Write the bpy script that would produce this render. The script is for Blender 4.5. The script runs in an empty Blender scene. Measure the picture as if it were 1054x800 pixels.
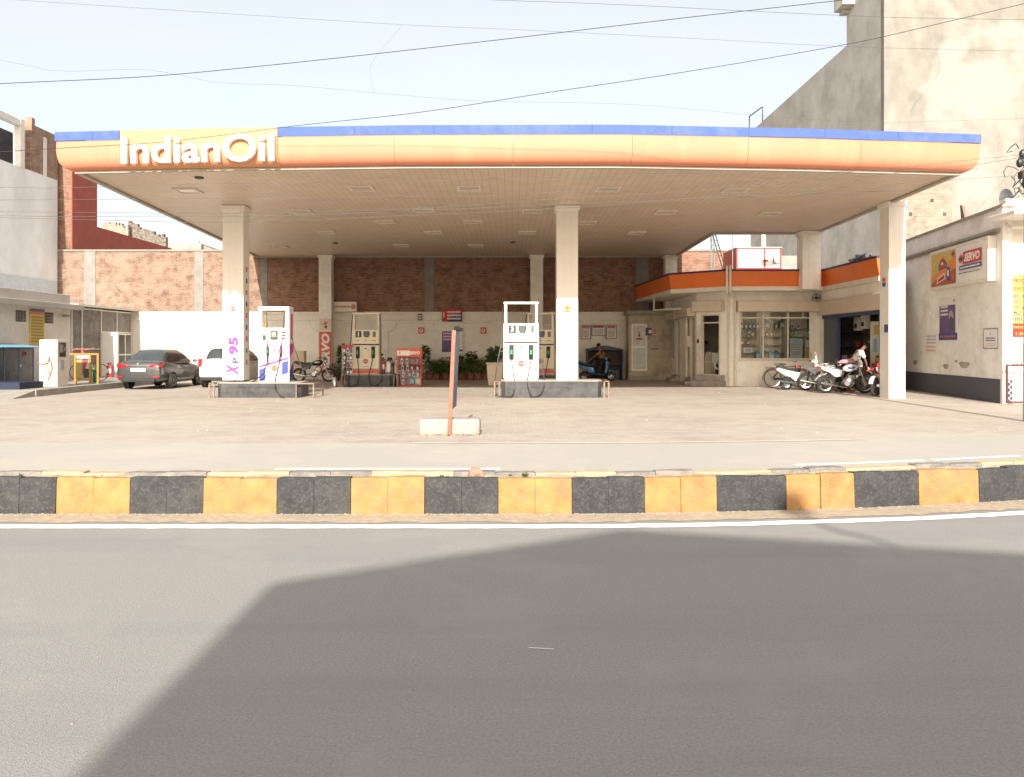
import bpy, bmesh, math, random
from mathutils import Vector, Matrix, Euler
R = math.radians
S = bpy.context.scene
COL = S.collection
random.seed(7)
# ---------------------------------------------------------------- camera numbers
CH = 1.55                      # eye height
FPX = 840.0
def X(px, D): return (px - 527.0) / FPX * D
def Z(py, D): return CH - (py - 357.0) / FPX * D
def GD(py, z=0.0): return FPX * (CH - z) / (py - 357.0)
def UD(py, z): return FPX * (z - CH) / (357.0 - py)

# ---------------------------------------------------------------- materials
MATS = {}
def M(name, col, rough=0.6, metal=0.0, var=0.10, scale=4.0, bump=0.0, bscale=40.0, dirt=None, damt=0.0, dscale=1.2,
      coat=0.0, stretch=(1, 1, 1), dstretch=None, speck=None):
    if name in MATS: return MATS[name]
    m = bpy.data.materials.new(name); m.use_nodes = True
    nt = m.node_tree; N = nt.nodes; L = nt.links
    b = N['Principled BSDF']
    b.inputs['Roughness'].default_value = rough; b.inputs['Metallic'].default_value = metal
    b.inputs['Coat Weight'].default_value = coat
    tc = N.new('ShaderNodeTexCoord'); mp = N.new('ShaderNodeMapping'); mp.inputs['Scale'].default_value = stretch
    L.new(tc.outputs['Object'], mp.inputs['Vector'])
    nz = N.new('ShaderNodeTexNoise'); nz.inputs['Scale'].default_value = scale; nz.inputs['Detail'].default_value = 6
    nz.inputs['Roughness'].default_value = 0.65
    L.new(mp.outputs['Vector'], nz.inputs['Vector'])
    mx = N.new('ShaderNodeMix'); mx.data_type = 'RGBA'
    c = col
    mx.inputs['A'].default_value = (c[0]*(1-var*1.6), c[1]*(1-var*1.6), c[2]*(1-var*1.6), 1)
    mx.inputs['B'].default_value = (min(1, c[0]*(1+var)), min(1, c[1]*(1+var)), min(1, c[2]*(1+var)), 1)
    cr = N.new('ShaderNodeMapRange'); cr.inputs['From Min'].default_value = 0.3; cr.inputs['From Max'].default_value = 0.7
    L.new(nz.outputs['Fac'], cr.inputs['Value']); L.new(cr.outputs['Result'], mx.inputs['Factor'])
    out = mx.outputs['Result']
    if dirt:
        n2 = N.new('ShaderNodeTexNoise'); n2.inputs['Scale'].default_value = dscale; n2.inputs['Detail'].default_value = 9
        n2.inputs['Roughness'].default_value = 0.7
        mq = mp
        if dstretch:
            mq = N.new('ShaderNodeMapping'); mq.inputs['Scale'].default_value = dstretch; L.new(tc.outputs['Object'], mq.inputs['Vector'])
        L.new(mq.outputs['Vector'], n2.inputs['Vector'])
        r2 = N.new('ShaderNodeMapRange'); r2.inputs['From Min'].default_value = 0.48; r2.inputs['From Max'].default_value = 0.68
        r2.inputs['To Max'].default_value = damt
        L.new(n2.outputs['Fac'], r2.inputs['Value'])
        m2 = N.new('ShaderNodeMix'); m2.data_type = 'RGBA'
        L.new(r2.outputs['Result'], m2.inputs['Factor']); L.new(out, m2.inputs['A']); m2.inputs['B'].default_value = (*dirt, 1)
        out = m2.outputs['Result']
    if speck:      # (colour, amount, scale): second layer of blotches
        n4 = N.new('ShaderNodeTexNoise'); n4.inputs['Scale'].default_value = speck[2]; n4.inputs['Detail'].default_value = 7; n4.inputs['Roughness'].default_value = 0.6
        mo = N.new('ShaderNodeMapping'); mo.inputs['Location'].default_value = (13.7, 5.1, 8.3); L.new(tc.outputs['Object'], mo.inputs['Vector']); L.new(mo.outputs['Vector'], n4.inputs['Vector'])
        r4 = N.new('ShaderNodeMapRange'); r4.inputs['From Min'].default_value = 0.53; r4.inputs['From Max'].default_value = 0.60; r4.inputs['To Max'].default_value = speck[1]
        L.new(n4.outputs['Fac'], r4.inputs['Value']); m4 = N.new('ShaderNodeMix'); m4.data_type = 'RGBA'
        L.new(r4.outputs['Result'], m4.inputs['Factor']); L.new(out, m4.inputs['A']); m4.inputs['B'].default_value = (*speck[0], 1); out = m4.outputs['Result']
    L.new(out, b.inputs['Base Color'])
    if bump:
        n3 = N.new('ShaderNodeTexNoise'); n3.inputs['Scale'].default_value = bscale; n3.inputs['Detail'].default_value = 4
        L.new(tc.outputs['Object'], n3.inputs['Vector'])
        bp = N.new('ShaderNodeBump'); bp.inputs['Strength'].default_value = bump; bp.inputs['Distance'].default_value = 0.02
        L.new(n3.outputs['Fac'], bp.inputs['Height']); L.new(bp.outputs['Normal'], b.inputs['Normal'])
    MATS[name] = m
    return m

def brick_mat(name, c1, c2, mortar, axis='XZ', bw=0.24, bh=0.078, ms=0.012, bump=0.6, dust=None, damt=0.0, dscale=0.7, offset=0.5, bias=0.0, rough=0.9, nv=(0.5, 1.5), nscale=2.6, spots=None):
    if name in MATS: return MATS[name]
    m = bpy.data.materials.new(name); m.use_nodes = True
    nt = m.node_tree; N = nt.nodes; L = nt.links; b = N['Principled BSDF']; b.inputs['Roughness'].default_value = rough
    tc = N.new('ShaderNodeTexCoord'); sp = N.new('ShaderNodeSeparateXYZ'); cb = N.new('ShaderNodeCombineXYZ')
    L.new(tc.outputs['Object'], sp.inputs[0])
    L.new(sp.outputs[axis[0]], cb.inputs['X']); L.new(sp.outputs[axis[1]], cb.inputs['Y'])
    # wobble the courses a little
    nw = N.new('ShaderNodeTexNoise'); nw.inputs['Scale'].default_value = 3.0; L.new(tc.outputs['Object'], nw.inputs['Vector'])
    sc = N.new('ShaderNodeVectorMath'); sc.operation = 'SCALE'; sc.inputs['Scale'].default_value = ms * 1.2
    L.new(nw.outputs['Color'], sc.inputs[0])
    ad = N.new('ShaderNodeVectorMath'); ad.operation = 'ADD'; L.new(cb.outputs[0], ad.inputs[0]); L.new(sc.outputs[0], ad.inputs[1])
    br = N.new('ShaderNodeTexBrick'); br.offset = offset
    br.inputs['Scale'].default_value = 1.0; br.inputs['Brick Width'].default_value = bw; br.inputs['Row Height'].default_value = bh
    br.inputs['Mortar Size'].default_value = ms; br.inputs['Mortar Smooth'].default_value = 0.3; br.inputs['Bias'].default_value = bias
    br.inputs['Color1'].default_value = (*c1, 1); br.inputs['Color2'].default_value = (*c2, 1); br.inputs['Mortar'].default_value = (*mortar, 1)
    L.new(ad.outputs[0], br.inputs['Vector'])
    nz = N.new('ShaderNodeTexNoise'); nz.inputs['Scale'].default_value = nscale; nz.inputs['Detail'].default_value = 12; nz.inputs['Roughness'].default_value = 0.75
    L.new(tc.outputs['Object'], nz.inputs['Vector'])
    mr = N.new('ShaderNodeMapRange'); mr.inputs['From Min'].default_value = 0.3; mr.inputs['From Max'].default_value = 0.7
    mr.inputs['To Min'].default_value = nv[0]; mr.inputs['To Max'].default_value = nv[1]
    L.new(nz.outputs['Fac'], mr.inputs['Value'])
    ml = N.new('ShaderNodeVectorMath'); ml.operation = 'SCALE'; L.new(br.outputs['Color'], ml.inputs[0]); L.new(mr.outputs['Result'], ml.inputs['Scale'])
    out = ml.outputs[0]
    if dust:
        n2 = N.new('ShaderNodeTexNoise'); n2.inputs['Scale'].default_value = dscale; n2.inputs['Detail'].default_value = 8; n2.inputs['Roughness'].default_value = 0.7
        L.new(tc.outputs['Object'], n2.inputs['Vector'])
        r2 = N.new('ShaderNodeMapRange'); r2.inputs['From Min'].default_value = 0.42; r2.inputs['From Max'].default_value = 0.62
        r2.inputs['To Max'].default_value = damt; L.new(n2.outputs['Fac'], r2.inputs['Value'])
        m2 = N.new('ShaderNodeMix'); m2.data_type = 'RGBA'
        L.new(r2.outputs['Result'], m2.inputs['Factor']); L.new(out, m2.inputs['A']); m2.inputs['B'].default_value = (*dust, 1)
        out = m2.outputs['Result']
    if spots:
        n5 = N.new('ShaderNodeTexNoise'); n5.inputs['Scale'].default_value = 0.55; n5.inputs['Detail'].default_value = 5; n5.inputs['Roughness'].default_value = 0.7
        L.new(tc.outputs['Object'], n5.inputs['Vector']); r5 = N.new('ShaderNodeMapRange'); r5.inputs['From Min'].default_value = 0.60; r5.inputs['From Max'].default_value = 0.68; r5.inputs['To Max'].default_value = spots[1]
        L.new(n5.outputs['Fac'], r5.inputs['Value']); m5 = N.new('ShaderNodeMix'); m5.data_type = 'RGBA'
        L.new(r5.outputs['Result'], m5.inputs['Factor']); L.new(out, m5.inputs['A']); m5.inputs['B'].default_value = (*spots[0], 1); out = m5.outputs['Result']
    L.new(out, b.inputs['Base Color'])
    bp = N.new('ShaderNodeBump'); bp.inputs['Strength'].default_value = bump; bp.inputs['Distance'].default_value = 0.01; bp.invert = True
    L.new(br.outputs['Fac'], bp.inputs['Height']); L.new(bp.outputs['Normal'], b.inputs['Normal'])
    MATS[name] = m
    return m

def plank_mat(name, col, pitch=0.2, axis='X', dark=0.6, bump=0.5, rough=0.5, metal=0.0, wid=0.08, var=0.06):
    """thin grooves every `pitch` metres"""
    if name in MATS: return MATS[name]
    m = M(name, col, rough, metal, var, 1.5)
    nt = m.node_tree; N = nt.nodes; L = nt.links; b = N['Principled BSDF']
    tc = N.new('ShaderNodeTexCoord'); sp = N.new('ShaderNodeSeparateXYZ'); L.new(tc.outputs['Object'], sp.inputs[0])
    d = N.new('ShaderNodeMath'); d.operation = 'DIVIDE'; d.inputs[1].default_value = pitch; L.new(sp.outputs[axis], d.inputs[0])
    f = N.new('ShaderNodeMath'); f.operation = 'FRACT'; L.new(d.outputs[0], f.inputs[0])
    g = N.new('ShaderNodeMath'); g.operation = 'LESS_THAN'; g.inputs[1].default_value = wid; L.new(f.outputs[0], g.inputs[0])
    src = b.inputs['Base Color'].links[0].from_socket
    mx = N.new('ShaderNodeMix'); mx.data_type = 'RGBA'; L.new(g.outputs[0], mx.inputs['Factor']); L.new(src, mx.inputs['A'])
    mx.inputs['B'].default_value = (col[0]*dark, col[1]*dark, col[2]*dark, 1)
    L.new(mx.outputs['Result'], b.inputs['Base Color'])
    bp = N.new('ShaderNodeBump'); bp.inputs['Strength'].default_value = bump; bp.inputs['Distance'].default_value = 0.01; bp.invert = True
    L.new(g.outputs[0], bp.inputs['Height']); L.new(bp.outputs['Normal'], b.inputs['Normal'])
    return m

def glass_mat(name, tint=(0.8, 0.85, 0.85), gl=0.12):
    if name in MATS: return MATS[name]
    m = bpy.data.materials.new(name); m.use_nodes = True; nt = m.node_tree; N = nt.nodes; L = nt.links
    N.remove(N['Principled BSDF'])
    tr = N.new('ShaderNodeBsdfTransparent'); tr.inputs[0].default_value = (*tint, 1)
    g = N.new('ShaderNodeBsdfGlossy'); g.inputs['Roughness'].default_value = 0.03
    fr = N.new('ShaderNodeFresnel'); fr.inputs['IOR'].default_value = 1.5
    ma = N.new('ShaderNodeMath'); ma.operation = 'ADD'; ma.inputs[1].default_value = gl * 0.3; L.new(fr.outputs[0], ma.inputs[0])
    mx = N.new('ShaderNodeMixShader'); L.new(ma.outputs[0], mx.inputs[0]); L.new(tr.outputs[0], mx.inputs[1]); L.new(g.outputs[0], mx.inputs[2])
    L.new(mx.outputs[0], N['Material Output'].inputs['Surface'])
    MATS[name] = m
    return m

# ---------------------------------------------------------------- mesh builder
class MB:
    def __init__(s, org=(0, 0, 0)):
        s.v = []; s.f = []; s.m = []; s.o = Vector(org)
    def poly(s, pts, m=0):
        i = len(s.v); s.v += [Vector(p) - s.o for p in pts]; s.f.append(list(range(i, i+len(pts)))); s.m.append(m)
    def raw(s, vs, fs, m=0):
        i = len(s.v); s.v += [Vector(p) - s.o for p in vs]
        for f in fs: s.f.append([i+k for k in f]); s.m.append(m)
    def box(s, x0, x1, y0, y1, z0, z1, m=0, mat=None):
        vs = [Vector((x, y, z)) for x in (x0, x1) for y in (y0, y1) for z in (z0, z1)]
        if mat is not None: vs = [mat @ v for v in vs]
        s.raw(vs, [(0, 1, 3, 2), (4, 6, 7, 5), (0, 4, 5, 1), (2, 3, 7, 6), (0, 2, 6, 4), (1, 5, 7, 3)], m)
        return s
    def prism(s, pts, a, b, axis='z', m=0):
        """pts 2D outline; extruded between a and b on axis"""
        n = len(pts)
        def P(p, t):
            if axis == 'z': return (p[0], p[1], t)
            if axis == 'y': return (p[0], t, p[1])
            return (t, p[0], p[1])
        vs = [P(p, a) for p in pts] + [P(p, b) for p in pts]
        fs = [list(range(n)), list(range(2*n-1, n-1, -1))] + [(i, (i+1) % n, n+(i+1) % n, n+i) for i in range(n)]
        s.raw(vs, fs, m); return s
    def tube(s, pts, r, n=6, m=0, cap=True, r2=None):
        pts = [Vector(p) for p in pts]; k = len(pts)
        rs = r if isinstance(r, (list, tuple)) else [r]*k
        up = None; rings = []
        for i, p in enumerate(pts):
            t = (pts[min(i+1, k-1)] - pts[max(i-1, 0)]).normalized()
            if up is None:
                up = Vector((0, 0, 1)) if abs(t.z) < 0.9 else Vector((1, 0, 0))
            a = t.cross(up)
            if a.length < 1e-5: a = t.cross(Vector((0, 1, 0)))
            a.normalize(); bb = a.cross(t).normalized(); up = bb
            rings.append([p + (a*math.cos(q) + bb*math.sin(q))*rs[i] for q in [2*math.pi*j/n for j in range(n)]])
        vs = [v for rg in rings for v in rg]
        fs = [(i*n+j, i*n+(j+1) % n, (i+1)*n+(j+1) % n, (i+1)*n+j) for i in range(k-1) for j in range(n)]
        if cap: fs += [list(range(n))[::-1], list(range((k-1)*n, k*n))]
        s.raw(vs, fs, m); return s
    def torus(s, c, Rr, r, axis='y', n=24, k=8, m=0, sq=1.0):
        c = Vector(c); vs = []
        for i in range(n):
            a = 2*math.pi*i/n
            for j in range(k):
                b = 2*math.pi*j/k; d = Rr + r*math.cos(b); h = r*math.sin(b)*sq
                u, w = d*math.cos(a), d*math.sin(a)
                vs.append(c + (Vector((u, h, w)) if axis == 'y' else Vector((h, u, w)) if axis == 'x' else Vector((u, w, h))))
        fs = [(i*k+j, ((i+1) % n)*k+j, ((i+1) % n)*k+(j+1) % k, i*k+(j+1) % k) for i in range(n) for j in range(k)]
        s.raw(vs, fs, m); return s
    def lathe(s, prof, c=(0, 0, 0), n=14, axis='z', m=0):
        """prof: (radius, height) list"""
        c = Vector(c); vs = []
        for (r, h) in prof:
            for j in range(n):
                a = 2*math.pi*j/n; u, w = r*math.cos(a), r*math.sin(a)
                vs.append(c + (Vector((u, w, h)) if axis == 'z' else Vector((u, h, w)) if axis == 'y' else Vector((h, u, w))))
        k = len(prof)
        fs = [(i*n+j, i*n+(j+1) % n, (i+1)*n+(j+1) % n, (i+1)*n+j) for i in range(k-1) for j in range(n)]
        fs += [list(range(n))[::-1], list(range((k-1)*n, k*n))]
        s.raw(vs, fs, m); return s
    def ell(s, c, rx, ry, rz, n=10, k=6, m=0, rot=None):
        c = Vector(c); vs = []
        for i in range(k+1):
            t = math.pi*i/k
            for j in range(n):
                a = 2*math.pi*j/n
                p = Vector((rx*math.sin(t)*math.cos(a), ry*math.sin(t)*math.sin(a), rz*math.cos(t)))
                if rot: p = rot @ p
                vs.append(c+p)
        fs = [(i*n+j, i*n+(j+1) % n, (i+1)*n+(j+1) % n, (i+1)*n+j) for i in range(k) for j in range(n)]
        s.raw(vs, fs, m); return s
    def wall(s, x0, x1, z0, z1, y0, y1, ops=(), m=0):
        """facade slab facing -y with rectangular openings (a,b,c,d)=x0,x1,z0,z1"""
        xs = sorted({x0, x1, *[q for o in ops for q in o[:2]]}); zs = sorted({z0, z1, *[q for o in ops for q in o[2:]]})
        xs = [q for q in xs if x0 <= q <= x1]; zs = [q for q in zs if z0 <= q <= z1]
        def solid(i, j):
            if i < 0 or j < 0 or i >= len(xs)-1 or j >= len(zs)-1: return False
            cx, cz = (xs[i]+xs[i+1])/2, (zs[j]+zs[j+1])/2
            return not any(o[0] < cx < o[1] and o[2] < cz < o[3] for o in ops)
        for i in range(len(xs)-1):
            for j in range(len(zs)-1):
                if not solid(i, j): continue
                a, b, c, d = xs[i], xs[i+1], zs[j], zs[j+1]
                s.poly([(a, y0, c), (b, y0, c), (b, y0, d), (a, y0, d)], m); s.poly([(a, y1, c), (a, y1, d), (b, y1, d), (b, y1, c)], m)
                if not solid(i-1, j): s.poly([(a, y0, c), (a, y0, d), (a, y1, d), (a, y1, c)], m)
                if not solid(i+1, j): s.poly([(b, y0, c), (b, y1, c), (b, y1, d), (b, y0, d)], m)
                if not solid(i, j-1): s.poly([(a, y0, c), (a, y1, c), (b, y1, c), (b, y0, c)], m)
                if not solid(i, j+1): s.poly([(a, y0, d), (b, y0, d), (b, y1, d), (a, y1, d)], m)
        return s
    def text(s, txt, x, z, h, y=0.0, ex=0.0, w=None, bold=0.0, m=0, rot=0.0, shear=0.0, align='CENTER', res=2):
        """lettering in the xz plane facing -y; h = letter size; centred on (x,z)"""
        vs, fs = text_data(txt, bold, shear, res)
        xs = [v[0] for v in vs]; zs = [v[1] for v in vs]
        if not xs: return s
        W = max(xs)-min(xs); H = max(zs)-min(zs); cx = (max(xs)+min(xs))/2; cz = (max(zs)+min(zs))/2
        sz = h/H; sx = (w/W) if w else sz
        ca, sa = math.cos(rot), math.sin(rot); out = []
        for v in vs:
            u, q = (v[0]-cx)*sx, (v[1]-cz)*sz
            yy = y - (ex if v[2] > 0 else 0.0)
            out.append((x + u*ca - q*sa, yy, z + u*sa + q*ca))
        s.raw(out, fs, m); return s
    def build(s, name, mats, parent=None, smooth=None, bevel=0.0, seg=2, recalc=True):
        me = bpy.data.meshes.new(name); me.from_pydata([tuple(v) for v in s.v], [], s.f)
        if not isinstance(mats, (list, tuple)): mats = [mats]
        for q in mats: me.materials.append(q)
        for p, mi in zip(me.polygons, s.m): p.material_index = mi
        if recalc:
            bm = bmesh.new(); bm.from_mesh(me); bmesh.ops.recalc_face_normals(bm, faces=bm.faces); bm.to_mesh(me); bm.free()
        if smooth is not None:
            me.shade_smooth(); me.set_sharp_from_angle(angle=R(smooth))
        o = bpy.data.objects.new(name, me); COL.objects.link(o)
        if parent is not None: o.parent = parent
        if bevel:
            b = o.modifiers.new('bevel', 'BEVEL'); b.width = bevel; b.segments = seg; b.limit_method = 'ANGLE'; b.angle_limit = R(40)
        return o

_TX = {}
def text_data(txt, bold, shear, res):
    k = (txt, bold, shear, res)
    if k in _TX: return _TX[k]
    cu = bpy.data.curves.new('t', 'FONT'); cu.body = txt; cu.size = 1.0; cu.extrude = 0.5; cu.offset = bold; cu.shear = shear
    cu.resolution_u = res; cu.align_x = 'CENTER'
    o = bpy.data.objects.new('t', cu); COL.objects.link(o)
    dg = bpy.context.evaluated_depsgraph_get(); dg.update()
    me = bpy.data.meshes.new_from_object(o.evaluated_get(dg))
    vs = [tuple(v.co) for v in me.vertices]; fs = [list(p.vertices) for p in me.polygons]
    bpy.data.objects.remove(o); bpy.data.curves.remove(cu); bpy.data.meshes.remove(me)
    _TX[k] = (vs, fs); return _TX[k]

def tag(o, label=None, cat=None, group=None, kind=None):
    if label: o['label'] = label
    if cat: o['category'] = cat
    if group: o['group'] = group
    if kind: o['kind'] = kind
    return o
def thing(name, label, cat, loc=(0, 0, 0), rz=0.0, group=None):
    o = bpy.data.objects.new(name, None); COL.objects.link(o); o.location = loc; o.rotation_euler = (0, 0, rz); o.empty_display_size = 0.2
    return tag(o, label, cat, group)
def struct(mb, name, mats, **k):
    o = mb.build(name, mats, **k); o['kind'] = 'structure'; return o
def kids(o): return [c for c in bpy.data.objects if c.parent == o]
def dup(root, loc, rz=None, label=None, group=None, tilt=None):
    def cp(o, par):
        c = o.copy(); COL.objects.link(c)
        if par is not None: c.parent = par
        for k in kids(o): cp(k, c)
        return c
    r = cp(root, None); r.location = loc
    if rz is not None: r.rotation_euler[2] = rz
    if label: r['label'] = label
    if group: r['group'] = group
    return r
ORD = ['first', 'second', 'third', 'fourth', 'fifth', 'sixth', 'seventh', 'eighth', 'ninth', 'tenth', 'eleventh', 'twelfth']

# ---------------------------------------------------------------- palette
asphalt = M('asphalt', (0.278, 0.264, 0.242), 0.92, var=0.17, scale=75, bump=0.4, bscale=160, dirt=(0.205, 0.198, 0.188), damt=0.55, dscale=0.8, dstretch=(0.13, 1.3, 1), speck=((0.30, 0.285, 0.255), 0.35, 0.9))
dusty = M('dusty_lane', (0.385, 0.36, 0.315), 0.95, var=0.09, scale=60, bump=0.3, bscale=120, dirt=(0.45, 0.405, 0.335), damt=0.9, dscale=0.30)
sand = M('sand', (0.42, 0.335, 0.235), 0.97, var=0.16, scale=14, bump=0.6, bscale=60, dirt=(0.30, 0.24, 0.17), damt=0.6, dscale=3)
paving = brick_mat('paving_blocks', (0.39, 0.35, 0.295), (0.355, 0.275, 0.235), (0.30, 0.265, 0.215), axis='XY', nv=(0.82, 1.18), nscale=1.1, spots=((0.24, 0.205, 0.165), 0.38), bw=0.24, bh=0.12, ms=0.010,
                   bump=0.25, dust=(0.42, 0.38, 0.315), damt=0.7, dscale=0.22)
stud_c = M('weathered_concrete', (0.255, 0.235, 0.205), 0.9, var=0.14, scale=3, bump=0.3, dirt=(0.19, 0.17, 0.145), damt=0.6, dscale=1.0)
kerb_y2 = M('dusty_kerb_yellow', (0.44, 0.33, 0.19), 0.9, var=0.15, scale=8, dirt=(0.38, 0.31, 0.22), damt=0.7, dscale=5)
kerb_k2 = M('dusty_kerb_black', (0.19, 0.175, 0.155), 0.9, var=0.2, scale=8, dirt=(0.34, 0.29, 0.22), damt=0.7, dscale=5)
white_paint = M('white_line_paint', (0.80, 0.79, 0.75), 0.7, var=0.05, scale=30, dirt=(0.45, 0.40, 0.33), damt=0.45, dscale=5)
kerb_y = M('kerb_yellow', (0.40, 0.205, 0.066), 0.85, var=0.2, scale=6, bump=0.6, bscale=50, dirt=(0.25, 0.165, 0.095), damt=0.6, dscale=3.3, speck=((0.30, 0.21, 0.13), 0.4, 30))
kerb_k = M('kerb_black', (0.040, 0.040, 0.040), 0.85, var=0.25, scale=9, bump=0.6, bscale=50, dirt=(0.085, 0.08, 0.07), damt=0.6, dscale=3, speck=((0.17, 0.155, 0.135), 0.22, 38))
conc = M('concrete', (0.34, 0.315, 0.275), 0.9, var=0.14, scale=3, bump=0.3, bscale=40, dirt=(0.23, 0.21, 0.18), damt=0.6, dscale=1.0)
cream = M('cream_plaster', (0.76, 0.72, 0.64), 0.85, var=0.05, scale=2, bump=0.12, dirt=(0.50, 0.43, 0.32), damt=0.45, dscale=0.8)
white_w = M('white_wall', (0.79, 0.76, 0.69), 0.85, var=0.05, scale=2, bump=0.12, dirt=(0.50, 0.45, 0.37), damt=0.35, dscale=0.7)
shopw = M('shop_plaster', (0.84, 0.80, 0.72), 0.75, var=0.05, scale=1.5, dirt=(0.44, 0.36, 0.26), damt=0.35, dscale=1.1)
colw = M('column_white', (0.80, 0.76, 0.68), 0.5, var=0.03, scale=1.5, dirt=(0.6, 0.54, 0.44), damt=0.25, dscale=1.5)
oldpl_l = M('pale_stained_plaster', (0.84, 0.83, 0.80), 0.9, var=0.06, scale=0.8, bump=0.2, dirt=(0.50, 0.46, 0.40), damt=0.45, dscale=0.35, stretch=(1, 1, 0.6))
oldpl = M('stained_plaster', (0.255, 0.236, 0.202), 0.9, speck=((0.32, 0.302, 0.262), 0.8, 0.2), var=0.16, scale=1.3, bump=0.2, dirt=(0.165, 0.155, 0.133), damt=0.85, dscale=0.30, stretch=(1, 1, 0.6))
greypl = M('grey_plaster', (0.54, 0.51, 0.45), 0.9, var=0.15, scale=0.7, bump=0.2, dirt=(0.30, 0.28, 0.25), damt=0.7, dscale=0.3)
brick = brick_mat('red_brick', (0.31, 0.125, 0.065), (0.155, 0.062, 0.037), (0.24, 0.19, 0.145), 'XZ', dust=(0.34, 0.225, 0.16), damt=0.5, dscale=1.6)
brick_s = brick_mat('red_brick_side', (0.36, 0.19, 0.12), (0.25, 0.12, 0.08), (0.30, 0.24, 0.18), 'YZ', dust=(0.34, 0.25, 0.19), damt=0.5, dscale=1.2)
brick_d = brick_mat('old_brick', (0.30, 0.20, 0.14), (0.20, 0.14, 0.10), (0.34, 0.29, 0.23), 'XZ', bw=0.3, bh=0.12, ms=0.03, dust=(0.35, 0.30, 0.24), damt=0.6, dscale=2)
redpl = M('red_plaster', (0.40, 0.09, 0.062), 0.85, var=0.10, scale=1.5, dirt=(0.36, 0.13, 0.09), damt=0.4, dscale=0.8)
orange = M('orange_panel', (0.62, 0.225, 0.130), 0.6, var=0.02, scale=0.8, dirt=(0.60, 0.30, 0.17), damt=0.45, dscale=1.2, dstretch=(1.6, 1, 0.25))
orange_p = M('pale_orange_panel', (0.62, 0.285, 0.14), 0.6, var=0.02, scale=0.8)
shop_or = M('shop_orange_panel', (0.76, 0.165, 0.02), 0.4, var=0.05, scale=0.8, dirt=(0.5, 0.17, 0.06), damt=0.4)
blue = M('blue_band', (0.06, 0.11, 0.38), 0.75, var=0.06, dirt=(0.14, 0.18, 0.36), damt=0.5, dscale=1.0)
navy = M('navy', (0.018, 0.02, 0.10), 0.5, var=0.08)
white = M('white_enamel', (0.82, 0.81, 0.77), 0.35, var=0.02, dirt=(0.62, 0.58, 0.5), damt=0.3, dscale=3)
offw = M('off_white', (0.72, 0.67, 0.57), 0.45, var=0.04, dirt=(0.55, 0.48, 0.38), damt=0.35, dscale=3)
beige = M('beige_metal', (0.62, 0.52, 0.40), 0.45, var=0.04)
black = M('black_plastic', (0.018, 0.018, 0.018), 0.45, var=0.1)
rubber = M('tyre_rubber', (0.022, 0.021, 0.020), 0.85, var=0.2, scale=20, dirt=(0.16, 0.13, 0.10), damt=0.5, dscale=8)
dgrey = M('dark_grey_metal', (0.045, 0.047, 0.05), 0.5, var=0.1, dirt=(0.17, 0.15, 0.12), damt=0.4, dscale=4)
grey = M('mid_grey', (0.26, 0.26, 0.25), 0.6, var=0.08)
steel = M('steel', (0.55, 0.54, 0.52), 0.3, 0.9, var=0.06)
chrome = M('chrome', (0.75, 0.74, 0.72), 0.12, 1.0, var=0.03)
red = M('red_paint', (0.42, 0.03, 0.022), 0.4, var=0.06)
redor = M('red_orange_print', (0.60, 0.095, 0.04), 0.5, var=0.04)
pink = M('pink_print', (0.60, 0.03, 0.26), 0.5, var=0.03)
lpink = M('pale_pink_print', (0.80, 0.50, 0.62), 0.45, var=0.03)
purp = M('purple_print', (0.12, 0.06, 0.22), 0.5, var=0.2, scale=10)
indigo = M('indigo_print', (0.04, 0.06, 0.24), 0.5, var=0.05)
yellow = M('yellow_paint', (0.38, 0.20, 0.03), 0.5, var=0.08)
ylw = M('yellow_print', (0.60, 0.45, 0.09), 0.6, var=0.06)
sky_b = M('light_blue_sheet', (0.16, 0.34, 0.44), 0.5, var=0.1)
dkblue = M('dark_blue_paint', (0.028, 0.045, 0.12), 0.5, var=0.1, dirt=(0.1, 0.1, 0.12), damt=0.4)
green = M('green_plastic', (0.03, 0.30, 0.10), 0.4, var=0.05)
paper = M('white_paper', (0.78, 0.76, 0.72), 0.8, var=0.03)
ink = M('printed_ink', (0.10, 0.10, 0.13), 0.8, var=0.1)
redink = M('red_ink', (0.55, 0.05, 0.05), 0.8, var=0.1)
lamp_red = M('tail_lamp_red', (0.50, 0.012, 0.01), 0.15, var=0.05, coat=0.6)
lamp_or = M('amber_lens', (0.7, 0.2, 0.02), 0.2, var=0.05)
glass = glass_mat('window_glass', (0.93, 0.95, 0.94), 0.0)
carglass = M('car_glass', (0.035, 0.045, 0.042), 0.06, var=0.1, coat=1.0)
leafA = M('leaf_green', (0.07, 0.12, 0.032), 0.55, var=0.45, scale=12)
leafB = M('leaf_light_green', (0.14, 0.21, 0.05), 0.55, var=0.4, scale=12)
terra = M('terracotta', (0.24, 0.10, 0.06), 0.85, var=0.15)
soil = M('soil', (0.07, 0.05, 0.035), 0.95, var=0.2)
cable = M('cable_black', (0.03, 0.03, 0.03), 0.6, var=0.05)
cable_g = M('cable_grey', (0.10, 0.095, 0.09), 0.6, var=0.05)
hosem = M('hose_rubber', (0.045, 0.043, 0.04), 0.5, var=0.1)
skin = M('skin', (0.22, 0.11, 0.065), 0.55, var=0.08)
hair = M('hair_black', (0.012, 0.010, 0.009), 0.6, var=0.2)
wood = M('wood', (0.28, 0.17, 0.09), 0.6, var=0.2, scale=8)
# ================================================================ world, sun, camera
w = bpy.data.worlds.new("World"); S.world = w; w.use_nodes = True
nt = w.node_tree; N = nt.nodes; L = nt.links
bg = N['Background']; sk = N.new('ShaderNodeTexSky'); sk.sky_type = 'NISHITA'; sk.sun_disc = False
SUN_EL = 27.0
sk.sun_elevation = R(SUN_EL); sk.sun_rotation = R(181.3); sk.altitude = 200
sk.air_density = 1.0; sk.dust_density = 4.5; sk.ozone_density = 1.0
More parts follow.
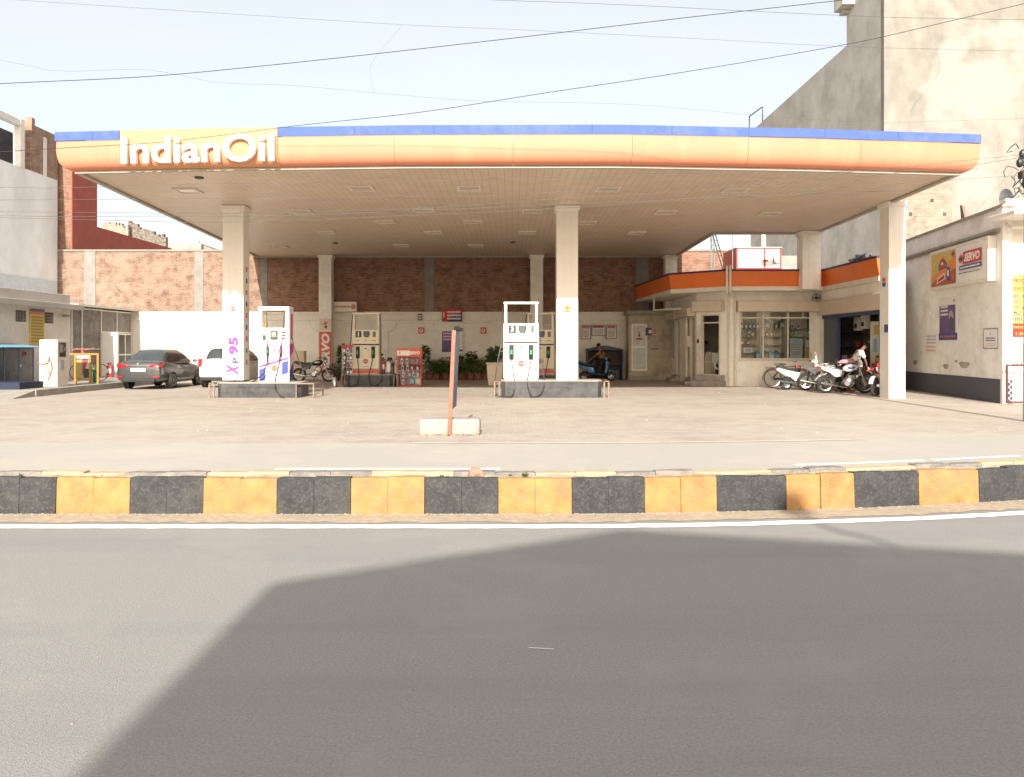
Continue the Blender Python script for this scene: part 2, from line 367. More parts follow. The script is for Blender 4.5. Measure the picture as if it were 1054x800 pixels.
# thin milky veil over the sky
hz = N.new('ShaderNodeMix'); hz.data_type = 'RGBA'; hz.inputs['Factor'].default_value = 0.6
hz.inputs['B'].default_value = (2.92, 2.71, 2.42, 1)
tcw = N.new('ShaderNodeTexCoord'); nzw = N.new('ShaderNodeTexNoise'); nzw.inputs['Scale'].default_value = 2.2; nzw.inputs['Detail'].default_value = 4; mpw = N.new('ShaderNodeMapping'); mpw.inputs['Scale'].default_value = (1, 1, 3.5)
L.new(tcw.outputs['Generated'], mpw.inputs['Vector']); L.new(mpw.outputs['Vector'], nzw.inputs['Vector'])
mrw = N.new('ShaderNodeMapRange'); mrw.inputs['From Min'].default_value = 0.3; mrw.inputs['From Max'].default_value = 0.7; mrw.inputs['To Min'].default_value = 0.50; mrw.inputs['To Max'].default_value = 0.70
L.new(nzw.outputs['Fac'], mrw.inputs['Value']); L.new(mrw.outputs['Result'], hz.inputs['Factor'])
L.new(sk.outputs[0], hz.inputs['A']); L.new(hz.outputs['Result'], bg.inputs['Color']); bg.inputs['Strength'].default_value = 0.15
sd = bpy.data.lights.new('sun', 'SUN'); sd.energy = 3.45; sd.angle = R(0.55); sd.color = (1.0, 0.955, 0.885)
so = bpy.data.objects.new('sun', sd); COL.objects.link(so); so.rotation_euler = (R(90-SUN_EL), 0, R(-1.3)); so.location = (0, -40, 30)
cd = bpy.data.cameras.new('camera'); co = bpy.data.objects.new('camera', cd); COL.objects.link(co); S.camera = co
co.location = (0, 0, CH); co.rotation_euler = (R(90), 0, 0); cd.sensor_width = 36; cd.sensor_fit = 'HORIZONTAL'
cd.lens = FPX/1054*36; cd.shift_y = -43/1054; cd.clip_start = 0.1; cd.clip_end = 3000
S.view_settings.view_transform = 'Standard'; S.view_settings.look = 'None'; S.view_settings.gamma = 1; S.view_settings.exposure = 1.24
S.view_settings.use_curve_mapping = False
S.render.engine = 'CYCLES'; S.cycles.max_bounces = 8; S.cycles.diffuse_bounces = 5; S.cycles.transparent_max_bounces = 12

# ================================================================ ground, roads
def curve(x): return 0.026*min(max(x, 0), 6)**2 + (0.31*(x-6) if x > 6 else 0.0)
xs_r = [-90, -60, -40, -25, -15] + [-10 + 0.5*i for i in range(61)] + [25, 40, 60, 90]
def cv(x): return min(curve(x), 3.0)
def strip(mb, xs, f0, f1, z, m=0):
    for a, b in zip(xs[:-1], xs[1:]): mb.poly([(a, f0(a), z), (b, f0(b), z), (b, f1(b), z), (a, f1(a), z)], m)
g = MB(); g.poly([(-700, -700, -0.012), (700, -700, -0.012), (700, 900, -0.012), (-700, 900, -0.012)]); struct(g, 'ground', sand)
g = MB(); strip(g, xs_r, lambda x: -13.0, lambda x: 7.56+cv(x), 0.0); struct(g, 'road', asphalt)
g = MB(); strip(g, xs_r, lambda x: 8.09+cv(x), lambda x: 13.1+cv(x)*0.6, 0.0); struct(g, 'far_lane', dusty)
g = MB(); strip(g, xs_r, lambda x: 13.1+cv(x)*0.6, lambda x: 42.0, 0.0); struct(g, 'forecourt_paving', paving)
fine = [-20 + 0.12*i for i in range(340)]
rr = random.Random(3)
g = MB(); jit = {x: rr.uniform(-0.012, 0.012) for x in fine}
strip(g, [x for x in fine if x < 20], lambda x: 6.95+cv(x)*0.97+jit[x], lambda x: 7.10+cv(x)*0.97+jit[x]*0.7, 0.004); struct(g, 'road_edge_line', white_paint)
jit2 = {x: rr.uniform(-0.05, 0.05) for x in fine}
g = MB(); strip(g, [x for x in fine if x < 20], lambda x: 7.19+cv(x)*0.97+jit2[x], lambda x: 7.555+cv(x), 0.004); struct(g, 'gutter_dirt', sand)
g = MB()
for a, b in ((-3.0, -0.15), (3.7, 5.6), (5.75, 7.2)):
    xs = [a + (b-a)*i/12 for i in range(13)]
    strip(g, xs, lambda x: 10.28+cv(x)*0.95, lambda x: 10.40+cv(x)*0.95, 0.004)
struct(g, 'far_lane_line', white_paint)
g = MB(); xs = [-1.6+0.3*i for i in range(26)]
strip(g, xs, lambda x: 13.04+cv(x)*0.6, lambda x: 13.16+cv(x)*0.6, 0.006); struct(g, 'paving_edge_strip', M('pale_edge_concrete', (0.55, 0.47, 0.36), 0.9))
# ---- median kerb: two rows of painted stones with earth between
KH = 0.335
def kpt(s):   # s = x position, returns point and unit normal
    d = (cv(s+0.01)-cv(s-0.01))/0.02; n = Vector((-d, 1, 0)).normalized(); return Vector((s, 7.55+cv(s), 0)), n
def kerb_row(mb, off0, off1, h, x0, pitch, flip, seed):
    r2 = random.Random(seed); i = 0; x = x0
    while x < 16:
        for half in range(2):
            g_ = 0.0015 if half else 0.0025; a = x + pitch*0.5*half + g_; b = x + pitch*0.5*(half+1) - (0.0025 if half else 0.0015)
            hh = h + r2.uniform(-0.012, 0.008); oo = r2.uniform(-0.010, 0.010)
            pa, na = kpt(a); pb, nb = kpt(b); ch = 0.022; m = (i + flip) % 2
            sec = [(off0+oo, 0.0), (off0+oo+0.012, hh-ch), (off0+oo+ch, hh), (off1-ch, hh), (off1, hh-ch), (off1, 0.0)]
            k = 5; rings = []
            for t in range(k+1):
                p = pa.lerp(pb, t/k); n = na.lerp(nb, t/k)
                e = 0.003 if t in (0, k) else 0
                rings.append([p + n*(o+r2.uniform(-.0025, .0025)+(e if o < off0+.05 else 0)) + Vector((0, 0, z - (e if z > 0.1 else 0) + (r2.uniform(-.003, .003) if z > .1 else 0))) for o, z in sec])
            vs = [v for rg in rings for v in rg]; q = len(sec)
            fs = [(t*q+j, t*q+j+1, (t+1)*q+j+1, (t+1)*q+j) for t in range(k) for j in range(q-1)] + [list(range(q)), list(range(k*q, k*q+q))]
            mb.raw(vs, fs, m)
        x += pitch; i += 1
g = MB(); kerb_row(g, 0.0, 0.13, KH, X(54, 7.6)-0.68*18, 0.683, 1, 5); struct(g, 'median_kerb', [kerb_k, kerb_y], smooth=35)
g = MB(); kerb_row(g, 0.36, 0.52, KH-0.005, X(14, 8.0)-0.83*16, 0.80, 0, 6); struct(g, 'median_rear_kerb', [kerb_k2, kerb_y2], smooth=35)
g = MB(); xs = [-14+0.2*i for i in range(150)]
for a, b in zip(xs[:-1], xs[1:]):
    q = []
    for s_ in (a, b):
        p, n = kpt(s_); q.append([p+n*(0.12+0.06*j)+Vector((0, 0, KH-0.035+0.015*math.sin(9*s_+j))) for j in range(5)])
    for j in range(4): g.poly([q[0][j], q[1][j], q[1][j+1], q[0][j+1]])
struct(g, 'median_earth', sand, smooth=60)
# pebbles and grit in the gutter and on the median
g = MB(); r3 = random.Random(11)
def pebble(mb, c, s, m=0):
    mb.ell(c, s*r3.uniform(.7, 1.3), s*r3.uniform(.7, 1.3), s*r3.uniform(.4, .8), 5, 3, m, Euler((0, 0, r3.uniform(0, 6))).to_matrix())
for i in range(900):
    x = r3.uniform(-7, 8); p, n = kpt(x); d = abs(r3.gauss(0, 0.03))
    c = p - n*(0.01+d); pebble(g, (c.x, c.y, 0.006), r3.uniform(0.004, 0.012), r3.choice((0, 0, 1)))
for i in range(700):
    x = r3.uniform(-7, 8); p, n = kpt(x); c = p + n*r3.uniform(0.13, 0.36); pebble(g, (c.x, c.y, KH-0.03), r3.uniform(0.004, 0.013), r3.choice((0, 1)))
for i in range(160):
    pebble(g, (r3.uniform(-6, 7), r3.uniform(2.6, 6.9), 0.002), r3.uniform(0.002, 0.006), r3.choice((0, 1)))
for i in range(120):
    y = r3.uniform(14, 30); pebble(g, (r3.uniform(-.6, .6)*y, y, 0.004), r3.uniform(0.008, 0.03), r3.choice((0, 1)))
o = g.build('grit', [conc, M('pale_grit', (0.38, 0.33, 0.26), 0.95)]); tag(o, 'grit and pebbles in the gutter and on the median', 'grit', kind='stuff')
# broken stone and weeds on the median
g = MB(); p, n = kpt(X(490, 7.8)); c = p+n*0.24
bm = bmesh.new(); bmesh.ops.create_icosphere(bm, subdivisions=2, radius=0.07)
for v in bm.verts: v.co = Vector((v.co.x*1.15, v.co.y*0.7, max(v.co.z, -0.03)*0.85))*(1+r3.uniform(-0.16, 0.16))
g.raw([tuple(v.co) for v in bm.verts], [[v.index for v in f.verts] for f in bm.faces]); bm.free()
o = g.build('broken_brick', M('broken_brick', (0.36, 0.22, 0.16), 0.95, var=0.25, scale=20)); o.location = (c.x, c.y, KH+0.008)
tag(o, 'broken pinkish brick lump lying on the median', 'rubble')
def weed(x, s):
    p, n = kpt(x); c = p+n*r3.uniform(0.2, 0.3); mb = MB()
    for i in range(34):
        a = r3.uniform(0, 6.28); l = s*r3.uniform(.5, 1); e = r3.uniform(.3, 1.2)
        d = Vector((math.cos(a)*math.cos(e), math.sin(a)*math.cos(e), math.sin(e)))*l; q = Vector((-d.y, d.x, 0)).normalized()*s*0.13
        mb.poly([(0, 0, 0), d*0.5+q, d, d*0.5-q])
    o = mb.build('weed', leafB, recalc=False); o.location = (c.x, c.y, KH-0.03); return o
for px, s, lb in ((455, .05, 'small green weed on the median left of the brick lump'), (541, .07, 'larger green weed on the median right of the brick lump'), (22, .05, 'small green weed at the left end of the median'), (525, .04, 'tiny dry weed between the brick lump and the larger weed')):
    tag(weed(X(px, 7.8), s), lb, 'weed', 'weeds on the median')

# ================================================================ the building behind the viewpoint whose shadow crosses the road
tn = math.tan(R(SUN_EL)); YB = -8.0
def sz(y): return (y-YB)*tn
t = thing('street_building', 'building across the road behind the viewpoint, shading the road', 'building', (3, YB, 0))
mb = MB((3, YB, 0)); mb.prism([(-1.7, 0), (-1.74, sz(2.94)), (-1.88, sz(5.36)), (0.59, sz(6.93)), (3.51, sz(6.11)), (8.5, sz(5.7)), (8.5, 0)], YB-10, YB, 'y'); mb.build('wall', cream, t)
for k in range(3): mb = MB((3, YB, 0)); mb.box(0.2+2.4*k, 1.5+2.4*k, YB, YB+0.03, 3.6, 4.9); mb.build('window', dgrey, t)
t = thing('shadow_mast', 'unseen bent mast with disc, added behind the viewpoint to shade the kerb', 'shadow caster', (2.5, YB-1, sz(6.4)))  # added out of view, bent to cast the pole-like shadow on road and kerb
mb = MB((2.5, YB-1, sz(6.4))); e = tn*1
mb.tube([(2.62, YB-1, sz(6.0)), (2.60, YB-1, sz(6.5)+e), (2.36, YB-1, sz(6.9)+e), (2.2, YB-1, sz(7.6)+e+0.15)], 0.035, 6); mb.build('mast', dgrey, t)
mb = MB((2.5, YB-1, sz(6.4))); mb.lathe([(0.02, 0), (0.13, 0.03), (0.17, 0.09), (0.02, 0.10)], (2.28, YB-1, sz(7.7)+e-0.02), 16, 'y'); mb.build('dish', grey, t)  # disc added for the blob of shadow on the kerb
g = MB(); x = X(558, 4.2); g.poly([(x-.07, 4.19, 0.004), (x+.06, 4.17, 0.004), (x+.06, 4.178, 0.004), (x-.07, 4.20, 0.004)]); struct(g, 'road_scuff_mark', white_paint)
# ================================================================ canopy
ZU = 5.9
cb = (0.0, 24.7, 0.0)
can = thing('station_canopy', 'big flat station canopy with curved orange fascia and blue top band', 'canopy', cb)
# soffit outline (plan), front edge bows slightly

front = [(-10.8, 20.2), (-7.0, 19.85), (-2.5, 19.6), (2.5, 19.55), (7.0, 19.9), (11.2, 20.4)]
rightb = [(11.35, 24.0), (11.6, 31.2), (7.7, 31.2), (7.87, 39.2), (-12.25, 39.2)]
out = front + rightb
soff = plank_mat('soffit_planks', (0.62, 0.50, 0.385), 0.2, 'X', 0.72, 0.4, 0.5)
mb = MB(cb); mb.prism(out, ZU, ZU+0.06, 'z'); mb.build('soffit', soff, can)
mb = MB(cb); mb.prism([(p[0]*0.985, p[1]*0.995+0.12) for p in out], ZU+0.07, ZU+0.55, 'z'); mb.build('roof_slab', grey, can)
PROF = [(0.0, -0.005), (0.07, 0.0), (0.16, 0.025), (0.23, 0.075), (0.285, 0.15), (0.315, 0.25), (0.33, 0.37), (0.335, 0.50), (0.33, 0.655)]
def mitre(path, closed=False):
    """outward (to the right of travel reversed) offsets per vertex"""
    n = len(path); res = []
    for i in range(n):
        a = Vector((*path[i], 0)); ds = []
        if i > 0 or closed: ds.append((a-Vector((*path[i-1], 0))).normalized())
        if i < n-1 or closed: ds.append((Vector((*path[(i+1) % n], 0))-a).normalized())
        ns = [Vector((d.y, -d.x, 0)) for d in ds]; s_ = sum(ns, Vector()).normalized(); k = max(0.4, s_.dot(ns[0])); res.append(s_/k)
    return res
def sweep(mb, path, prof, z0, m=0, cap=True, offs=None):
    of = offs or mitre(path); k = len(prof)
    vs = [Vector((p[0], p[1], z0+z))+o*d for p, o in zip(path, of) for d, z in prof]
    fs = [(i*k+j, (i+1)*k+j, (i+1)*k+j+1, i*k+j+1) for i in range(len(path)-1) for j in range(k-1)]
    if cap: fs += [list(range(k)), list(range((len(path)-1)*k, len(path)*k))]
    mb.raw(vs, fs, m)
def interp(path, xa, xb, n):
    pts = []
    for i in range(n+1):
        x = xa+(xb-xa)*i/n
        for (a, b) in zip(path[:-1], path[1:]):
            if a[0] <= x <= b[0]+1e-6: pts.append((x, a[1]+(b[1]-a[1])*(x-a[0])/(b[0]-a[0]))); break
    return pts
fo = mitre(out, True)
xs1, xs2 = X(124, 19.7), X(287, 19.5)
full = interp(front, -10.8, 11.2, 60); ffo = mitre(full); ffo[0] = fo[0]; ffo[-1] = fo[5]
def seg(xa, xb):
    idx = [i for i, p in enumerate(full) if xa < p[0] < xb]
    pa, pb = interp(front, xa, xa+1e-3, 1)[0] if xa > -10.8 else full[0], (interp(front, xb-1e-3, xb, 1)[1] if xb < 11.2 else full[-1])
    P = [pa]+[full[i] for i in idx if abs(full[i][0]-xa) > .02 and abs(full[i][0]-xb) > .02]+[pb]
    O = mitre(P)
    if xa <= -10.8: O[0] = fo[0]
    if xb >= 11.2: O[-1] = fo[5]
    return P, O
blueprof = [(0.335, 0.66), (0.36, 0.66), (0.36, 0.875), (0.30, 0.885), (0.0, 0.885)]
def thin_sections(xa, xb, n):    # panels with hairline joints
    return [(xa+(xb-xa)*i/n+0.004*(i > 0), xa+(xb-xa)*(i+1)/n-0.004*(i < n-1)) for i in range(n)]
mb = MB(cb)
for a, b in thin_sections(-10.8, xs1-0.01, 1)+thin_sections(xs2+0.01, 11.2, 6):
    P, O = seg(a, b); sweep(mb, P, PROF, ZU, 0, True, O)
sides = [out[5]]+out[6:]+[out[0]]
sweep(mb, sides, PROF, ZU, 0, True, [fo[5]]+fo[6:]+[fo[0]])
mb.build('fascia', orange, can, smooth=50)
mb = MB(cb)
for a, b in thin_sections(-10.8, xs1-0.01, 2)+thin_sections(xs2+0.01, 11.2, 9):
    P, O = seg(a, b); sweep(mb, P, blueprof, ZU, 0, True, O)
sweep(mb, sides, blueprof, ZU, 0, True, [fo[5]]+fo[6:]+[fo[0]])
mb.build('top_band', blue, can)
mb = MB(cb); P, O = seg(xs1, xs2); pr = [(d+0.012, z) for d, z in PROF]+[(0.345, 0.88), (0.0, 0.885)]; sweep(mb, P, pr, ZU, 0, True, O)
sp_ = mb.build('sign_panel', orange_p, can, smooth=50)
# white edge trim below the fascia
mb = MB(cb); sweep(mb, full, [(0.0, -0.012), (0.02, -0.012), (0.02, -0.065), (-0.10, -0.065), (-0.10, -0.012)], ZU, 0, True, ffo)
sweep(mb, sides, [(0.0, -0.012), (0.02, -0.012), (0.02, -0.065), (-0.10, -0.065), (-0.10, -0.012)], ZU, 0, True, [fo[5]]+fo[6:]+[fo[0]]); mb.build('edge_trim', M('dull_trim', (0.42, 0.38, 0.32), .6, var=.08), can)
# IndianOil channel letters standing proud of the panel
mb = MB(cb); wd = X(285, 19.5)-X(124.5, 19.6); xc = (X(124.5, 19.6)+X(285, 19.5))/2
ang = math.atan2(interp(front, xs2, xs2+.01, 1)[0][1]-interp(front, xs1, xs1+.01, 1)[0][1], xs2-xs1)
vs, fs = text_data('IndianOil', 0.016, 0, 4)
xa_, xb_ = min(v[0] for v in vs), max(v[0] for v in vs); ya_, yb_ = min(v[1] for v in vs), max(v[1] for v in vs)
pts = []; yc = interp(front, xc, xc+.01, 1)[0][1]
for v in vs:
    u = ((v[0]-xa_)/(xb_-xa_)-0.5)*wd; q = (v[1]-ya_)/(yb_-ya_)*0.66
    dy = -0.36 if v[2] < 0 else -0.47
    pts.append((xc+u*math.cos(ang)-dy*0*math.sin(ang), yc+u*math.sin(ang)+dy, Z(165.8, 19.3)+q))
mb.raw(pts, fs); mb.build('lettering', white, sp_)
# small round spots (detectors) in the soffit
for px, py in ((345, 250), (528, 249), (205, 182.5)):
    D = UD(py, ZU); mb = MB(cb); mb.lathe([(0.12, 0), (0.12, -0.03), (0.06, -0.05)], (X(px, D), D, ZU), 12); mb.build('detector', dgrey, can)
# ---- columns
def column(px0, px1, D, z0, label, zt=ZU, mat=colw, depth=None, cap=True, nm='canopy_column'):
    x0, x1 = X(px0, D), X(px1, D); d = depth or (x1-x0)*0.92; c = ((x0+x1)/2, D+d/2, z0)
    t = thing(nm, label, 'column', c, 0, 'white columns carrying the canopy'); mb = MB(c)
    mb.box(x0, x1, D, D+d, z0, zt-0.012); mb.build('shaft', mat, t, bevel=0.012)
    mb = MB(c)
    for k in (0.33, 0.66): mb.box(x0+(x1-x0)*k-0.004, x0+(x1-x0)*k+0.004, D-0.003, D+0.001, z0+0.05, zt-0.2)
    for z in (z0+2.1, z0+4.2):
        mb.box(x0-0.003, x1+0.003, D-0.003, D+d+0.003, z, z+0.01)
    mb.build('panel_joints', offw, t)
    if cap:
        mb = MB(c); mb.box(x0-0.05, x1+0.05, D-0.05, D+d+0.05, zt-0.16, zt-0.013); mb.build('capital', mat, t, bevel=0.01)
    return t, c, x0, x1
IS_H = 0.52; DCOL = 25.05
cl, cc_l, lx0, lx1 = column(229, 250.5, DCOL, IS_H, 'white front column beside the pink-and-white pump, at the left')
cm, cc_m, mx0, mx1 = column(573, 595, DCOL, IS_H, 'white front column beside the white two-nozzle pump, at the middle')
crr, cc_r, rx0, rx1 = column(915, 932, 24.3, 0.0, 'white front column at the right corner of the canopy', depth=0.62)
for t_, z_, lb in ((cl, 5.55, ''),): pass
column(328, 341, 38.45, 0.0, 'rear column with the vertical orange oil banner', mat=shopw)
column(546, 559, 38.45, 0.0, 'rear column behind the middle pumps', mat=shopw)
column(685, 697, 38.55, 3.0, 'rear column rising behind the left end of the shop roof', mat=shopw)
column(826, 845, 30.5, 3.7, 'stout column standing on the shop roof at right', mat=shopw, depth=0.6)
# emblem + XP95 on the columns
def emblem(mb2, x, z, r, y):     # orange disc with a navy bar ; material 0 orange 1 navy
    n = 20; mb2.prism([(x+r*math.cos(a), z+r*math.sin(a)) for a in [2*math.pi*i/n for i in range(n)]], y-0.004, y, 'y', 0)
    mb2.box(x-r*1.15, x+r*1.15, y-0.009, y-0.0045, z-r*0.30, z+r*0.30, 1)
    for k in range(5): mb2.box(x-r*0.9+k*r*0.38, x-r*0.65+k*r*0.38, y-0.012, y-0.0095, z-r*0.14, z+r*0.16, 2)
mb = MB(cc_l); emblem(mb, (lx0+lx1)/2, Z(318, DCOL), 0.075, DCOL-0.003); mb.build('emblem', [redor, navy, paper], cl)
mb = MB(cc_l); xm = (lx0+lx1)/2+0.02
mb.text('95', xm, Z(356, DCOL), 0.30, DCOL-0.003, 0.004, w=0.55, bold=0.055, rot=R(90), m=0)
mb.text('P', xm+0.06, Z(371, DCOL), 0.21, DCOL-0.003, 0.004, w=0.20, bold=0.05, rot=R(90), m=1)
mb.text('X', xm-0.03, Z(380.5, DCOL), 0.36, DCOL-0.003, 0.004, w=0.34, bold=0.055, shear=.3, rot=R(90), m=0)
mb.build('lettering', [pink, ink], cl)
mb = MB(cc_l)
for k in range(9): mb.box(lx1+0.003, lx1+0.006, DCOL+0.24, DCOL+0.36, 1.0+0.36*k, 1.15+0.36*k, k % 2)
mb.build('side_print', [pink, purp], cl)
mb = MB(cc_m); z_ = Z(318, DCOL); xm = (mx0+mx1)/2; mb.box(xm-0.1, xm+0.1, DCOL-0.006, DCOL-0.002, z_-0.10, z_+0.12, 2); emblem(mb, xm, z_+0.03, 0.06, DCOL-0.008)
mb.box(xm-0.09, xm+0.09, DCOL-0.011, DCOL-0.0065, z_-0.09, z_-0.05, 0); mb.build('emblem', [redor, redor, ylw], cm)
mb = MB(cc_r); xm = rx0+0.02
for dz, m_ in ((0.06, 0), (-0.09, 1)):
    z_ = Z(289, 24.3)+dz; mb.prism([(24.5, z_-0.03), (24.62, z_-0.08), (24.74, z_-0.03), (24.70, z_+0.09), (24.6, z_+0.03), (24.53, z_+0.1)], rx0-0.006, rx0-0.003, 'x', m_)
mb.box(rx0-0.006, rx0-0.003, 24.35, 24.6, Z(342, 24.3), Z(334, 24.3), 1); mb.build('emblem', [redor, indigo], crr)

# ---- recessed ceiling lights, in rows
rows = [('front', [(193, 196), (372, 193), (483, 193), (626, 194), (757, 195)]),
        ('second', [(310, 217), (436, 216), (548, 217), (685, 218), (792, 219.5)]),
        ('third', [(396.5, 228), (487, 228), (604, 229)]),
        ('fourth', [(336, 239), (446, 239), (542.6, 239), (655, 239.5)]),
        ('rear', [(288, 253.5), (413, 252.4), (489.5, 252.4)])]
lt = None
wmat = M('light_frame_white', (0.70, 0.64, 0.54), 0.5); dif = M('light_diffuser', (0.56, 0.48, 0.37), 0.3, var=0.1)
for rn, pts in rows:
    for i, (px, py) in enumerate(pts):
        D = UD(py, ZU); n = len(pts)
        pos = 'leftmost' if i == 0 else 'rightmost' if i == n-1 else ORD[i]+' from left'
        lab = 'unlit square ceiling light, %s in the %s row under the canopy' % (pos, rn)
        loc = (X(px, D), D, ZU)
        if lt is None:
            lt = thing('ceiling_light', lab, 'light', loc, 0, 'square lights in the canopy soffit')
            mb = MB(); s_ = 0.33; q = 0.26
            mb.box(-s_, s_, -s_, -q, -0.045, -0.001); mb.box(-s_, s_, q, s_, -0.045, -0.001); mb.box(-s_, -q, -q, q, -0.045, -0.001); mb.box(q, s_, -q, q, -0.045, -0.001)
            mb.build('frame', wmat, lt, bevel=0.005)
            mb = MB(); mb.box(-q+0.001, q-0.001, -q+0.001, q-0.001, -0.02, -0.002); mb.build('diffuser', dif, lt)
        else: dup(lt, loc, 0, lab)

# ================================================================ back wall (white lower wall, brick above)
YW = 39.5
bw_ = thing('boundary_wall', 'long boundary wall: white plaster below, bare red brick above', 'wall', (0, YW, 0))
mb = MB((0, YW, 0)); mb.box(-19.2, 16, YW, YW+0.3, 0, 3.2); mb.build('plaster_wall', white_w, bw_)
mb = MB((0, YW, 0)); mb.box(-22.2, -12.3, YW+0.05, YW+0.28, 3.2, 6.16); mb.build('left_brick_bay', brick_mat('left_bay_brick', (0.27, 0.150, 0.098), (0.18, 0.095, 0.065), (0.26, 0.21, 0.16), 'XZ', dust=(0.285, 0.215, 0.16), damt=0.75, dscale=1.3), bw_)  # left bay: paler, less saturated brick than the rest of the wall
mb = MB((0, YW, 0)); mb.box(-12.299, 12.6, YW+0.05, YW+0.28, 3.2, 6.16); mb.box(12.6, 16, YW+0.05, YW+0.28, 3.2, 5.2); mb.build('brick_wall', brick, bw_)
mb = MB((0, YW, 0)); mb.box(-19.2, 12.5, YW-0.05, YW-0.001, 3.12, 3.24); mb.box(-19.2, 12.5, YW-0.06, YW-0.001, 2.82, 2.90); mb.build('ledge', white_w, bw_, bevel=0.01)
mb = MB((0, YW, 0))
for px0, px1 in ((86, 98), (200, 209), (437, 447), (655, 668), (268, 275)):
    mb.box(X(px0, YW), X(px1, YW), YW+0.02, YW+0.049, 3.25, 6.16); mb.build('concrete_stud', stud_c, bw_); mb = MB((0, YW, 0))
mb.box(-22.2, 12.6, YW+0.0, YW+0.30, 6.165, 6.26); mb.build('concrete_band', stud_c, bw_)
# raised panel mouldings with scooped corners
mb = MB((0, YW, 0)); xs = [X(140, YW)+i*3.0 for i in range(9)]
for xp in xs:
    a, b, zt, r_ = xp+0.18, xp+2.82, 2.72, 0.42
    pts = [(a, YW-0.012, 0.2), (a, YW-0.012, zt-r_)]
    pts += [(a+r_*math.sin(q), YW-0.012, zt-r_*math.cos(q)) for q in [R(90)*i/8 for i in range(9)]]
    pts += [(b-r_*math.cos(q), YW-0.012, zt-r_*math.sin(q)) for q in [R(90)*i/8 for i in range(9)]]
    pts += [(b, YW-0.012, 0.2)]
    pts2 = [(a, YW-0.012, 0.2), (a, YW-0.012, zt-r_)]+[(a-0.0+r_*(1-math.cos(q)), YW-0.012, zt-r_+r_*math.sin(q)) for q in [R(90)*i/8 for i in range(9)]]
    mb.tube([(a, YW-0.012, 0.2), (a, YW-0.012, zt-r_)]+[(a+r_*math.sin(q), YW-0.012, zt-r_*math.cos(q)) for q in [R(90)*i/8 for i in range(1, 9)]]
            + [(b-r_*math.cos(q), YW-0.012, zt-r_*(1-math.sin(q))*1.0-0.0) if False else (b-r_+r_*(1-math.sin(q)), YW-0.012, zt-r_*(1-math.cos(q)) ) if False else (b-r_*math.cos(q), YW-0.012, zt-r_*math.sin(q)) for q in [R(90)*i/8 for i in range(0, 9)]]
            + [(b, YW-0.012, 0.2)], 0.034, 5)
mb.build('moulding', white_w, bw_)
# low raised platform on the left
mb = MB(); mb.prism([(25.3, 0.0), (25.3, 0.205), (39.45, 0.205), (39.45, 0.0)], -19, -14.75, 'x')
mb.prism([(24.1, 0.0), (25.295, 0.20), (25.295, 0.0)], -19, -14.78, 'x'); struct(mb, 'platform', conc)
# ================================================================ left: walls and buildings
XL = -22.0
t = thing('plaster_building', 'tall cream plaster wall with brick upper storey at far left', 'building', (XL, 30, 0)); o_ = (XL, 30, 0)
mb = MB(o_); mb.box(XL-7, XL, 20, 39.5, 0, 9.6); w_ = mb.build('wall', oldpl_l, t)
mb = MB(o_); mb.box(XL-0.3, XL, 37.5, 39.5, 9.6, 11.75); mb.box(XL-0.3, XL+0.02, 37.35, 37.6, 9.6, 12.05)
mb.build('brick_parapet', brick_s, t)
mb = MB(o_); mb.box(XL-0.31, XL+0.03, 36.5, 36.8, 9.6, 11.75); mb.box(XL-0.3, XL+0.02, 28, 36.5, 11.45, 11.7); mb.box(XL-0.3, XL+0.03, 38.3, 38.55, 9.6, 11.4); mb.build('concrete_post', white_w, t)
mb = MB(o_); mb.box(XL-1.2, XL-1.0, 28, 39, 9.6, 11.4); mb.build('inner_wall', dgrey, t)  # interior shade behind the opening put into this wall's dark colour
mb = MB(o_); mb.box(XL, XL+0.05, 28, 39.4, 3.6, 4.7); mb.build('plinth_coat', M('pale_blue_plaster', (0.62, 0.66, 0.66), 0.85, var=0.08, dirt=(0.5, 0.48, 0.44), damt=0.5), t)
# brick tower edge + red plastered wall
t = thing('red_building', 'dark red plastered wall with a bright brick end, left of the canopy', 'building', (-21.5, 41, 0)); o_ = (-21.5, 41, 0)
mb = MB(o_); mb.box(-22.5, -21.5, 39.8, 41.8, 0, 11.0); mb.build('brick_end', brick, t)
mb = MB(o_); mb.box(-21.52, -21.45, 39.805, 42.2, 0, 10.6); mb.box(-22, -21.45, 42.2, 51.5, 0, 7.75); mb.build('wall', redpl, t)
# ruined brick parapets beyond
def ragged(name, label, D, px0, px1, top, mat, base=5.0, seed=1, th=0.3):
    rr = random.Random(seed); mb = MB((X((px0+px1)/2, D), D, 0)); n = 16; pts = []
    for i in range(n+1):
        px = px0+(px1-px0)*i/n; py = top[0]+(top[1]-top[0])*i/n; pts += [(X(px, D), Z(py, D)+rr.choice((0, 0, .09, -.1, .16)))]
        if i < n: pts += [(X(px0+(px1-px0)*(i+1)/n, D), pts[-1][1])]
    poly = [(X(px0, D), base)]+pts+[(X(px1, D), base)]
    for a, b in zip(pts[::2], pts[1::2]):
        mb.box(a[0], b[0], D, D+th, base, a[1])
    o = mb.build(name, mat); o.location = (X((px0+px1)/2, D), D, 0)
    return tag(o, label, 'building')
ragged('brick_ruin', 'pale broken brick parapet above the red wall', 56, 106, 132, (229, 234), brick_d, base=0, seed=2)
ragged('stone_ruin', 'dark rough stone parapet right of the pale broken brick', 56.5, 132, 171, (230, 245), M('rough_dark_stone', (0.20, 0.17, 0.14), 0.95, var=0.5, scale=6), base=0, seed=5)
o = MB((X(190, 60), 60, 0)); o.box(X(170, 60), X(207, 60), 60, 64, 0, Z(251, 60)); o = o.build('concrete_house', conc); o.location = (X(190, 60), 60, 0); tag(o, 'low concrete rooftop parapet under the white water tank', 'building')
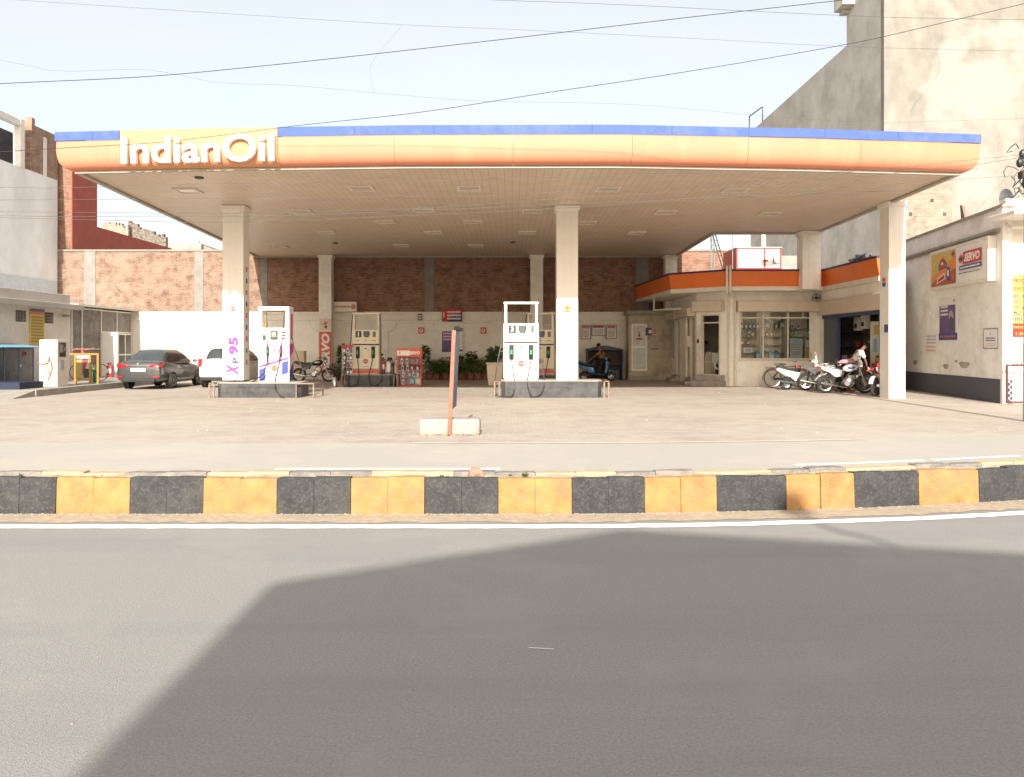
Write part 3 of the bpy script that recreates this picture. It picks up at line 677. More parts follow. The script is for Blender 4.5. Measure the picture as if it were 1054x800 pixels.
o = MB((X(214, 60), 60, 0)); o.prism([(X(207, 61), 0), (X(207, 61), Z(251, 61)), (X(222, 61), Z(258, 61)), (X(222, 61), 0)], 60.5, 64, 'y'); o = o.build('brick_house', brick_d); o.location = (X(214, 60), 60, 0); tag(o, 'brown sloping brick roof end right of the water tank', 'building')
t = thing('water_tank', 'white rooftop water tank on the low concrete parapet', 'water tank', (X(197.5, 60.8), 60.8, Z(251, 60)))
mb = MB(); mb.lathe([(0.55, 0), (0.58, 0.1), (0.55, 0.2), (0.58, 0.3), (0.55, 0.42), (0.5, 0.55), (0.2, 0.68), (0.2, 0.74), (0.02, 0.75)], (0, 0, 0), 18); mb.build('tank', white, t, smooth=40)

# ---- office on the left, its side wall faces the forecourt
XO = -18.4; FR_ = R(90)
t = thing('kiosk_building', 'low cream building with a concrete eave, left of the mesh shed', 'building', (XO, 18, 0.2), FR_)
# local frame: x = depth from 18, y<0 toward forecourt
def ld(px, x=18.4): return x*840/(527-px)-18
mb = MB(); mb.wall(0, 16.0, 0, 2.9, 0, 0.3, [(ld(16), ld(27), 2.28, 2.72), (ld(45), ld(55), 2.28, 2.72)]); mb.box(15.7, 16.0, 0.31, 5, 0, 2.9); mb.build('wall', cream, t)
mb = MB(); mb.box(-0.5, 16.25, -0.45, 5, 2.9, 3.05); mb.box(-0.5, 16.0, 0.0, 0.25, 3.051, 3.5); mb.box(-.5, 16.2, -.47, -.4, 2.86, 3.09); mb.build('roof', M('pale_concrete', (0.52, 0.49, 0.44), 0.9, var=0.1, dirt=(0.34, 0.31, 0.27), damt=0.6, dscale=1.0), t, bevel=0.02)
for a, b in ((16, 27), (45, 55)):
    mb = MB(); x0, x1 = ld(a), ld(b); z0, z1 = 2.28, 2.72
    mb.box(x0, x1, 0.12, 0.16, z0, z1, 1)
    for k in range(5):
        mb.box(x0+(x1-x0)*k/4-0.015, x0+(x1-x0)*k/4+0.015, 0.01, 0.07, z0, z1); mb.box(x0, x1, 0.011, 0.069, z0+(z1-z0)*k/4-0.014, z0+(z1-z0)*k/4+0.014)
    mb.build('ventilator', [conc, dgrey], t)
mb = MB(); mb.tube([(15.3, -0.02, 2.6), (15.3, -0.15, 2.62)], 0.02); mb.box(15.2, 15.42, -0.3, -0.12, 2.56, 2.66); mb.build('security_camera', grey, t)
# steel sheet awning on its roof + pipes
t = thing('awning_sheet', 'rusty tin sheet propped on the roof of the low cream building', 'sheet', (-19.6, 29.2, 3.25), 0.3)
mb = MB(); mb.box(-0.9, 0.9, -0.6, 0.6, 0.9, 0.93, 0, Matrix.Rotation(R(-12), 4, 'Y')); mb.box(-0.9, -0.86, -0.5, -0.46, 0, 0.7); mb.box(0.8, 0.84, -0.5, -0.46, 0, 1.05); mb.build('sheet', M('rusty_tin', (0.36, 0.31, 0.25), 0.6, 0.3, var=0.3), t)
# mesh shed
t = thing('mesh_shed', 'shed of grey mesh panels with a tin roof and open white door', 'shed', (XO, 34.1, 0.2), FR_)
mesh_m = brick_mat('mesh_panel', (0.26, 0.235, 0.215), (0.25, 0.23, 0.21), (0.15, 0.14, 0.13), 'XZ', 0.05, 0.05, 0.006, 0.3, offset=0.0, rough=0.8)
def sd(px): return 18.4*840/(527-px)-34.1
mb = MB()
for a, b, z0, z1 in ((73, 84, 0, 3.0), (84, 104, 0, 3.0), (104, 120, 2.0, 3.0), (120, 135, 2.0, 3.0)): mb.box(sd(a)+.03, sd(b)-.03, 0.01, 0.03, z0, z1)
mb.build('mesh_panel', mesh_m, t)
mb = MB()
for px in (73.6, 84, 104, 120, 135): mb.box(sd(px)-0.03, sd(px)+0.03, -0.03, 0.04, 0, 3.04)
for z in (1.25, 2.98): mb.box(sd(73.6), sd(104), -0.035, 0.045, z-0.025, z+0.025)
mb.box(sd(104), sd(135), -0.035, 0.045, 1.98, 2.04); mb.box(sd(104), sd(135), -0.035, 0.045, 2.95, 3.0); mb.build('frame', offw, t)
mb = MB(); a, b = sd(120)+.04, sd(135)-.04
for x in (a, (a+b)/2, b-.05): mb.box(x, x+.05, -0.06, -0.02, 0.05, 1.96)
for z in (0.05, 0.95, 1.91): mb.box(a, b, -0.062, -0.018, z, z+0.05)
mb.build('door', offw, t)
mb = MB(); mb.box(sd(105)-.04, sd(105)+.05, -0.7, -0.02, 0.02, 2.0); mb.build('door', white, t)
mb = MB(); mb.box(sd(73), 5.35, 2.4, 2.6, 0, 3.0); mb.build('inner_wall', M('shed_inner_wall', (0.42, 0.38, 0.34), 0.9), t)
mb = MB(); mb.prism([(-0.35, 3.10), (3.2, 3.22), (3.2, 3.26), (-0.35, 3.14)], sd(73)-0.1, 5.6, 'x'); mb.box(sd(73)-.1, 5.6, -.37, -.345, 3.05, 3.15); mb.build('roof', M('tin_roof', (0.62, 0.62, 0.60), 0.4, 0.4, var=0.1), t)

# poster on the kiosk
def sign(name, label, cat, loc, rz, w, h, base, items, th=0.03, group=None, frame=None, pname='panel'):
    t = thing(name, label, cat, loc, rz, group)
    mb = MB(); mb.box(-w/2, w/2, -th, 0, -h/2, h/2); mb.build(pname, base, t, bevel=min(0.01, th*0.3))
    if frame:
        f = 0.03*max(1, w/1.5); mb = MB()
        for a in ((-w/2-f, w/2+f, -h/2-f, -h/2), (-w/2-f, w/2+f, h/2, h/2+f), (-w/2-f, -w/2, -h/2, h/2), (w/2, w/2+f, -h/2, h/2)): mb.box(a[0], a[1], -th-0.008, 0, a[2], a[3])
        mb.build('frame', frame, t)
    groups = {}
    for lay, it in enumerate(items):
        kind, nm, mt = it[0], it[1], it[2]
        mb, mts, ly = groups.setdefault(nm, (MB(), [], lay))
        if mt not in mts: mts.append(mt)
        k = mts.index(mt); y = -th-0.002-0.0012*lay
        if kind == 'r': x, z, ww, hh = it[3:7]; mb.box(x-ww/2, x+ww/2, y-0.0008, y, z-hh/2, z+hh/2, k)
        elif kind == 't':
            x, z, hh, s_ = it[3:7]; kw = it[7] if len(it) > 7 else {}; mb.text(s_, x, z, hh, y, 0.0008, m=k, **kw)
        elif kind == 'd':
            x, z, r_ = it[3:6]; n = 20; mb.prism([(x+r_*math.cos(a), z+r_*math.sin(a)) for a in [2*math.pi*i/n for i in range(n)]], y-0.0008, y, 'y', k)
        elif kind == 'p': mb.prism(it[3], y-0.0008, y, 'y', k)
        elif kind == 'l':      # block of unreadable small print
            x, z, ww, hh, n = it[3:8]; rr = random.Random(n*7+int(w*100))
            for i in range(n):
                zz = z+hh/2-hh*(i+.5)/n; x_ = x-ww/2
                while x_ < x+ww/2-0.02:
                    l = min(rr.uniform(.06, .16)*max(ww, .5), x+ww/2-x_); mb.box(x_, x_+l*0.8, y-0.0008, y, zz-hh/n*0.26, zz+hh/n*0.26, k); x_ += l
    for nm, (mb, mts, _) in groups.items(): mb.build(nm, mts, t)
    return t
D1, D2 = 18+ld(30), 18+ld(45)
sign('notice_board', 'tall yellow price notice with red header on the cream kiosk wall', 'sign', (XO+0.002, (D1+D2)/2, 0.2+2.12), FR_, D2-D1, 1.36, ylw,
     [('r', 'print', M('navy_print', (0.1, 0.1, 0.25), 0.6), 0, 0.64, D2-D1, 0.10), ('r', 'print', redor, 0, 0.54, D2-D1, 0.10), ('l', 'lettering', M('olive_ink', (0.30, 0.22, 0.03), 0.7), 0, -0.1, 0.8, 1.05, 9)])

# ---- blue cabinet with light-blue awning, on a dark plinth
def cd_(px, x): return x*840/(527-px)
t = thing('blue_cabinet', 'dark blue metal cabinet with a light blue corrugated hood', 'cabinet', (-17.5, 26.4, 0.2), FR_)
W_ = cd_(34, 17.5)-26.4
mb = MB(); mb.box(0, W_, 0, 0.8, 0.0, 1.32); mb.build('body', dkblue, t, bevel=0.01)
mb = MB()
for k in range(4):
    x0 = W_*k/4+0.04; mb.box(x0, x0+W_/4-0.08, -0.012, -0.002, 0.08, 1.26)
mb.build('door', M('dark_glass_door', (0.035, 0.035, 0.05), 0.2, var=0.3, scale=3), t)
mb = MB()
for k in range(5): mb.box(W_*k/4-0.03, W_*k/4+0.03, -0.02, 0.0, 0.02, 1.3)
mb.box(0, W_, -0.021, -0.001, 0.02, 0.07); mb.box(0, W_, -0.021, -0.001, 1.27, 1.31); mb.build('frame', M('blue_frame', (0.04, 0.08, 0.22), 0.5), t)
mb = MB(); mb.torus((W_-.55, -0.02, 1.1), 0.07, 0.02, 'y', 14, 5); mb.build('emblem', red, t)
mb = MB(); mb.box(W_-.8, W_-.77, -.03, -.01, 0.62, 0.72); mb.build('handle', white, t)
mb = MB(); n = 60; top = []; 
for i in range(n+1):
    x = -0.1+(W_+0.25)*i/n; z = 0.012*math.sin(i*1.57); top.append((x, z))
for i in range(n):
    (a, za), (b, zb) = top[i], top[i+1]
    mb.poly([(a, -0.3, 1.34+za), (b, -0.3, 1.34+zb), (b, 0.8, 1.47+zb), (a, 0.8, 1.47+za)]); mb.poly([(a, -0.3, 1.32+za), (b, -0.3, 1.32+zb), (b, -0.3, 1.34+zb), (a, -0.3, 1.34+za)])
mb.build('hood', sky_b, t)
o = MB((-17.4, 26.5, 0)); o.box(-17.4, -15.45, 25.6, 26.9, 0.206, 0.42); o = o.build('cable_plinth', M('plinth_navy', (0.012, 0.02, 0.05), .6)); o.location = (-17.4, 26.5, 0); tag(o, 'dark blue painted plinth at the left edge, below the blue cabinet', 'plinth')

# ---- old cream dispenser cabinet with coiled hose
c_ = (X(49.5, 27.3), 27.3, 0.205); wd_ = X(58.6, 27.3)-X(40, 27.3)
t = thing('air_dispenser', 'cream dispenser cabinet with a looped hose on its front, on the left platform', 'dispenser', c_)
mb = MB(); mb.box(-wd_/2, wd_/2, 0, 0.72, 0, 1.58); mb.build('body', offw, t, bevel=0.02)
mb = MB(); mb.box(wd_/2+0.001, wd_/2+0.012, 0.12, 0.52, 1.0, 1.48); mb.build('display', black, t)
mb = MB(); mb.box(wd_/2+0.013, wd_/2+0.02, 0.18, 0.34, 1.15, 1.42); mb.box(wd_/2+0.013, wd_/2+0.02, 0.38, 0.48, 1.2, 1.35); mb.build('display_glass', grey, t)
mb = MB(); mb.box(wd_/2+0.001, wd_/2+0.006, 0.2, 0.42, 0.55, 0.9); mb.build('sticker', M('blue_grey_sticker', (0.35, 0.45, 0.5), 0.6), t)
mb = MB()
pts = [(-0.34, 0.2, 0.86), (-0.30, -0.05, 0.8), (-0.15, -0.06, 0.76), (-0.02, -0.06, 0.82), (0.06, -0.06, 0.95), (0.14, -0.06, 0.80), (0.16, -0.06, 0.6), (0.10, -0.06, 0.45), (0.02, -0.06, 0.20)]
mb.tube(pts, 0.017, 6); mb.tube([(0.05, -0.06, 0.95), (-0.05, -0.06, 0.75), (-0.06, -0.06, 0.45), (-0.14, -0.06, 0.18), (-0.2, -0.04, 0.02)], 0.010, 5)
mb.tube([(0.05, -0.07, 0.93), (0.02, -0.07, 0.6), (0.10, -0.07, 0.42)], 0.012, 5); mb.build('hose', M('brown_hose', (0.25, 0.14, 0.09), 0.6), t)
mb = MB(); mb.box(0.03, 0.08, -0.09, 0, 0.93, 1.02); mb.build('hook', grey, t)

# ---- yellow frame with notices
D = 29.6; c_ = (X(88, D), D, 0.205); t = thing('notice_stand', 'yellow pipe-framed stand with a red and yellow notice board', 'stand', c_)
wl, wr = X(72, D)-c_[0], X(102, D)-c_[0]
mb = MB()
for x in (X(77.5, D)-c_[0], X(93, D)-c_[0], X(101, D)-c_[0]): mb.box(x-0.035, x+0.035, -0.035, 0.035, 0, 1.08)
mb.box(wl, wr, -0.034, 0.034, 1.05, 1.11); mb.box(X(77.5, D)-c_[0], X(93, D)-c_[0], -0.033, 0.033, 0.12, 0.18); mb.build('frame', yellow, t)
a, b = X(79, D)-c_[0], X(92, D)-c_[0]
mb = MB(); mb.box(a, b, -0.02, 0.02, 0.19, 0.88, 0); mb.box(a, a+(b-a)*.45, -0.024, -0.0205, 0.19, 0.88, 1)
mb.prism([(a+(b-a)*.46, 0.3), (b-.01, 0.88), (a+(b-a)*.46, 0.88)], -0.024, -0.0205, 'y', 2); mb.box(a+(b-a)*.55, b, -0.027, -0.0245, 0.22, 0.55, 3); mb.build('board', [M('faded_board', (.45,.42,.38), .7), M('faded_yellow', (.36,.28,.10), .7), M('faded_red', (.28,.06,.05), .7), dgrey], t)
mb = MB(); mb.box(a, b, -0.03, 0.0, 0.92, 1.03); mb.build('label_plate', M('lilac_plate', (0.5, 0.48, 0.62), 0.6), t)
# fire buckets hanging behind it, and two fire extinguishers in the shed doorway
def extinguisher(loc, label, body=red, base=indigo, h=0.5, grp=None):
    t = thing('fire_extinguisher', label, 'fire extinguisher', loc, 0, grp)
    mb = MB(); mb.lathe([(0.075, 0.0), (0.085, 0.03), (0.085, h*0.75), (0.06, h*0.86), (0.025, h*0.9), (0.025, h*0.94)], (0, 0, 0), 14); mb.build('cylinder', body, t, smooth=40)
    mb = MB(); mb.lathe([(0.087, 0.0), (0.087, h*0.16)], (0, 0, 0), 14); mb.build('base_ring', base, t, smooth=40)
    mb = MB(); mb.box(-0.02, 0.02, -0.02, 0.02, h*0.94, h); mb.box(-0.09, 0.02, -0.012, 0.012, h, h+0.02); mb.tube([(0.02, 0, h*0.96), (0.11, 0, h*0.9), (0.10, -0.02, h*0.45)], 0.012, 6); mb.build('valve', black, t)
    mb = MB(); mb.box(-0.055, 0.055, -0.0885, -0.08, h*0.3, h*0.6); mb.build('label_sticker', paper, t)
    return t
extinguisher((X(109.5, 36), 36.2, 0.205), 'red fire extinguisher in the shed doorway, left of the pair', h=0.6, base=red, grp='fire extinguishers in the shed doorway')
extinguisher((X(114, 36), 36.0, 0.205), 'red fire extinguisher in the shed doorway, right of the pair', h=0.62, base=red, grp='fire extinguishers in the shed doorway')
t = thing('gas_bottle', 'green gas bottle behind the yellow notice stand', 'gas bottle', (X(97, 31), 31, 0.205))
mb = MB(); mb.lathe([(0.13, 0), (0.15, 0.05), (0.15, 0.5), (0.10, 0.6), (0.03, 0.64)], (0, 0, 0), 14); mb.build('bottle', M('gas_green', (0.03, 0.08, 0.045), 0.5), t, smooth=40)
t = thing('old_bicycle', 'orange-red bicycle handlebar and frame leaning behind the yellow stand', 'bicycle', (X(84, 32), 32, 0.205))
mb = MB(); mb.tube([(-0.35, 0, 1.2), (-0.2, 0, 1.28), (0.2, 0, 1.22), (0.5, 0, 1.3)], 0.016, 6); mb.tube([(0, 0, 1.22), (-.1, 0, .5)], 0.016, 6); mb.tube([(0, 0, 1.22), (.5, 0, .5)], 0.016, 6); mb.build('frame', redor, t)
mb = MB(); mb.torus((-0.15, 0, 0.34), 0.32, 0.018, 'y', 24, 6); mb.build('wheel', rubber, t); mb = MB(); mb.torus((.75, 0, 0.34), 0.32, 0.018, 'y', 24, 6); mb.build('wheel', rubber, t)
# ================================================================ cars
def car(name, label, cat, loc, rz, paint, sedan=True, L_=4.42, W_=1.70, H_=1.47, plate_w=0.5):
    """rear bumper at y=0, nose at +y, ground z=0"""
    t = thing(name, label, cat, loc, rz); hw = W_/2
    if sedan: st = [(0.00, .42, .80, .86), (0.05, .30, .98, .93), (0.20, .26, 1.06, .97), (0.75, .24, 1.04, 1.0), (1.3, .22, .96, 1.0), (2.2, .20, .93, 1.0), (3.1, .20, .94, 1.0), (3.55, .22, .92, .99), (4.1, .26, .80, .94), (4.36, .32, .68, .84), (4.42, .40, .60, .76)]
    else: st = [(0.00, .40, .86, .90), (0.06, .30, .98, .96), (0.3, .26, .99, 1.0), (1.0, .22, .96, 1.0), (2.0, .20, .95, 1.0), (2.7, .20, .96, 1.0), (3.0, .22, .93, .98), (3.5, .28, .80, .92), (3.68, .36, .66, .82)]
    k_ = L_/st[-1][0]; rings = []
    for (y, zb, zt, wf) in st:
        w_ = hw*wf; h = zt-zb
        rings.append([(s*a*w_, y*k_, zb+h*b) for s, a, b in ((-1, .86, 0), (-1, .97, .10), (-1, 1.0, .38), (-1, .985, .66), (-1, .955, .86), (-1, .87, .97), (-1, .5, 1.01), (1, .5, 1.01), (1, .87, .97), (1, .955, .86), (1, .985, .66), (1, 1.0, .38), (1, .97, .10), (1, .86, 0))])
    mb = MB(); q = 14; vs = [v for r_ in rings for v in r_]
    fs = [(i*q+j, i*q+(j+1) % q, (i+1)*q+(j+1) % q, (i+1)*q+j) for i in range(len(st)-1) for j in range(q)]+[list(range(q)), list(range((len(st)-1)*q, len(st)*q))]
    mb.raw(vs, fs); body = mb.build('body', paint, t, smooth=38); ss = body.modifiers.new('s', 'SUBSURF'); ss.levels = 1; ss.render_levels = 2
    # greenhouse
    if sedan: b0, r0, r1, b1 = .40, 1.30, 2.30, 3.30
    else: b0, r0, r1, b1 = .10, .42, 2.05, 2.85
    b0, r0, r1, b1 = [v*k_ for v in (b0, r0, r1, b1)]; zb0, zr = .955 if sedan else .94, H_
    wb, wr = hw*.90, hw*.66; zr += .0; Hm = zr-zb0
    def hh(u):
        if u < r0: q = max(0, (u-b0)/(r0-b0)); return Hm*(math.sin(q*math.pi/2)**1.15)*.97
        if u > r1: q = max(0, (b1-u)/(b1-r1)); return Hm*(math.sin(q*math.pi/2)**1.15)*.97
        q = (u-r0)/(r1-r0); return Hm*(.97+.03*math.sin(q*math.pi))
    def srf(u, th):
        c_, s_ = math.cos(th), abs(math.sin(th)); cx = math.copysign(abs(c_)**.38, c_); cz = s_**.62; h = hh(u)
        e = 1-.10*max(0, 1-min((u-b0), (b1-u))/.5)**2
        return Vector((cx*(wb*e+(wr-wb)*cz*h/Hm), u, zb0-.03+cz*(h+.03)))
    def grid(nm, u0, u1, t0, t1, mat, nu, nt_, off=0.0):
        mb = MB(); vs = []
        for i in range(nu+1):
            for k in range(nt_+1):
                u = u0+(u1-u0)*i/nu; a = t0+(t1-t0)*k/nt_; p = srf(u, a)
                if off:
                    n = (srf(u+.01, a)-srf(u-.01, a)).cross(srf(u, a+.01)-srf(u, a-.01)); n = n.normalized() if n.length > 1e-9 else Vector((0, 0, 1))
                    if n.dot(p-Vector((0, (b0+b1)/2, zb0-.3))) < 0: n = -n
                    p = p+n*off
                vs.append(p)
        m_ = nt_+1
        mb.raw(vs, [(i*m_+k, (i+1)*m_+k, (i+1)*m_+k+1, i*m_+k+1) for i in range(nu) for k in range(nt_)]); return mb.build(nm, mat, t, smooth=60)
    grid('roof', b0, b1, 0, math.pi, paint, 28, 24)
    q0, q1 = (b0+.07, r0+.02), (r1+.02, b1-.07)
    grid('rear_window', q0[0], q0[1], .80, math.pi-.80, carglass, 8, 10, .010); grid('windscreen', q1[0], q1[1], .72, math.pi-.72, carglass, 8, 10, .010)
    um = (b0+b1)/2+.02
    for ta, tb in ((.045, .50), (math.pi-.50, math.pi-.045)):
        grid('side_window', b0+.42 if sedan else b0+.34, um-.03, ta, tb, carglass, 8, 5, .010); grid('side_window', um+.03, b1-.34, ta, tb, carglass, 8, 5, .010)
    # wheels
    R_ = .315; ya, yb = (.98*k_, 3.52*k_) if sedan else (.66*k_, 3.02*k_)
    for y in (ya, yb):
        for s in (-1, 1):
            mb = MB(); mb.lathe([(R_+.055, 0), (R_+.055, 0.03)], (s*(hw-.035)-.015, y, R_), 24, 'x'); mb.build('wheel_arch', black, t)
            mb = MB(); mb.lathe([(R_-.09, -.10), (R_-.01, -.10), (R_, -.07), (R_, .07), (R_-.01, .10), (R_-.09, .10)], (s*(hw-.07), y, R_), 28, 'x'); wh = mb.build('wheel', rubber, t, smooth=40)
            mb = MB(); cx = s*(hw+.02)
            mb.torus((cx, y, R_), .2, .018, 'x', 24, 6)
            for i in range(7):
                a = 2*math.pi*i/7; mb.tube([(cx, y, R_), (cx-s*.01, y+.2*math.cos(a), R_+.2*math.sin(a))], .02, 4)
            mb.lathe([(.05, -.01), (.05, .01)], (cx, y, R_), 12, 'x'); mb.build('rim', steel, wh)
    # lights, bumper, plate
    if sedan:
        for s in (-1, 1):
            mb = MB(); xi, xo = s*hw*.42, s*hw*.955
            vs = [(xi, -.015, .90), (xo*.96, .01, .93), (xo*1.01, .14, .95), (xo*1.02, .32, .97), (xo*1.02, .30, .90), (xo*1.0, .10, .83), (xo*.94, -.01, .80), (xi, -.02, .84)]
            mb.raw(vs+[(v[0]*.97, v[1]+.06, v[2]) for v in vs], [list(range(8))]+[(i, (i+1) % 8, 8+(i+1) % 8, 8+i) for i in range(8)]); mb.build('tail_light', lamp_red, t)
            mb = MB(); mb.box(s*hw*.66 if s > 0 else -hw*.9, s*hw*.9 if s > 0 else -hw*.66, -.035, .02, .43, .49); mb.build('reflector', lamp_red, t)
        mb = MB(); mb.box(-.6, .6, -.03, .1, .28, .40); mb.build('bumper_insert', black, t, bevel=.02)
        mb = MB(); mb.box(-.42, .42, -.028, .0, .865, .895); mb.build('chrome_strip', chrome, t)
        mb = MB(); mb.lathe([(.05, -.03), (.05, .0)], (0, 0, .93), 16, 'y'); mb.build('badge', chrome, t)
        mb = MB(); mb.box(-.26, .26, -.025, 0, .66, .78); mb.build('number_plate', paper, t, bevel=.004)
    else:
        for s in (-1, 1):
            mb = MB(); x0, x1 = (hw*.80, hw*.97) if s > 0 else (-hw*.97, -hw*.80); mb.box(x0, x1, -.012, .16, .80, 1.10); mb.build('tail_light', lamp_red, t, bevel=.03)
        mb = MB(); mb.box(-hw*.9, hw*.9, -.05, .14, .27, .42); mb.build('bumper', black, t, bevel=.04)
        mb = MB(); mb.box(-.25, .25, -.02, .02, .64, .76); mb.build('number_plate', paper, t, bevel=.004)
        mb = MB(); mb.box(-.12, .12, -.03, .02, .80, .83); mb.build('handle', chrome, t)
    for s in (-1, 1):
        mb = MB(); mb.ell((s*(hw+.10), b1*.86, zb0+.06), .09, .05, .065, 10, 6); mb.tube([(s*(hw-.02), b1*.86, zb0+.0), (s*(hw+.06), b1*.86, zb0+.04)], .018, 5); mb.build('mirror', paint, t, smooth=60)
        for yy in ((b0+b1)*.40, (b0+b1)*.62):
            mb = MB(); mb.box(s*(hw-.015)-.015, s*(hw-.015)+.015, yy, yy+.14, .80, .825); mb.build('door_handle', chrome if sedan else paint, t)
    return t
car('parked_sedan', 'dark grey sedan parked tail towards the road beside the mesh shed', 'car', (-13.42, 29.3, 0), R(0.5), M('grey_car_paint', (0.085, 0.085, 0.088), 0.28, 0.5, var=0.03, coat=1.0))
car('parked_hatchback', 'white hatchback parked behind the left front column', 'car', (-11.0, 30.6, 0), R(-1), M('white_car_paint', (0.78, 0.77, 0.73), 0.3, 0.0, var=0.02, coat=0.8), sedan=False, L_=3.7, W_=1.62, H_=1.50)

# ================================================================ two-wheelers (front = +x, wheels on the ground)
def wheel_part(t, x, r_, tr, spokes, rimc, nm='wheel', w_=1.0):
    mb = MB(); mb.torus((x, 0, r_), r_-tr, tr, 'y', 30, 8, sq=w_); wh = mb.build(nm, rubber, t, smooth=60)
    mb = MB(); mb.torus((x, 0, r_), r_-tr*1.9, tr*.45, 'y', 28, 5)
    for i in range(spokes):
        a = 2*math.pi*i/spokes; th = .004 if spokes > 8 else .014
        mb.tube([(x, 0, r_), (x+(r_-tr*1.8)*math.cos(a), 0, r_+(r_-tr*1.8)*math.sin(a))], th, 4, cap=False)
    mb.lathe([(.05, -.05), (.05, .05)], (x, 0, r_), 12, 'y'); mb.build('rim', rimc, wh); return wh
def motorcycle(label, loc, rz, tank, trim, seatc=black, rimc=steel, spokes=6, carrier=False, cat='motorcycle', tankside=None):
    t = thing('motorcycle', label, cat, loc, rz); t.rotation_euler[0] = R(0); r_ = .305
    t.rotation_euler = (R(6)*0, 0, rz)
    wheel_part(t, -.64, r_, .05, spokes, rimc); wheel_part(t, .64, r_, .045, spokes, rimc)
    mb = MB(); mb.tube([(.45, 0, .90), (.1, 0, .62), (-.05, 0, .35), (-.5, 0, .32)], .022); mb.tube([(.45, 0, .85), (.30, 0, .45), (.08, 0, .25), (-.12, 0, .28)], .02)
    for s in (-1, 1):
        mb.tube([(.35, s*.06, .82), (-.2, s*.09, .70), (-.75, s*.09, .80)], .015); mb.tube([(-.64, s*.11, r_), (-.1, s*.08, .34)], .018); mb.tube([(-.60, s*.12, .34), (-.50, s*.11, .72)], .026)
    mb.build('frame', black, t)
    mb = MB(); mb.ell((.12, 0, .40), .17, .13, .15, 12, 8); mb.lathe([(.09, -.16), (.1, -.1), (.1, .1), (.09, .16)], (.02, 0, .34), 14, 'y')
    for k in range(6): mb.box(.08, .30, -.085, .085, .46+.025*k, .472+.025*k)
    mb.build('engine', steel, t, smooth=50)
    # tank
    mb = MB(); sec = []
    for (x, w_, z0, z1) in ((-.10, .09, .74, .86), (.0, .13, .70, .93), (.16, .155, .70, .985), (.32, .14, .74, .985), (.42, .08, .82, .93)):
        sec.append([(x, -w_*.7, z0), (x, -w_, (z0+z1)/2), (x, -w_*.7, z1-.02), (x, 0, z1), (x, w_*.7, z1-.02), (x, w_, (z0+z1)/2), (x, w_*.7, z0)])
    vs = [v for s_ in sec for v in s_]; q = 7
    mb.raw(vs, [(i*q+j, i*q+(j+1) % q, (i+1)*q+(j+1) % q, (i+1)*q+j) for i in range(4) for j in range(q)]+[list(range(q)), list(range(4*q, 5*q))])
    tk = mb.build('tank', tank, t, smooth=60); tk.modifiers.new('s', 'SUBSURF').levels = 1
    if tankside:
        mb = MB()
        for s in (-1, 1): mb.ell((.16, s*.150, .86), .13, .02, .045, 12, 6)
        mb.build('tank_badge', tankside, t, smooth=60)
    mb = MB(); mb.prism([(-.10, .80), (-.12, .87), (-.35, .83), (-.62, .90), (-.80, .93), (-.80, .87), (-.6, .82), (-.3, .77)], -.12, .12, 'y'); mb.build('seat', seatc, t, bevel=.03)
    mb = MB()
    for s in (-1, 1):
        mb.prism([(-.12, .76), (-.62, .86), (-.86, .92), (-.80, .80), (-.55, .70), (-.35, .55), (-.18, .56)], s*.125-.012, s*.125+.012, 'y')
    mb.build('side_cover', trim, t, bevel=.01)
    for (xc, a0, a1) in ((-.64, 30, 165), (.64, 15, 150)):
        mb = MB()
        pts = [(xc+(r_+.035)*math.cos(R(a)), r_+(r_+.035)*math.sin(R(a))) for a in range(a0, a1, 12)]
        for (p, q_) in zip(pts[:-1], pts[1:]): mb.raw([(p[0], -.06, p[1]), (p[0], .06, p[1]), (q_[0], .06, q_[1]), (q_[0], -.06, q_[1])], [(0, 1, 2, 3)])
        mb.build('mudguard', trim, t)
    mb = MB()
    for s in (-1, 1): mb.tube([(.64, s*.075, r_), (.55, s*.075, .55), (.40, s*.075, .95)], [.026, .026, .018], 8)
    mb.build('fork', chrome, t, smooth=50)
    mb = MB(); mb.tube([(.26, -.34, 1.06), (.36, -.22, 1.04), (.42, -.05, .98), (.42, .05, .98), (.36, .22, 1.04), (.26, .34, 1.06)], .014, 6); hb = mb.build('handlebar', chrome, t)
    mb = MB()
    for s in (-1, 1): mb.tube([(.24, s*.36, 1.06), (.30, s*.27, 1.055)], .022, 6)
    mb.build('grip', black, hb)
    for s in (-1, 1):
        mb = MB(); mb.tube([(.32, s*.24, 1.05), (.36, s*.30, 1.2)], .006, 4); mb.ell((.36, s*.31, 1.23), .012, .06, .04, 10, 6); mb.build('mirror', black, t)
    mb = MB(); mb.lathe([(.03, -.10), (.09, -.05), (.10, 0.0), (.10, .015)], (.52, 0, .90), 16, 'x'); mb.build('headlight', chrome, t, smooth=50)
    mb = MB(); mb.prism([(.44, .93), (.58, .98), (.50, 1.12), (.42, 1.10)], -.10, .10, 'y'); mb.build('cowl', tank, t, bevel=.02)
    mb = MB(); mb.box(-.92, -.84, -.06, .06, .82, .90); mb.build('tail_light', lamp_red, t, bevel=.015)
    mb = MB(); mb.tube([(.22, -.13, .38), (.16, -.15, .22), (-.1, -.16, .21), (-.35, -.17, .26)], .02, 6); mb.tube([(-.3, -.17, .25), (-.85, -.18, .36)], [.035, .045], 8); mb.build('exhaust', chrome, t, smooth=50)
    mb = MB(); mb.tube([(0, .1, .2), (-.05, .26, .01)], .012, 5); mb.box(-.05, .12, -.24, .24, .235, .255); mb.build('side_stand', black, t)
    for s in (-1, 1):
        mb = MB(); mb.ell((-.80, s*.17, .80), .03, .03, .025, 8, 5); mb.build('indicator', lamp_or, t)
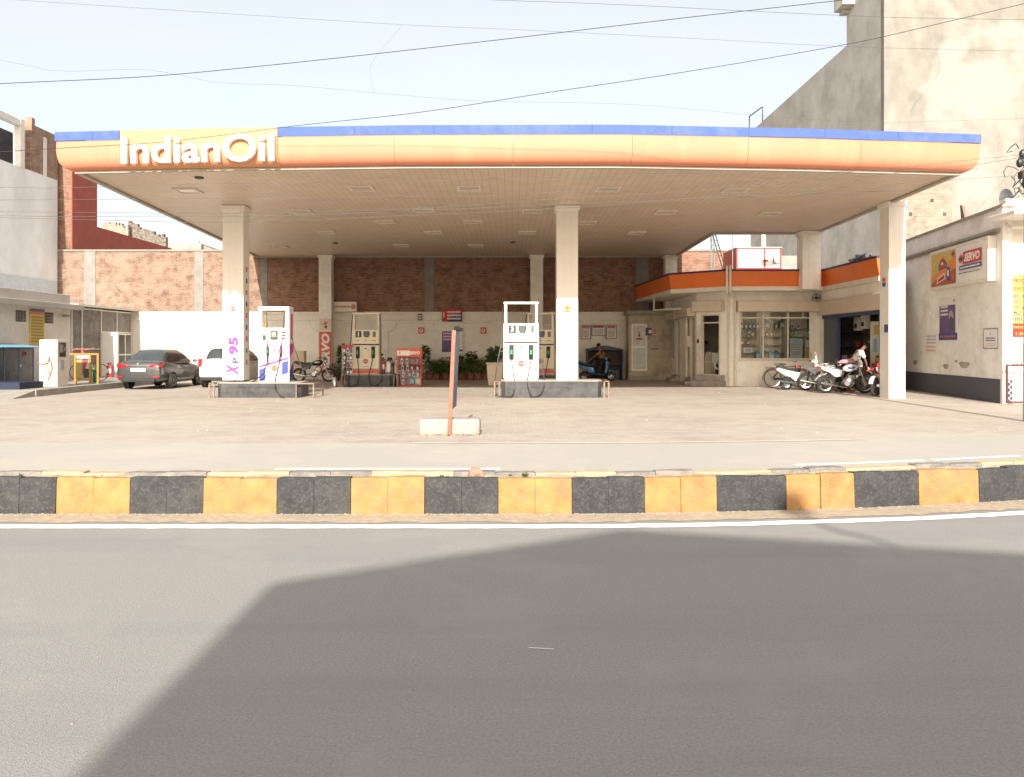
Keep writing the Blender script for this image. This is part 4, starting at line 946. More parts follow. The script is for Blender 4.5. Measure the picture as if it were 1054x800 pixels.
    if carrier:
        mb = MB()
        for s in (-1, 1): mb.tube([(-.45, s*.15, .80), (-.6, s*.17, .98), (-.95, s*.15, .98), (-.80, s*.13, .84)], .010, 5)
        mb.build('grab_rail', chrome, t)
    return t
def scooter(label, loc, rz, paint, dark=black):
    t = thing('scooter', label, 'scooter', loc, rz); r_ = .22
    wheel_part(t, -.60, r_, .055, 6, steel); wheel_part(t, .62, r_, .05, 6, steel)
    def panel(nm, prof, w0, w1, mat, bev=.04):
        mb = MB(); n = len(prof); cz = sum(p[1] for p in prof)/n
        vs = []
        for y, k in ((-w1, .82), (-w0, 1), (w0, 1), (w1, .82)):
            cx = sum(p[0] for p in prof)/n
            for p in prof: vs.append((cx+(p[0]-cx)*k, y, cz+(p[1]-cz)*k))
        fs = [list(range(n)), list(range(3*n, 4*n))]+[(i*n+j, i*n+(j+1) % n, (i+1)*n+(j+1) % n, (i+1)*n+j) for i in range(3) for j in range(n)]
        mb.raw(vs, fs); return mb.build(nm, mat, t, smooth=50, bevel=bev*.4)
    panel('rear_body', [(-.98, .72), (-.92, .80), (-.55, .70), (-.15, .62), (-.08, .40), (-.12, .28), (-.35, .32), (-.48, .46), (-.72, .52)], .12, .19, paint)
    panel('seat', [(-.95, .80), (-.93, .87), (-.60, .80), (-.30, .78), (-.12, .74), (-.14, .64), (-.55, .71)], .10, .13, black)
    panel('floorboard', [(-.12, .28), (-.12, .34), (.25, .30), (.38, .34), (.38, .26), (.2, .22)], .12, .17, dark)
    panel('front_shield', [(.28, .28), (.40, .30), (.52, .62), (.50, .92), (.40, .98), (.36, .90), (.36, .6)], .12, .20, paint)
    panel('handlebar_cover', [(.26, .98), (.30, 1.08), (.42, 1.10), (.50, 1.02), (.42, .94)], .08, .14, paint)
    panel('front_mudguard', [(.42, .40), (.50, .50), (.64, .50), (.82, .42), (.88, .34), (.62, .46)], .05, .07, paint)
    mb = MB(); mb.tube([(.30, -.34, 1.06), (.34, 0, 1.03), (.30, .34, 1.06)], .016, 6); mb.build('handlebar', black, t)
    for s in (-1, 1):
        mb = MB(); mb.tube([(.32, s*.2, 1.07), (.34, s*.26, 1.24)], .006, 4); mb.ell((.34, s*.27, 1.27), .012, .055, .04, 10, 6); mb.build('mirror', black, t)
    mb = MB(); mb.ell((.53, 0, .80), .03, .08, .07, 12, 8); mb.build('headlight', chrome, t, smooth=60)
    mb = MB(); mb.box(-1.0, -.95, -.06, .06, .68, .75); mb.build('tail_light', lamp_red, t, bevel=.015)
    mb = MB(); mb.tube([(.62, 0, r_), (.50, 0, .5), (.40, 0, .9)], .03, 6); mb.build('fork', dgrey, t); mb = MB(); mb.tube([(-.60, 0, r_), (-.3, .0, .35), (-.1, 0, .3)], .05, 6); mb.tube([(-.85, -.14, .30), (-.35, -.14, .24)], [.05, .04], 8); mb.build('chassis', dgrey, t)
    mb = MB(); mb.tube([(-.45, 0, .72), (-.7, .0, .85), (-1.02, .0, .9)], .012, 5)
    for s in (-1, 1): mb.tube([(-.6, s*.13, .80), (-.85, s*.14, .93), (-1.03, 0, .93)], .012, 5)
    mb.build('grab_rail', black, t)
    return t
def bicycle(label, loc, rz):
    t = thing('bicycle', label, 'bicycle', loc, rz); r_ = .345
    wheel_part(t, -.52, r_, .018, 24, steel); wheel_part(t, .54, r_, .018, 24, steel)
    mb = MB(); bb = (-.05, 0, .30)
    for a, b in (((-.14, 0, .82), bb), ((-.12, 0, .78), (.36, 0, .80)), (bb, (.38, 0, .70)), ((.35, 0, .86), (.42, 0, .60)), ((-.52, .05, r_), (-.13, .03, .78)), ((-.52, -.05, r_), (-.13, -.03, .78)), ((-.52, .05, r_), bb), ((-.52, -.05, r_), bb), ((.42, 0, .6), (.54, .05, r_)), ((.42, 0, .6), (.54, -.05, r_))):
        mb.tube([a, b], .014, 6)
    mb.build('frame', black, t)
    mb = MB(); mb.prism([(-.27, .88), (-.25, .92), (-.02, .90), (.0, .87), (-.1, .86)], -.09, .09, 'y'); mb.build('saddle', black, t, bevel=.02)
    mb = MB(); mb.tube([(.18, -.28, .98), (.34, -.22, 1.0), (.37, 0, .94), (.34, .22, 1.0), (.18, .28, .98)], .012, 6); mb.tube([(.35, 0, .86), (.36, 0, .95)], .014); mb.build('handlebar', steel, t)
    for xc, a0, a1 in ((-.52, 10, 200), (.54, 20, 170)):
        mb = MB(); pts = [(xc+(r_+.03)*math.cos(R(a)), 0, r_+(r_+.03)*math.sin(R(a))) for a in range(a0, a1, 10)]; mb.tube(pts, .016, 5); mb.build('mudguard', black, t)
    mb = MB()
    for y in (-.07, .07): mb.tube([(-.25, y, .76), (-.78, y, .74)], .008, 4)
    for k in range(4): mb.tube([(-.35-.13*k, -.07, .755), (-.35-.13*k, .07, .755)], .006, 4)
    mb.tube([(-.75, .06, .74), (-.52, .06, r_)], .007, 4); mb.build('carrier', black, t)
    mb = MB(); mb.box(-.52, -.02, -.04, -.02, .27, .37); mb.lathe([(.10, -.045), (.10, -.03)], (-.05, 0, .30), 14, 'y'); mb.tube([(-.05, -.08, .30), (.05, -.08, .15)], .01, 4); mb.build('chain_case', black, t)
    return t
silver = M('silver_white_paint', (0.62, 0.62, 0.60), 0.3, 0.2, coat=0.6)
black_p = M('black_gloss_paint', (0.012, 0.012, 0.013), 0.2, coat=0.8)
motorcycle('black motorcycle parked beside the vertical orange oil banner', (X(323, 36.2), 36.2, 0), R(4), black_p, black_p, tankside=M('silver_badge', (0.6, 0.6, 0.6), 0.3), rimc=steel)
motorcycle('dark motorcycle facing the road between the extinguishers and display rack', (X(401, 33.2), 33.4, 0), R(-84), black_p, dgrey)
bicycle('black roadster bicycle leaning by the shop window', (X(808, 31.2), 31.1, 0), R(3))
scooter('white scooter parked between the bicycle and the silver motorcycle', (X(826, 29.4), 29.3, 0), R(-4), white)
motorcycle('silver-white motorcycle with chrome rail in front of the bending man', (X(868.5, 27.3), 27.2, 0), R(-3), silver, white, carrier=True, tankside=indigo, spokes=20)
motorcycle('dark motorcycle parked behind the gap between white scooter and silver motorcycle', (X(846, 28.9)+.1, 28.9, 0), R(-12), black_p, dgrey, tankside=silver, spokes=20)
motorcycle('grey motorcycle with white mudguards behind the silver motorcycle', (X(872, 28.3)-.0, 28.35, 0), R(8), dgrey, white, carrier=True, spokes=20)
motorcycle('black and red motorcycle half hidden by the right corner column', (X(901, 25.3)+.45, 25.75, 0), R(44), M('red_tank', (0.4, 0.02, 0.02), 0.3, coat=.5), white, spokes=5, rimc=dgrey)
scooter('metallic blue scooter beside the man in mustard shirt', (X(615, 37.2), 37.2, 0), R(-6), M('blue_scooter_paint', (0.01, 0.13, 0.33), 0.25, coat=0.8), M('dark_blue_plastic', (0.015, 0.03, 0.08), 0.4))

# ================================================================ people
def skin_mesh(verts, edges, radii, root=0, lev=2):
    me = bpy.data.meshes.new('sk'); me.from_pydata([tuple(v) for v in verts], edges, [])
    o = bpy.data.objects.new('sk', me); COL.objects.link(o)
    m = o.modifiers.new('skin', 'SKIN'); m.use_smooth_shade = True
    if not me.skin_vertices: me.attributes  # noqa
    for i, r_ in enumerate(radii):
        d = me.skin_vertices[0].data[i]; d.radius = (r_, r_) if not isinstance(r_, tuple) else r_; d.use_root = (i == root)
    s = o.modifiers.new('sub', 'SUBSURF'); s.levels = lev; s.render_levels = lev
    dg = bpy.context.evaluated_depsgraph_get(); dg.update()
    out = bpy.data.meshes.new_from_object(o.evaluated_get(dg)); bpy.data.objects.remove(o); bpy.data.meshes.remove(me)
    return out
def add_mesh(name, me, mat, parent):
    me.name = name; me.materials.clear(); me.materials.append(mat); o = bpy.data.objects.new(name, me); COL.objects.link(o); o.parent = parent; return o
def person(label, loc, rz, J, shirt, trousers, shirt2=None, legs=True):
    """J: joints in local metres; figure faces +x"""
    t = thing('person', label, 'person', loc, rz)
    V = {k: Vector(v) for k, v in J.items()}
    V['sh_m'] = (V['shl']+V['shr'])/2; V['hip_m'] = (V['hpl']+V['hpr'])/2
    names = []; radii = []; edges = []
    def add(n, v, r_): names.append(v); radii.append(r_); return len(names)-1
    hip = add('hip', V['hip_m'], .12); w_ = add('w', V['hip_m'].lerp(V['sh_m'], .45), .115); ch = add('c', V['hip_m'].lerp(V['sh_m'], .85), .135); nk = add('n', V['neck'], .055); hd0 = add('h0', V['neck'].lerp(V['head'], .55), .07); hd = add('h', V['head'], .095); top = add('t', V['head']+(V['head']-V['neck']).normalized()*.07, .075)
    edges += [(hip, w_), (w_, ch), (ch, nk), (nk, hd0), (hd0, hd), (hd, top)]
    for s in 'lr':
        a = add('s', V['sh'+s], .062); e = add('e', V['el'+s], .042); h = add('w', V['wr'+s], .03); f = add('f', V['wr'+s]+(V['wr'+s]-V['el'+s]).normalized()*.08, .028)
        edges += [(ch, a), (a, e), (e, h), (h, f)]
        d = (V['wr'+s]-V['el'+s]).normalized(); side = d.cross(Vector((0, 0, 1))).normalized() if abs(d.z) < .95 else Vector((0, 1, 0)); palm = V['wr'+s]+d*.08
        for k in range(4):
            b = palm+side*(.011*(k-1.5)*1.8); q = add('fg', b+d*.035, .010); q2 = add('fg', b+d*(.065+.01*(k in (1, 2)))+Vector((0, 0, -.015)), .008); edges += [(f, q), (q, q2)]
        q = add('th', V['wr'+s]+d*.05-side*.045, .010); q2 = add('th', V['wr'+s]+d*.085-side*.055, .009); edges += [(h, q), (q, q2)]
        if legs:
            a = add('hp', V['hp'+s], .095); k = add('k', V['kn'+s], .06); an = add('a', V['an'+s], .038); to = add('t', V['an'+s]+Vector((.16, 0, -.05)), .032); edges += [(hip, a), (a, k), (k, an), (an, to)]
    body = skin_mesh(names, edges, radii); add_mesh('body', body, skin, t)
    # clothes
    vs = [V['hip_m']+Vector((0, 0, 0)), V['hip_m'].lerp(V['sh_m'], .45), V['hip_m'].lerp(V['sh_m'], .88), V['neck'].lerp(V['sh_m'], .6)]; rd = [.15, .145, .165, .085]; ed = [(0, 1), (1, 2), (2, 3)]
    for s in 'lr':
        i = len(vs); vs += [V['sh'+s], V['sh'+s].lerp(V['el'+s], .8)]; rd += [.085, .065]; ed += [(2, i), (i, i+1)]
    add_mesh('shirt', skin_mesh(vs, ed, rd), shirt, t)
    if shirt2:
        add_mesh('shirt_lower', skin_mesh([V['hip_m'], V['hip_m'].lerp(V['sh_m'], .5)], [(0, 1)], [.158, .157]), shirt2, t)
    if legs:
        vs = [V['hip_m']]; rd = [.145]; ed = []
        for s in 'lr':
            i = len(vs); vs += [V['hp'+s], V['kn'+s], V['an'+s]+Vector((0, 0, .03))]; rd += [.115, .08, .06]; ed += [(0, i), (i, i+1), (i+1, i+2)]
        add_mesh('trousers', skin_mesh(vs, ed, rd), trousers, t)
        mb = MB()
        for s in 'lr': a = V['an'+s]; mb.box(a.x-.07, a.x+.19, a.y-.045, a.y+.045, a.z-.09, a.z-.035)
        mb.build('sandal', M('sandal_orange', (0.55, 0.14, 0.05), 0.6), t, bevel=.01)
    # hair cap, face
    ax = (V['head']-V['neck']).normalized(); H = V['head']+ax*.03; fwd = V['face']-V['head']; fwd = (fwd-ax*fwd.dot(ax)).normalized(); sd_ = ax.cross(fwd)
    Rm = Matrix((fwd, sd_, ax)).transposed()
    mb = MB(); mb.ell(H-fwd*.02+ax*.03, .108, .098, .10, 14, 8, rot=Rm); mb.build('hair', hair, t, smooth=80)
    mb = MB(); mb.ell(H+fwd*.105-ax*.02, .018, .014, .022, 8, 5, rot=Rm)
    for s in (-1, 1): mb.ell(H+sd_*s*.098-ax*.03, .018, .010, .03, 8, 5, rot=Rm)
    mb.build('nose_and_ears', skin, t, smooth=80)
    mb = MB()
    for s in (-1, 1): mb.ell(H+fwd*.092+sd_*s*.033+ax*.0, .008, .012, .007, 8, 5, rot=Rm)
    mb.ell(H+fwd*.090-ax*.065, .006, .024, .006, 8, 5, rot=Rm); mb.build('eyes_and_mouth', hair, t)
    return t
# bending man at the workshop (leans to the right, away from the bikes)
person('man in white and mint shirt bending forward over the motorcycles at right', (11.62, 27.9, 0), R(0), dict(
    hpl=(-.02, .09, .92), hpr=(-.02, -.09, .92), shl=(.26, .19, 1.36), shr=(.26, -.19, 1.36), neck=(.36, 0, 1.47), head=(.47, 0, 1.55), face=(.6, 0, 1.46),
    ell=(.36, .22, 1.10), wrl=(.42, .18, .86), elr=(.36, -.22, 1.10), wrr=(.44, -.2, .86), knl=(.06, .1, .50), knr=(-.06, -.1, .50), anl=(-.05, .1, .09), anr=(-.2, -.1, .09)),
    M('white_shirt', (0.72, 0.68, 0.62), 0.8), M('dark_shorts', (0.04, 0.04, 0.06), 0.8), M('mint_cloth', (0.40, 0.62, 0.50), 0.8))
person('man in mustard shirt leaning over the blue scooter', (X(619.5, 37.7), 37.75, 0), R(0), dict(
    hpl=(.02, .09, .88), hpr=(.02, -.09, .88), shl=(.0, .17, 1.34), shr=(.0, -.19, 1.34), neck=(-.08, 0, 1.44), head=(-.14, 0, 1.56), face=(-.28, -.05, 1.53),
    ell=(.2, .22, 1.12), wrl=(.33, .1, 1.08), elr=(-.34, -.2, 1.12), wrr=(-.58, -.28, .93), knl=(.1, .1, .47), knr=(-.06, -.1, .47), anl=(.05, .1, .09), anr=(-.15, -.1, .09)),
    M('mustard_shirt', (0.33, 0.165, 0.045), 0.8), M('dark_trousers', (0.03, 0.028, 0.026), 0.8))
person('person in blue shirt sitting inside the shop doorway', (X(727.5, 34.5), 34.4, .25), R(180), dict(
    hpl=(.0, .09, .70), hpr=(.0, -.09, .70), shl=(.05, .18, 1.18), shr=(.05, -.18, 1.18), neck=(.06, 0, 1.28), head=(.09, 0, 1.41), face=(.25, -.05, 1.38),
    ell=(.12, .24, .95), wrl=(.33, .15, .92), elr=(.12, -.24, .95), wrr=(.33, -.15, .92), knl=(.38, .12, .62), knr=(.38, -.12, .62), anl=(.36, .12, .2), anr=(.36, -.12, .2)),
    M('blue_shirt', (0.10, 0.16, 0.34), 0.8), M('dark_trousers2', (0.04, 0.04, 0.05), 0.8))
# ================================================================ pump islands and pumps
tile = brick_mat('dark_tiles', (0.030, 0.032, 0.034), (0.060, 0.060, 0.062), (0.02, 0.02, 0.02), 'XZ', 0.62, 0.3, 0.006, 0.3, dust=(0.10, 0.095, 0.085), damt=0.45, dscale=2.5, rough=0.45)
def island(label, x0, x1, D, h, dp=1.15, rails=(1, 1), base=None, grp=None):
    c = ((x0+x1)/2, D, 0); t = thing('pump_island', label, 'island', c, 0, grp); mb = MB(c)
    ch = .12; mb.prism([(x0+ch, D), (x1-ch, D), (x1, D+ch), (x1, D+dp-ch), (x1-ch, D+dp), (x0+ch, D+dp), (x0, D+dp-ch), (x0, D+ch)], 0, h-.04, 'z'); mb.build('base', base or tile, t)
    mb = MB(c); mb.prism([(x0+ch-.02, D-.02), (x1-ch+.02, D-.02), (x1+.02, D+ch-.02), (x1+.02, D+dp-ch), (x1-ch, D+dp+.02), (x0+ch, D+dp+.02), (x0-.02, D+dp-ch), (x0-.02, D+ch-.02)], h-.039, h, 'z'); mb.build('top_slab', conc, t)
    for s, on in ((-1, rails[0]), (1, rails[1])):
        if not on: continue
        mb = MB(c); xi = (x0 if s < 0 else x1)-s*(.10 if on == 2 else -.06); xo = (x0 if s < 0 else x1)+s*(.42 if on == 2 else .20)
        mb.tube([(xi, D-.07, 0), (xi, D-.07, h-.04), (xo, D-.07, h-.04), (xo, D-.03, h-.04), (xo, D+dp, h-.04), (xo, D+dp, 0)], .03, 8)
        mb.tube([(xo, D-.06, 0), (xo, D-.06, h-.06)], .03, 8); mb.build('guard_rail', M('worn_guard_metal', (0.28, 0.22, 0.18), 0.6, 0.2, var=0.3, scale=12), t, smooth=50)
    return t
def pump(label, loc, number, hoses=True, white_=white, logo_out=True, stripe=True, D=None, wf=1.0):
    t = thing('fuel_pump', label, 'fuel pump', loc, 0); t.scale = (1, 1, 1)
    hw = .52*wf; bd = .5
    mb = MB(); mb.box(-hw, hw, 0, bd, 0, 1.13); mb.box(-hw, hw, 0, bd, 1.18, 1.74); mb.build('cabinet', white_, t, bevel=.015)
    mb = MB(); mb.box(-hw+.02, hw-.02, .012, bd-.01, 1.131, 1.179); mb.build('slot', black, t)
    mb = MB()
    for s in (-1, 1): mb.box(s*(hw-.045)-.04, s*(hw-.045)+.04, .12, .34, 1.741, 2.34); mb.box(s*(hw+.012)-.012, s*(hw+.012)+.012, .1, .36, .05, 1.741)
    mb.box(-hw-.02, hw+.02, .10, .36, 2.341, 2.41); mb.build('hose_frame', white_, t, bevel=.02)
    mb = MB()
    mb.box(-hw+.13, -hw+.36, -.012, 0, 1.44, 1.68, 0); mb.text(number, -hw+.245, 1.56, .17, -.014, .002, bold=.03, m=1); mb.build('number_plate', [black, paper], t)
    mb = MB(); n = [(-.07, 1.68), (-.09, 1.55), (-.04, 1.44), (.12, 1.44), (.17, 1.55), (.15, 1.68)]; mb.prism(n, -.012, 0, 'y', 0)
    for k in range(3): mb.box(-.04, .12, -.016, -.0125, 1.48+.065*k, 1.52+.065*k, 1)
    mb.build('display', [dgrey, M('lcd_grey', (0.10, 0.13, 0.11), 0.3)], t)
    mb = MB(); mb.box(hw-.24, hw-.12, -.012, 0, 1.45, 1.66, 0)
    for k in range(4):
        for j in range(2): mb.box(hw-.225+.055*j, hw-.19+.055*j, -.018, -.0125, 1.47+.045*k, 1.50+.045*k, 1)
    mb.build('keypad', [dgrey, grey], t)
    mb = MB()
    for x in (-hw+.13, hw-.27): mb.box(x, x+.15, -.005, 0, 1.29, 1.325, 0)
    mb.box(-.04, .03, -.004, 0, 1.31, 1.34, 1); mb.box(-hw+.38, -hw+.43, -.004, 0, .6, 1.02, 2); mb.box(hw-.43, hw-.38, -.004, 0, .62, 1.0, 3); mb.box(-.05, .05, -.004, 0, .98, 1.02, 1); mb.box(-.12, .12, -.004, 0, .28, .30, 4)
    mb.build('stickers', [M('olive_sticker', (0.25, 0.28, 0.08), 0.6), ink, M('pale_green_sticker', (0.5, 0.6, 0.35), 0.6), M('pale_orange_sticker', (0.7, 0.45, 0.3), 0.6), grey], t)
    mb = MB(); emblem(mb, 0, .50, .10, -.001); mb.build('emblem', [redor, navy, paper], t)
    if stripe:
        mb = MB(); mb.box(-hw+.01, hw-.01, -.006, 0, .03, .17, 0); mb.box(-hw+.01, hw-.01, -.005, 0, .18, .21, 1); mb.build('stripe', [redor, indigo], t)
    for s in (-1, 1):
        x = s*.30*wf
        mb = MB(); mb.box(x-.075, x+.075, -.03, .0, .62, 1.08); mb.build('nozzle_boot', black, t, bevel=.03)
        mb = MB(); mb.tube([(x, -.06, 1.06), (x, -.09, .92), (x, -.07, .66)], [.03, .045, .028], 8, 0); mb.box(x-.035, x+.035, -.15, -.05, .78, .92, 1); mb.build('nozzle', [black, green], t, bevel=.01)
        mb = MB(); z0 = -loc[2]+.04
        if s < 0: pts = [(x, -.07, .64), (x+.06, -.18, .2), (x+.1, -.34, -.1), (x+.04, -.40, z0+.05), (x-.15, -.42, z0), (x-.42, -.42, z0+.02), (x-.52, -.35, z0+.15), (x-.42, -.1, .6), (-hw-.09, .06, 1.2), (-hw-.06, .2, 2.0), (-hw-.01, .2, 2.38)]
        else: pts = [(x, -.07, .64), (x-.08, -.18, .2), (x-.12, -.32, -.1), (x-.02, -.40, z0+.05), (x+.12, -.42, z0), (x+.32, -.40, z0+.12), (x+.40, -.3, -.1), (x+.36, -.1, .35), (hw+.07, .1, .9), (hw+.05, .2, 1.9), (hw+.01, .2, 2.38)]
        # smooth the hose
        P = [Vector(p) for p in pts]; Q = []
        for i in range(len(P)-1):
            p0, p1, p2, p3 = P[max(i-1, 0)], P[i], P[i+1], P[min(i+2, len(P)-1)]
            for k in range(5):
                u = k/5; Q.append(.5*((2*p1)+(p2-p0)*u+(2*p0-5*p1+4*p2-p3)*u*u+(3*p1-p0-3*p2+p3)*u**3))
        Q.append(P[-1]); mb.tube(Q, .018, 6); mb.build('hose', hosem, t, smooth=60)
    return t
ix0, ix1 = X(223, 24.8), X(309, 24.8)
island('dark tiled pump island under the pink-and-white pump', ix0, ix1, 24.8, .47, rails=(1, 2))
island('dark tiled pump island under the white two-nozzle pump', X(516, 24.8), X(619.5, 24.8), 24.8, .53)
island('black rear pump island under the pump numbered 1', X(357, 31.7), X(404, 31.7), 31.7, .48, base=dgrey)
island('black rear pump island behind the middle front column', X(540, 31.7), X(590, 31.7), 31.7, .48, base=dgrey)
pump('white fuel pump numbered 3 on the middle front island', (X(536.5, 25.1), 25.12, .53), '3', stripe=False)
cream_p = M('cream_enamel', (0.66, 0.58, 0.44), 0.4, var=0.03, dirt=(0.5, 0.42, 0.3), damt=0.3, dscale=3)
pump('cream fuel pump numbered 1 with orange base stripe on rear island', (X(376, 31.9), 31.95, .48), '1', white_=cream_p)
pump('cream fuel pump half hidden between the white pump and middle column', (X(556.5, 31.9), 31.95, .48), '2', white_=cream_p)
# ---- pink and white premium pump (left)
D = 25.05; c = (X(281, D), D+.05, .47); t = thing('fuel_pump', 'fuel pump in pink, white and blue livery beside the left column', 'fuel pump', c); hw = X(297, D)-X(281, D)+.0
mb = MB(); mb.box(-hw, hw, .02, .52, 0, 1.66); mb.build('cabinet', white, t, bevel=.01)
mb = MB()
for s in (-1, 1): mb.box(s*(hw-.06)-.06, s*(hw-.06)+.06, 0.01, .54, 1.661, 2.2)
mb.box(-hw, hw, .01, .54, 2.201, 2.32); mb.build('hose_frame', white, t, bevel=.015)
mb = MB(); mb.box(-.10, .13, -.012, .018, 1.30, 1.58, 0); mb.box(-.06, .09, -.017, -.0125, 1.38, 1.54, 1); mb.build('display', [dgrey, M('lcd_pale', (0.22, 0.26, 0.20), 0.3)], t)
mb = MB()
for k in range(3): mb.box(hw-.22, hw-.10, -.0, .018, 1.32+.09*k, 1.36+.09*k, 0)
mb.box(-hw+.14, -hw+.24, -.0, .018, 1.28, 1.44, 0); mb.build('keypad', [dgrey], t)
mb = MB(); yy = .012
mb.prism([(-hw+.03, .55), (-hw+.03, 1.18), (hw-.03, 1.18), (hw-.03, .80)], yy, .0195, 'y', 0)
mb.prism([(-hw+.03, .43), (-hw+.03, .49), (hw-.03, .76), (hw-.03, .70)], yy-.002, .0190, 'y', 1)
mb.prism([(-hw+.03, .03), (-hw+.03, .38), (-hw+.22, .44), (-hw+.22, .03)], yy-.001, .0192, 'y', 2); mb.prism([(hw-.22, .2), (hw-.22, .60), (hw-.03, .66), (hw-.03, .28)], yy-.001, .0192, 'y', 2)
mb.box(-hw+.23, hw-.23, yy-.001, .0192, .03, .36, 3); mb.prism([(-.03, 1.0), (.07, 1.0), (.02, .92)], yy-.003, yy-.0005, 'y', 1)
mb.prism([(hw-.2, .03), (hw-.2, .1), (hw-.03, .2), (hw-.03, .03)], yy-.001, .0192, 'y', 4); mb.build('livery', [lpink, pink, indigo, M('pale_blue_print', (0.5, 0.66, 0.75), 0.5), lpink], t)
mb = MB(); mb.prism([(.05, .75), (.05, 1.15), (.50, 1.2), (.50, .95)], hw+.002, hw+.006, 'x', 0); mb.prism([(.05, .03), (.05, .35), (.5, .6), (.5, .03)], hw+.002, hw+.006, 'x', 1); mb.prism([(.05, .36), (.05, .74), (.5, .94), (.5, .61)], hw+.002, hw+.006, 'x', 2)
mb.box(hw+.002, hw+.006, .2, .4, 1.3, 2.1, 0); mb.build('side_livery', [pink, indigo, lpink], t)
mb = MB(); emblem(mb, 0.02, .42, .085, .009); mb.build('emblem', [redor, redor, ylw], t)
for x, cvs in ((-.17, [(-.17, -.06, .98), (-.16, -.1, .6), (-.25, -.16, .25), (-.55, -.2, .02), (-.85, -.24, -.12), (-1.05, -.24, .0), (-1.15, -.1, .06)]), (.24, [(.24, -.06, .98), (.2, -.12, .5), (.12, -.2, .1), (.16, -.36, -.2), (.3, -.5, -.35), (.52, -.7, -.44)])):
    mb = MB(); mb.tube([(x, -.05, 1.12), (x, -.08, .95), (x, -.05, .78)], [.03, .045, .03], 8, 0)
    mb.box(x-.03, x+.03, -.12, -.05, .88, .98, 1 if x < 0 else 2); mb.build('nozzle', [black, green, redink], t, bevel=.01)
    mb = MB(); mb.tube(cvs, .02, 6); mb.tube([(x, -.05, 1.1), (x*1.2, .0, 1.4), (x*1.35, .05, 2.18)], .012, 6); mb.build('hose', hosem, t, smooth=60)
mb = MB(); mb.tube([(-hw+.12, .3, 2.1), (-hw+.16, .3, 1.68)], .05, 6); mb.build('hose_reel', M('brass_fitting', (0.45, 0.33, 0.16), 0.4, .5), t)
mb = MB(); mb.tube([(hw+.02, .2, 1.5), (hw+.12, .1, 1.1), (hw+.55, -.05, .02)], .016, 6); mb.build('hose', hosem, t, smooth=60)
# extinguishers on the rear island
extinguisher((X(394.5, 32.1), 32.1, .48), 'tall red fire extinguisher with blue base on the rear island', h=.62, grp=None)
extinguisher((X(399.8, 32.1), 32.15, .48), 'white cylinder extinguisher beside the red one on the rear island', body=paper, base=grey, h=.52)
t = thing('steel_can', 'small steel water can standing left of the rear pump island', 'can', (X(344.5, 31.7), 31.7, 0))
mb = MB(); mb.lathe([(.09, 0), (.09, .30), (.06, .34), (.06, .36)], (0, 0, 0), 14); mb.build('can', steel, t, smooth=40)

# ================================================================ oil bottles (one model per look, then copies)
def bottle(body, label_m, cap, h=.24, w=.10, d=.07):
    t = thing('oil_bottle', 'x', 'bottle'); mb = MB(); mb.prism([(-w/2, 0), (-w/2, h*.72), (-w*.25, h*.84), (w*.25, h*.84), (w/2, h*.72), (w/2, 0)], -d/2, d/2, 'y'); mb.build('body', body, t, bevel=.006)
    mb = MB(); mb.lathe([(w*.2, h*.84), (w*.2, h)], (0, 0, 0), 10); mb.build('cap', cap, t)
    mb = MB(); mb.box(-w*.38, w*.38, -d/2-.002, -d/2-.0002, h*.15, h*.6); mb.build('label_sticker', label_m, t)
    return t
def can(body, label_m, cap, h=.36, w=.24, d=.14):
    t = thing('oil_can', 'x', 'can'); mb = MB(); mb.prism([(-w/2, 0), (-w/2, h*.8), (-w*.15, h*.97), (w*.2, h*.90), (w/2, h*.7), (w/2, 0)], -d/2, d/2, 'y'); mb.build('body', body, t, bevel=.01)
    mb = MB(); mb.lathe([(w*.14, 0), (w*.14, h*.08)], (-w*.12, 0, h*.95), 10); mb.build('cap', cap, t)
    mb = MB(); mb.box(-w*.3, w*.35, -d/2-.002, -d/2-.0002, h*.15, h*.6); mb.build('label_sticker', label_m, t)
    return t
b_blue = M('bottle_blue', (0.05, 0.11, 0.30), 0.4); b_red = M('bottle_red', (0.50, 0.06, 0.05), 0.4); b_yel = M('bottle_yellow', (0.6, 0.45, 0.05), 0.4); b_grn = M('bottle_green', (0.12, 0.38, 0.12), 0.4); b_lb = M('bottle_light_blue', (0.25, 0.5, 0.65), 0.4)
proto = {}
def item(kind, loc, label, grp, sc=1.0):
    K = {'blue': lambda: bottle(b_blue, paper, b_blue), 'red': lambda: bottle(b_red, paper, b_red), 'navyred': lambda: bottle(b_blue, b_red, b_red), 'yellow': lambda: bottle(b_blue, b_yel, b_yel), 'green': lambda: bottle(paper, b_grn, b_grn), 'white': lambda: bottle(paper, b_blue, paper),
         'canblue': lambda: can(b_blue, b_lb, b_blue), 'canyellow': lambda: can(b_blue, b_yel, b_blue), 'canlight': lambda: can(b_lb, paper, b_blue), 'cangold': lambda: can(M('can_gold', (0.45, 0.42, 0.2), 0.4), paper, b_blue)}
    if kind not in proto: t = K[kind](); proto[kind] = t; t.location = loc; t['label'] = label; t['group'] = grp; t.scale = (sc, sc, sc); return t
    t = dup(proto[kind], loc, 0, label, grp); t.scale = (sc, sc, sc); return t
CN = dict(blue='blue', red='red', navyred='navy and red', yellow='navy and yellow', green='white and green', white='white and blue', canblue='big dark blue', canyellow='big blue and yellow', canlight='big light blue', cangold='big gold')
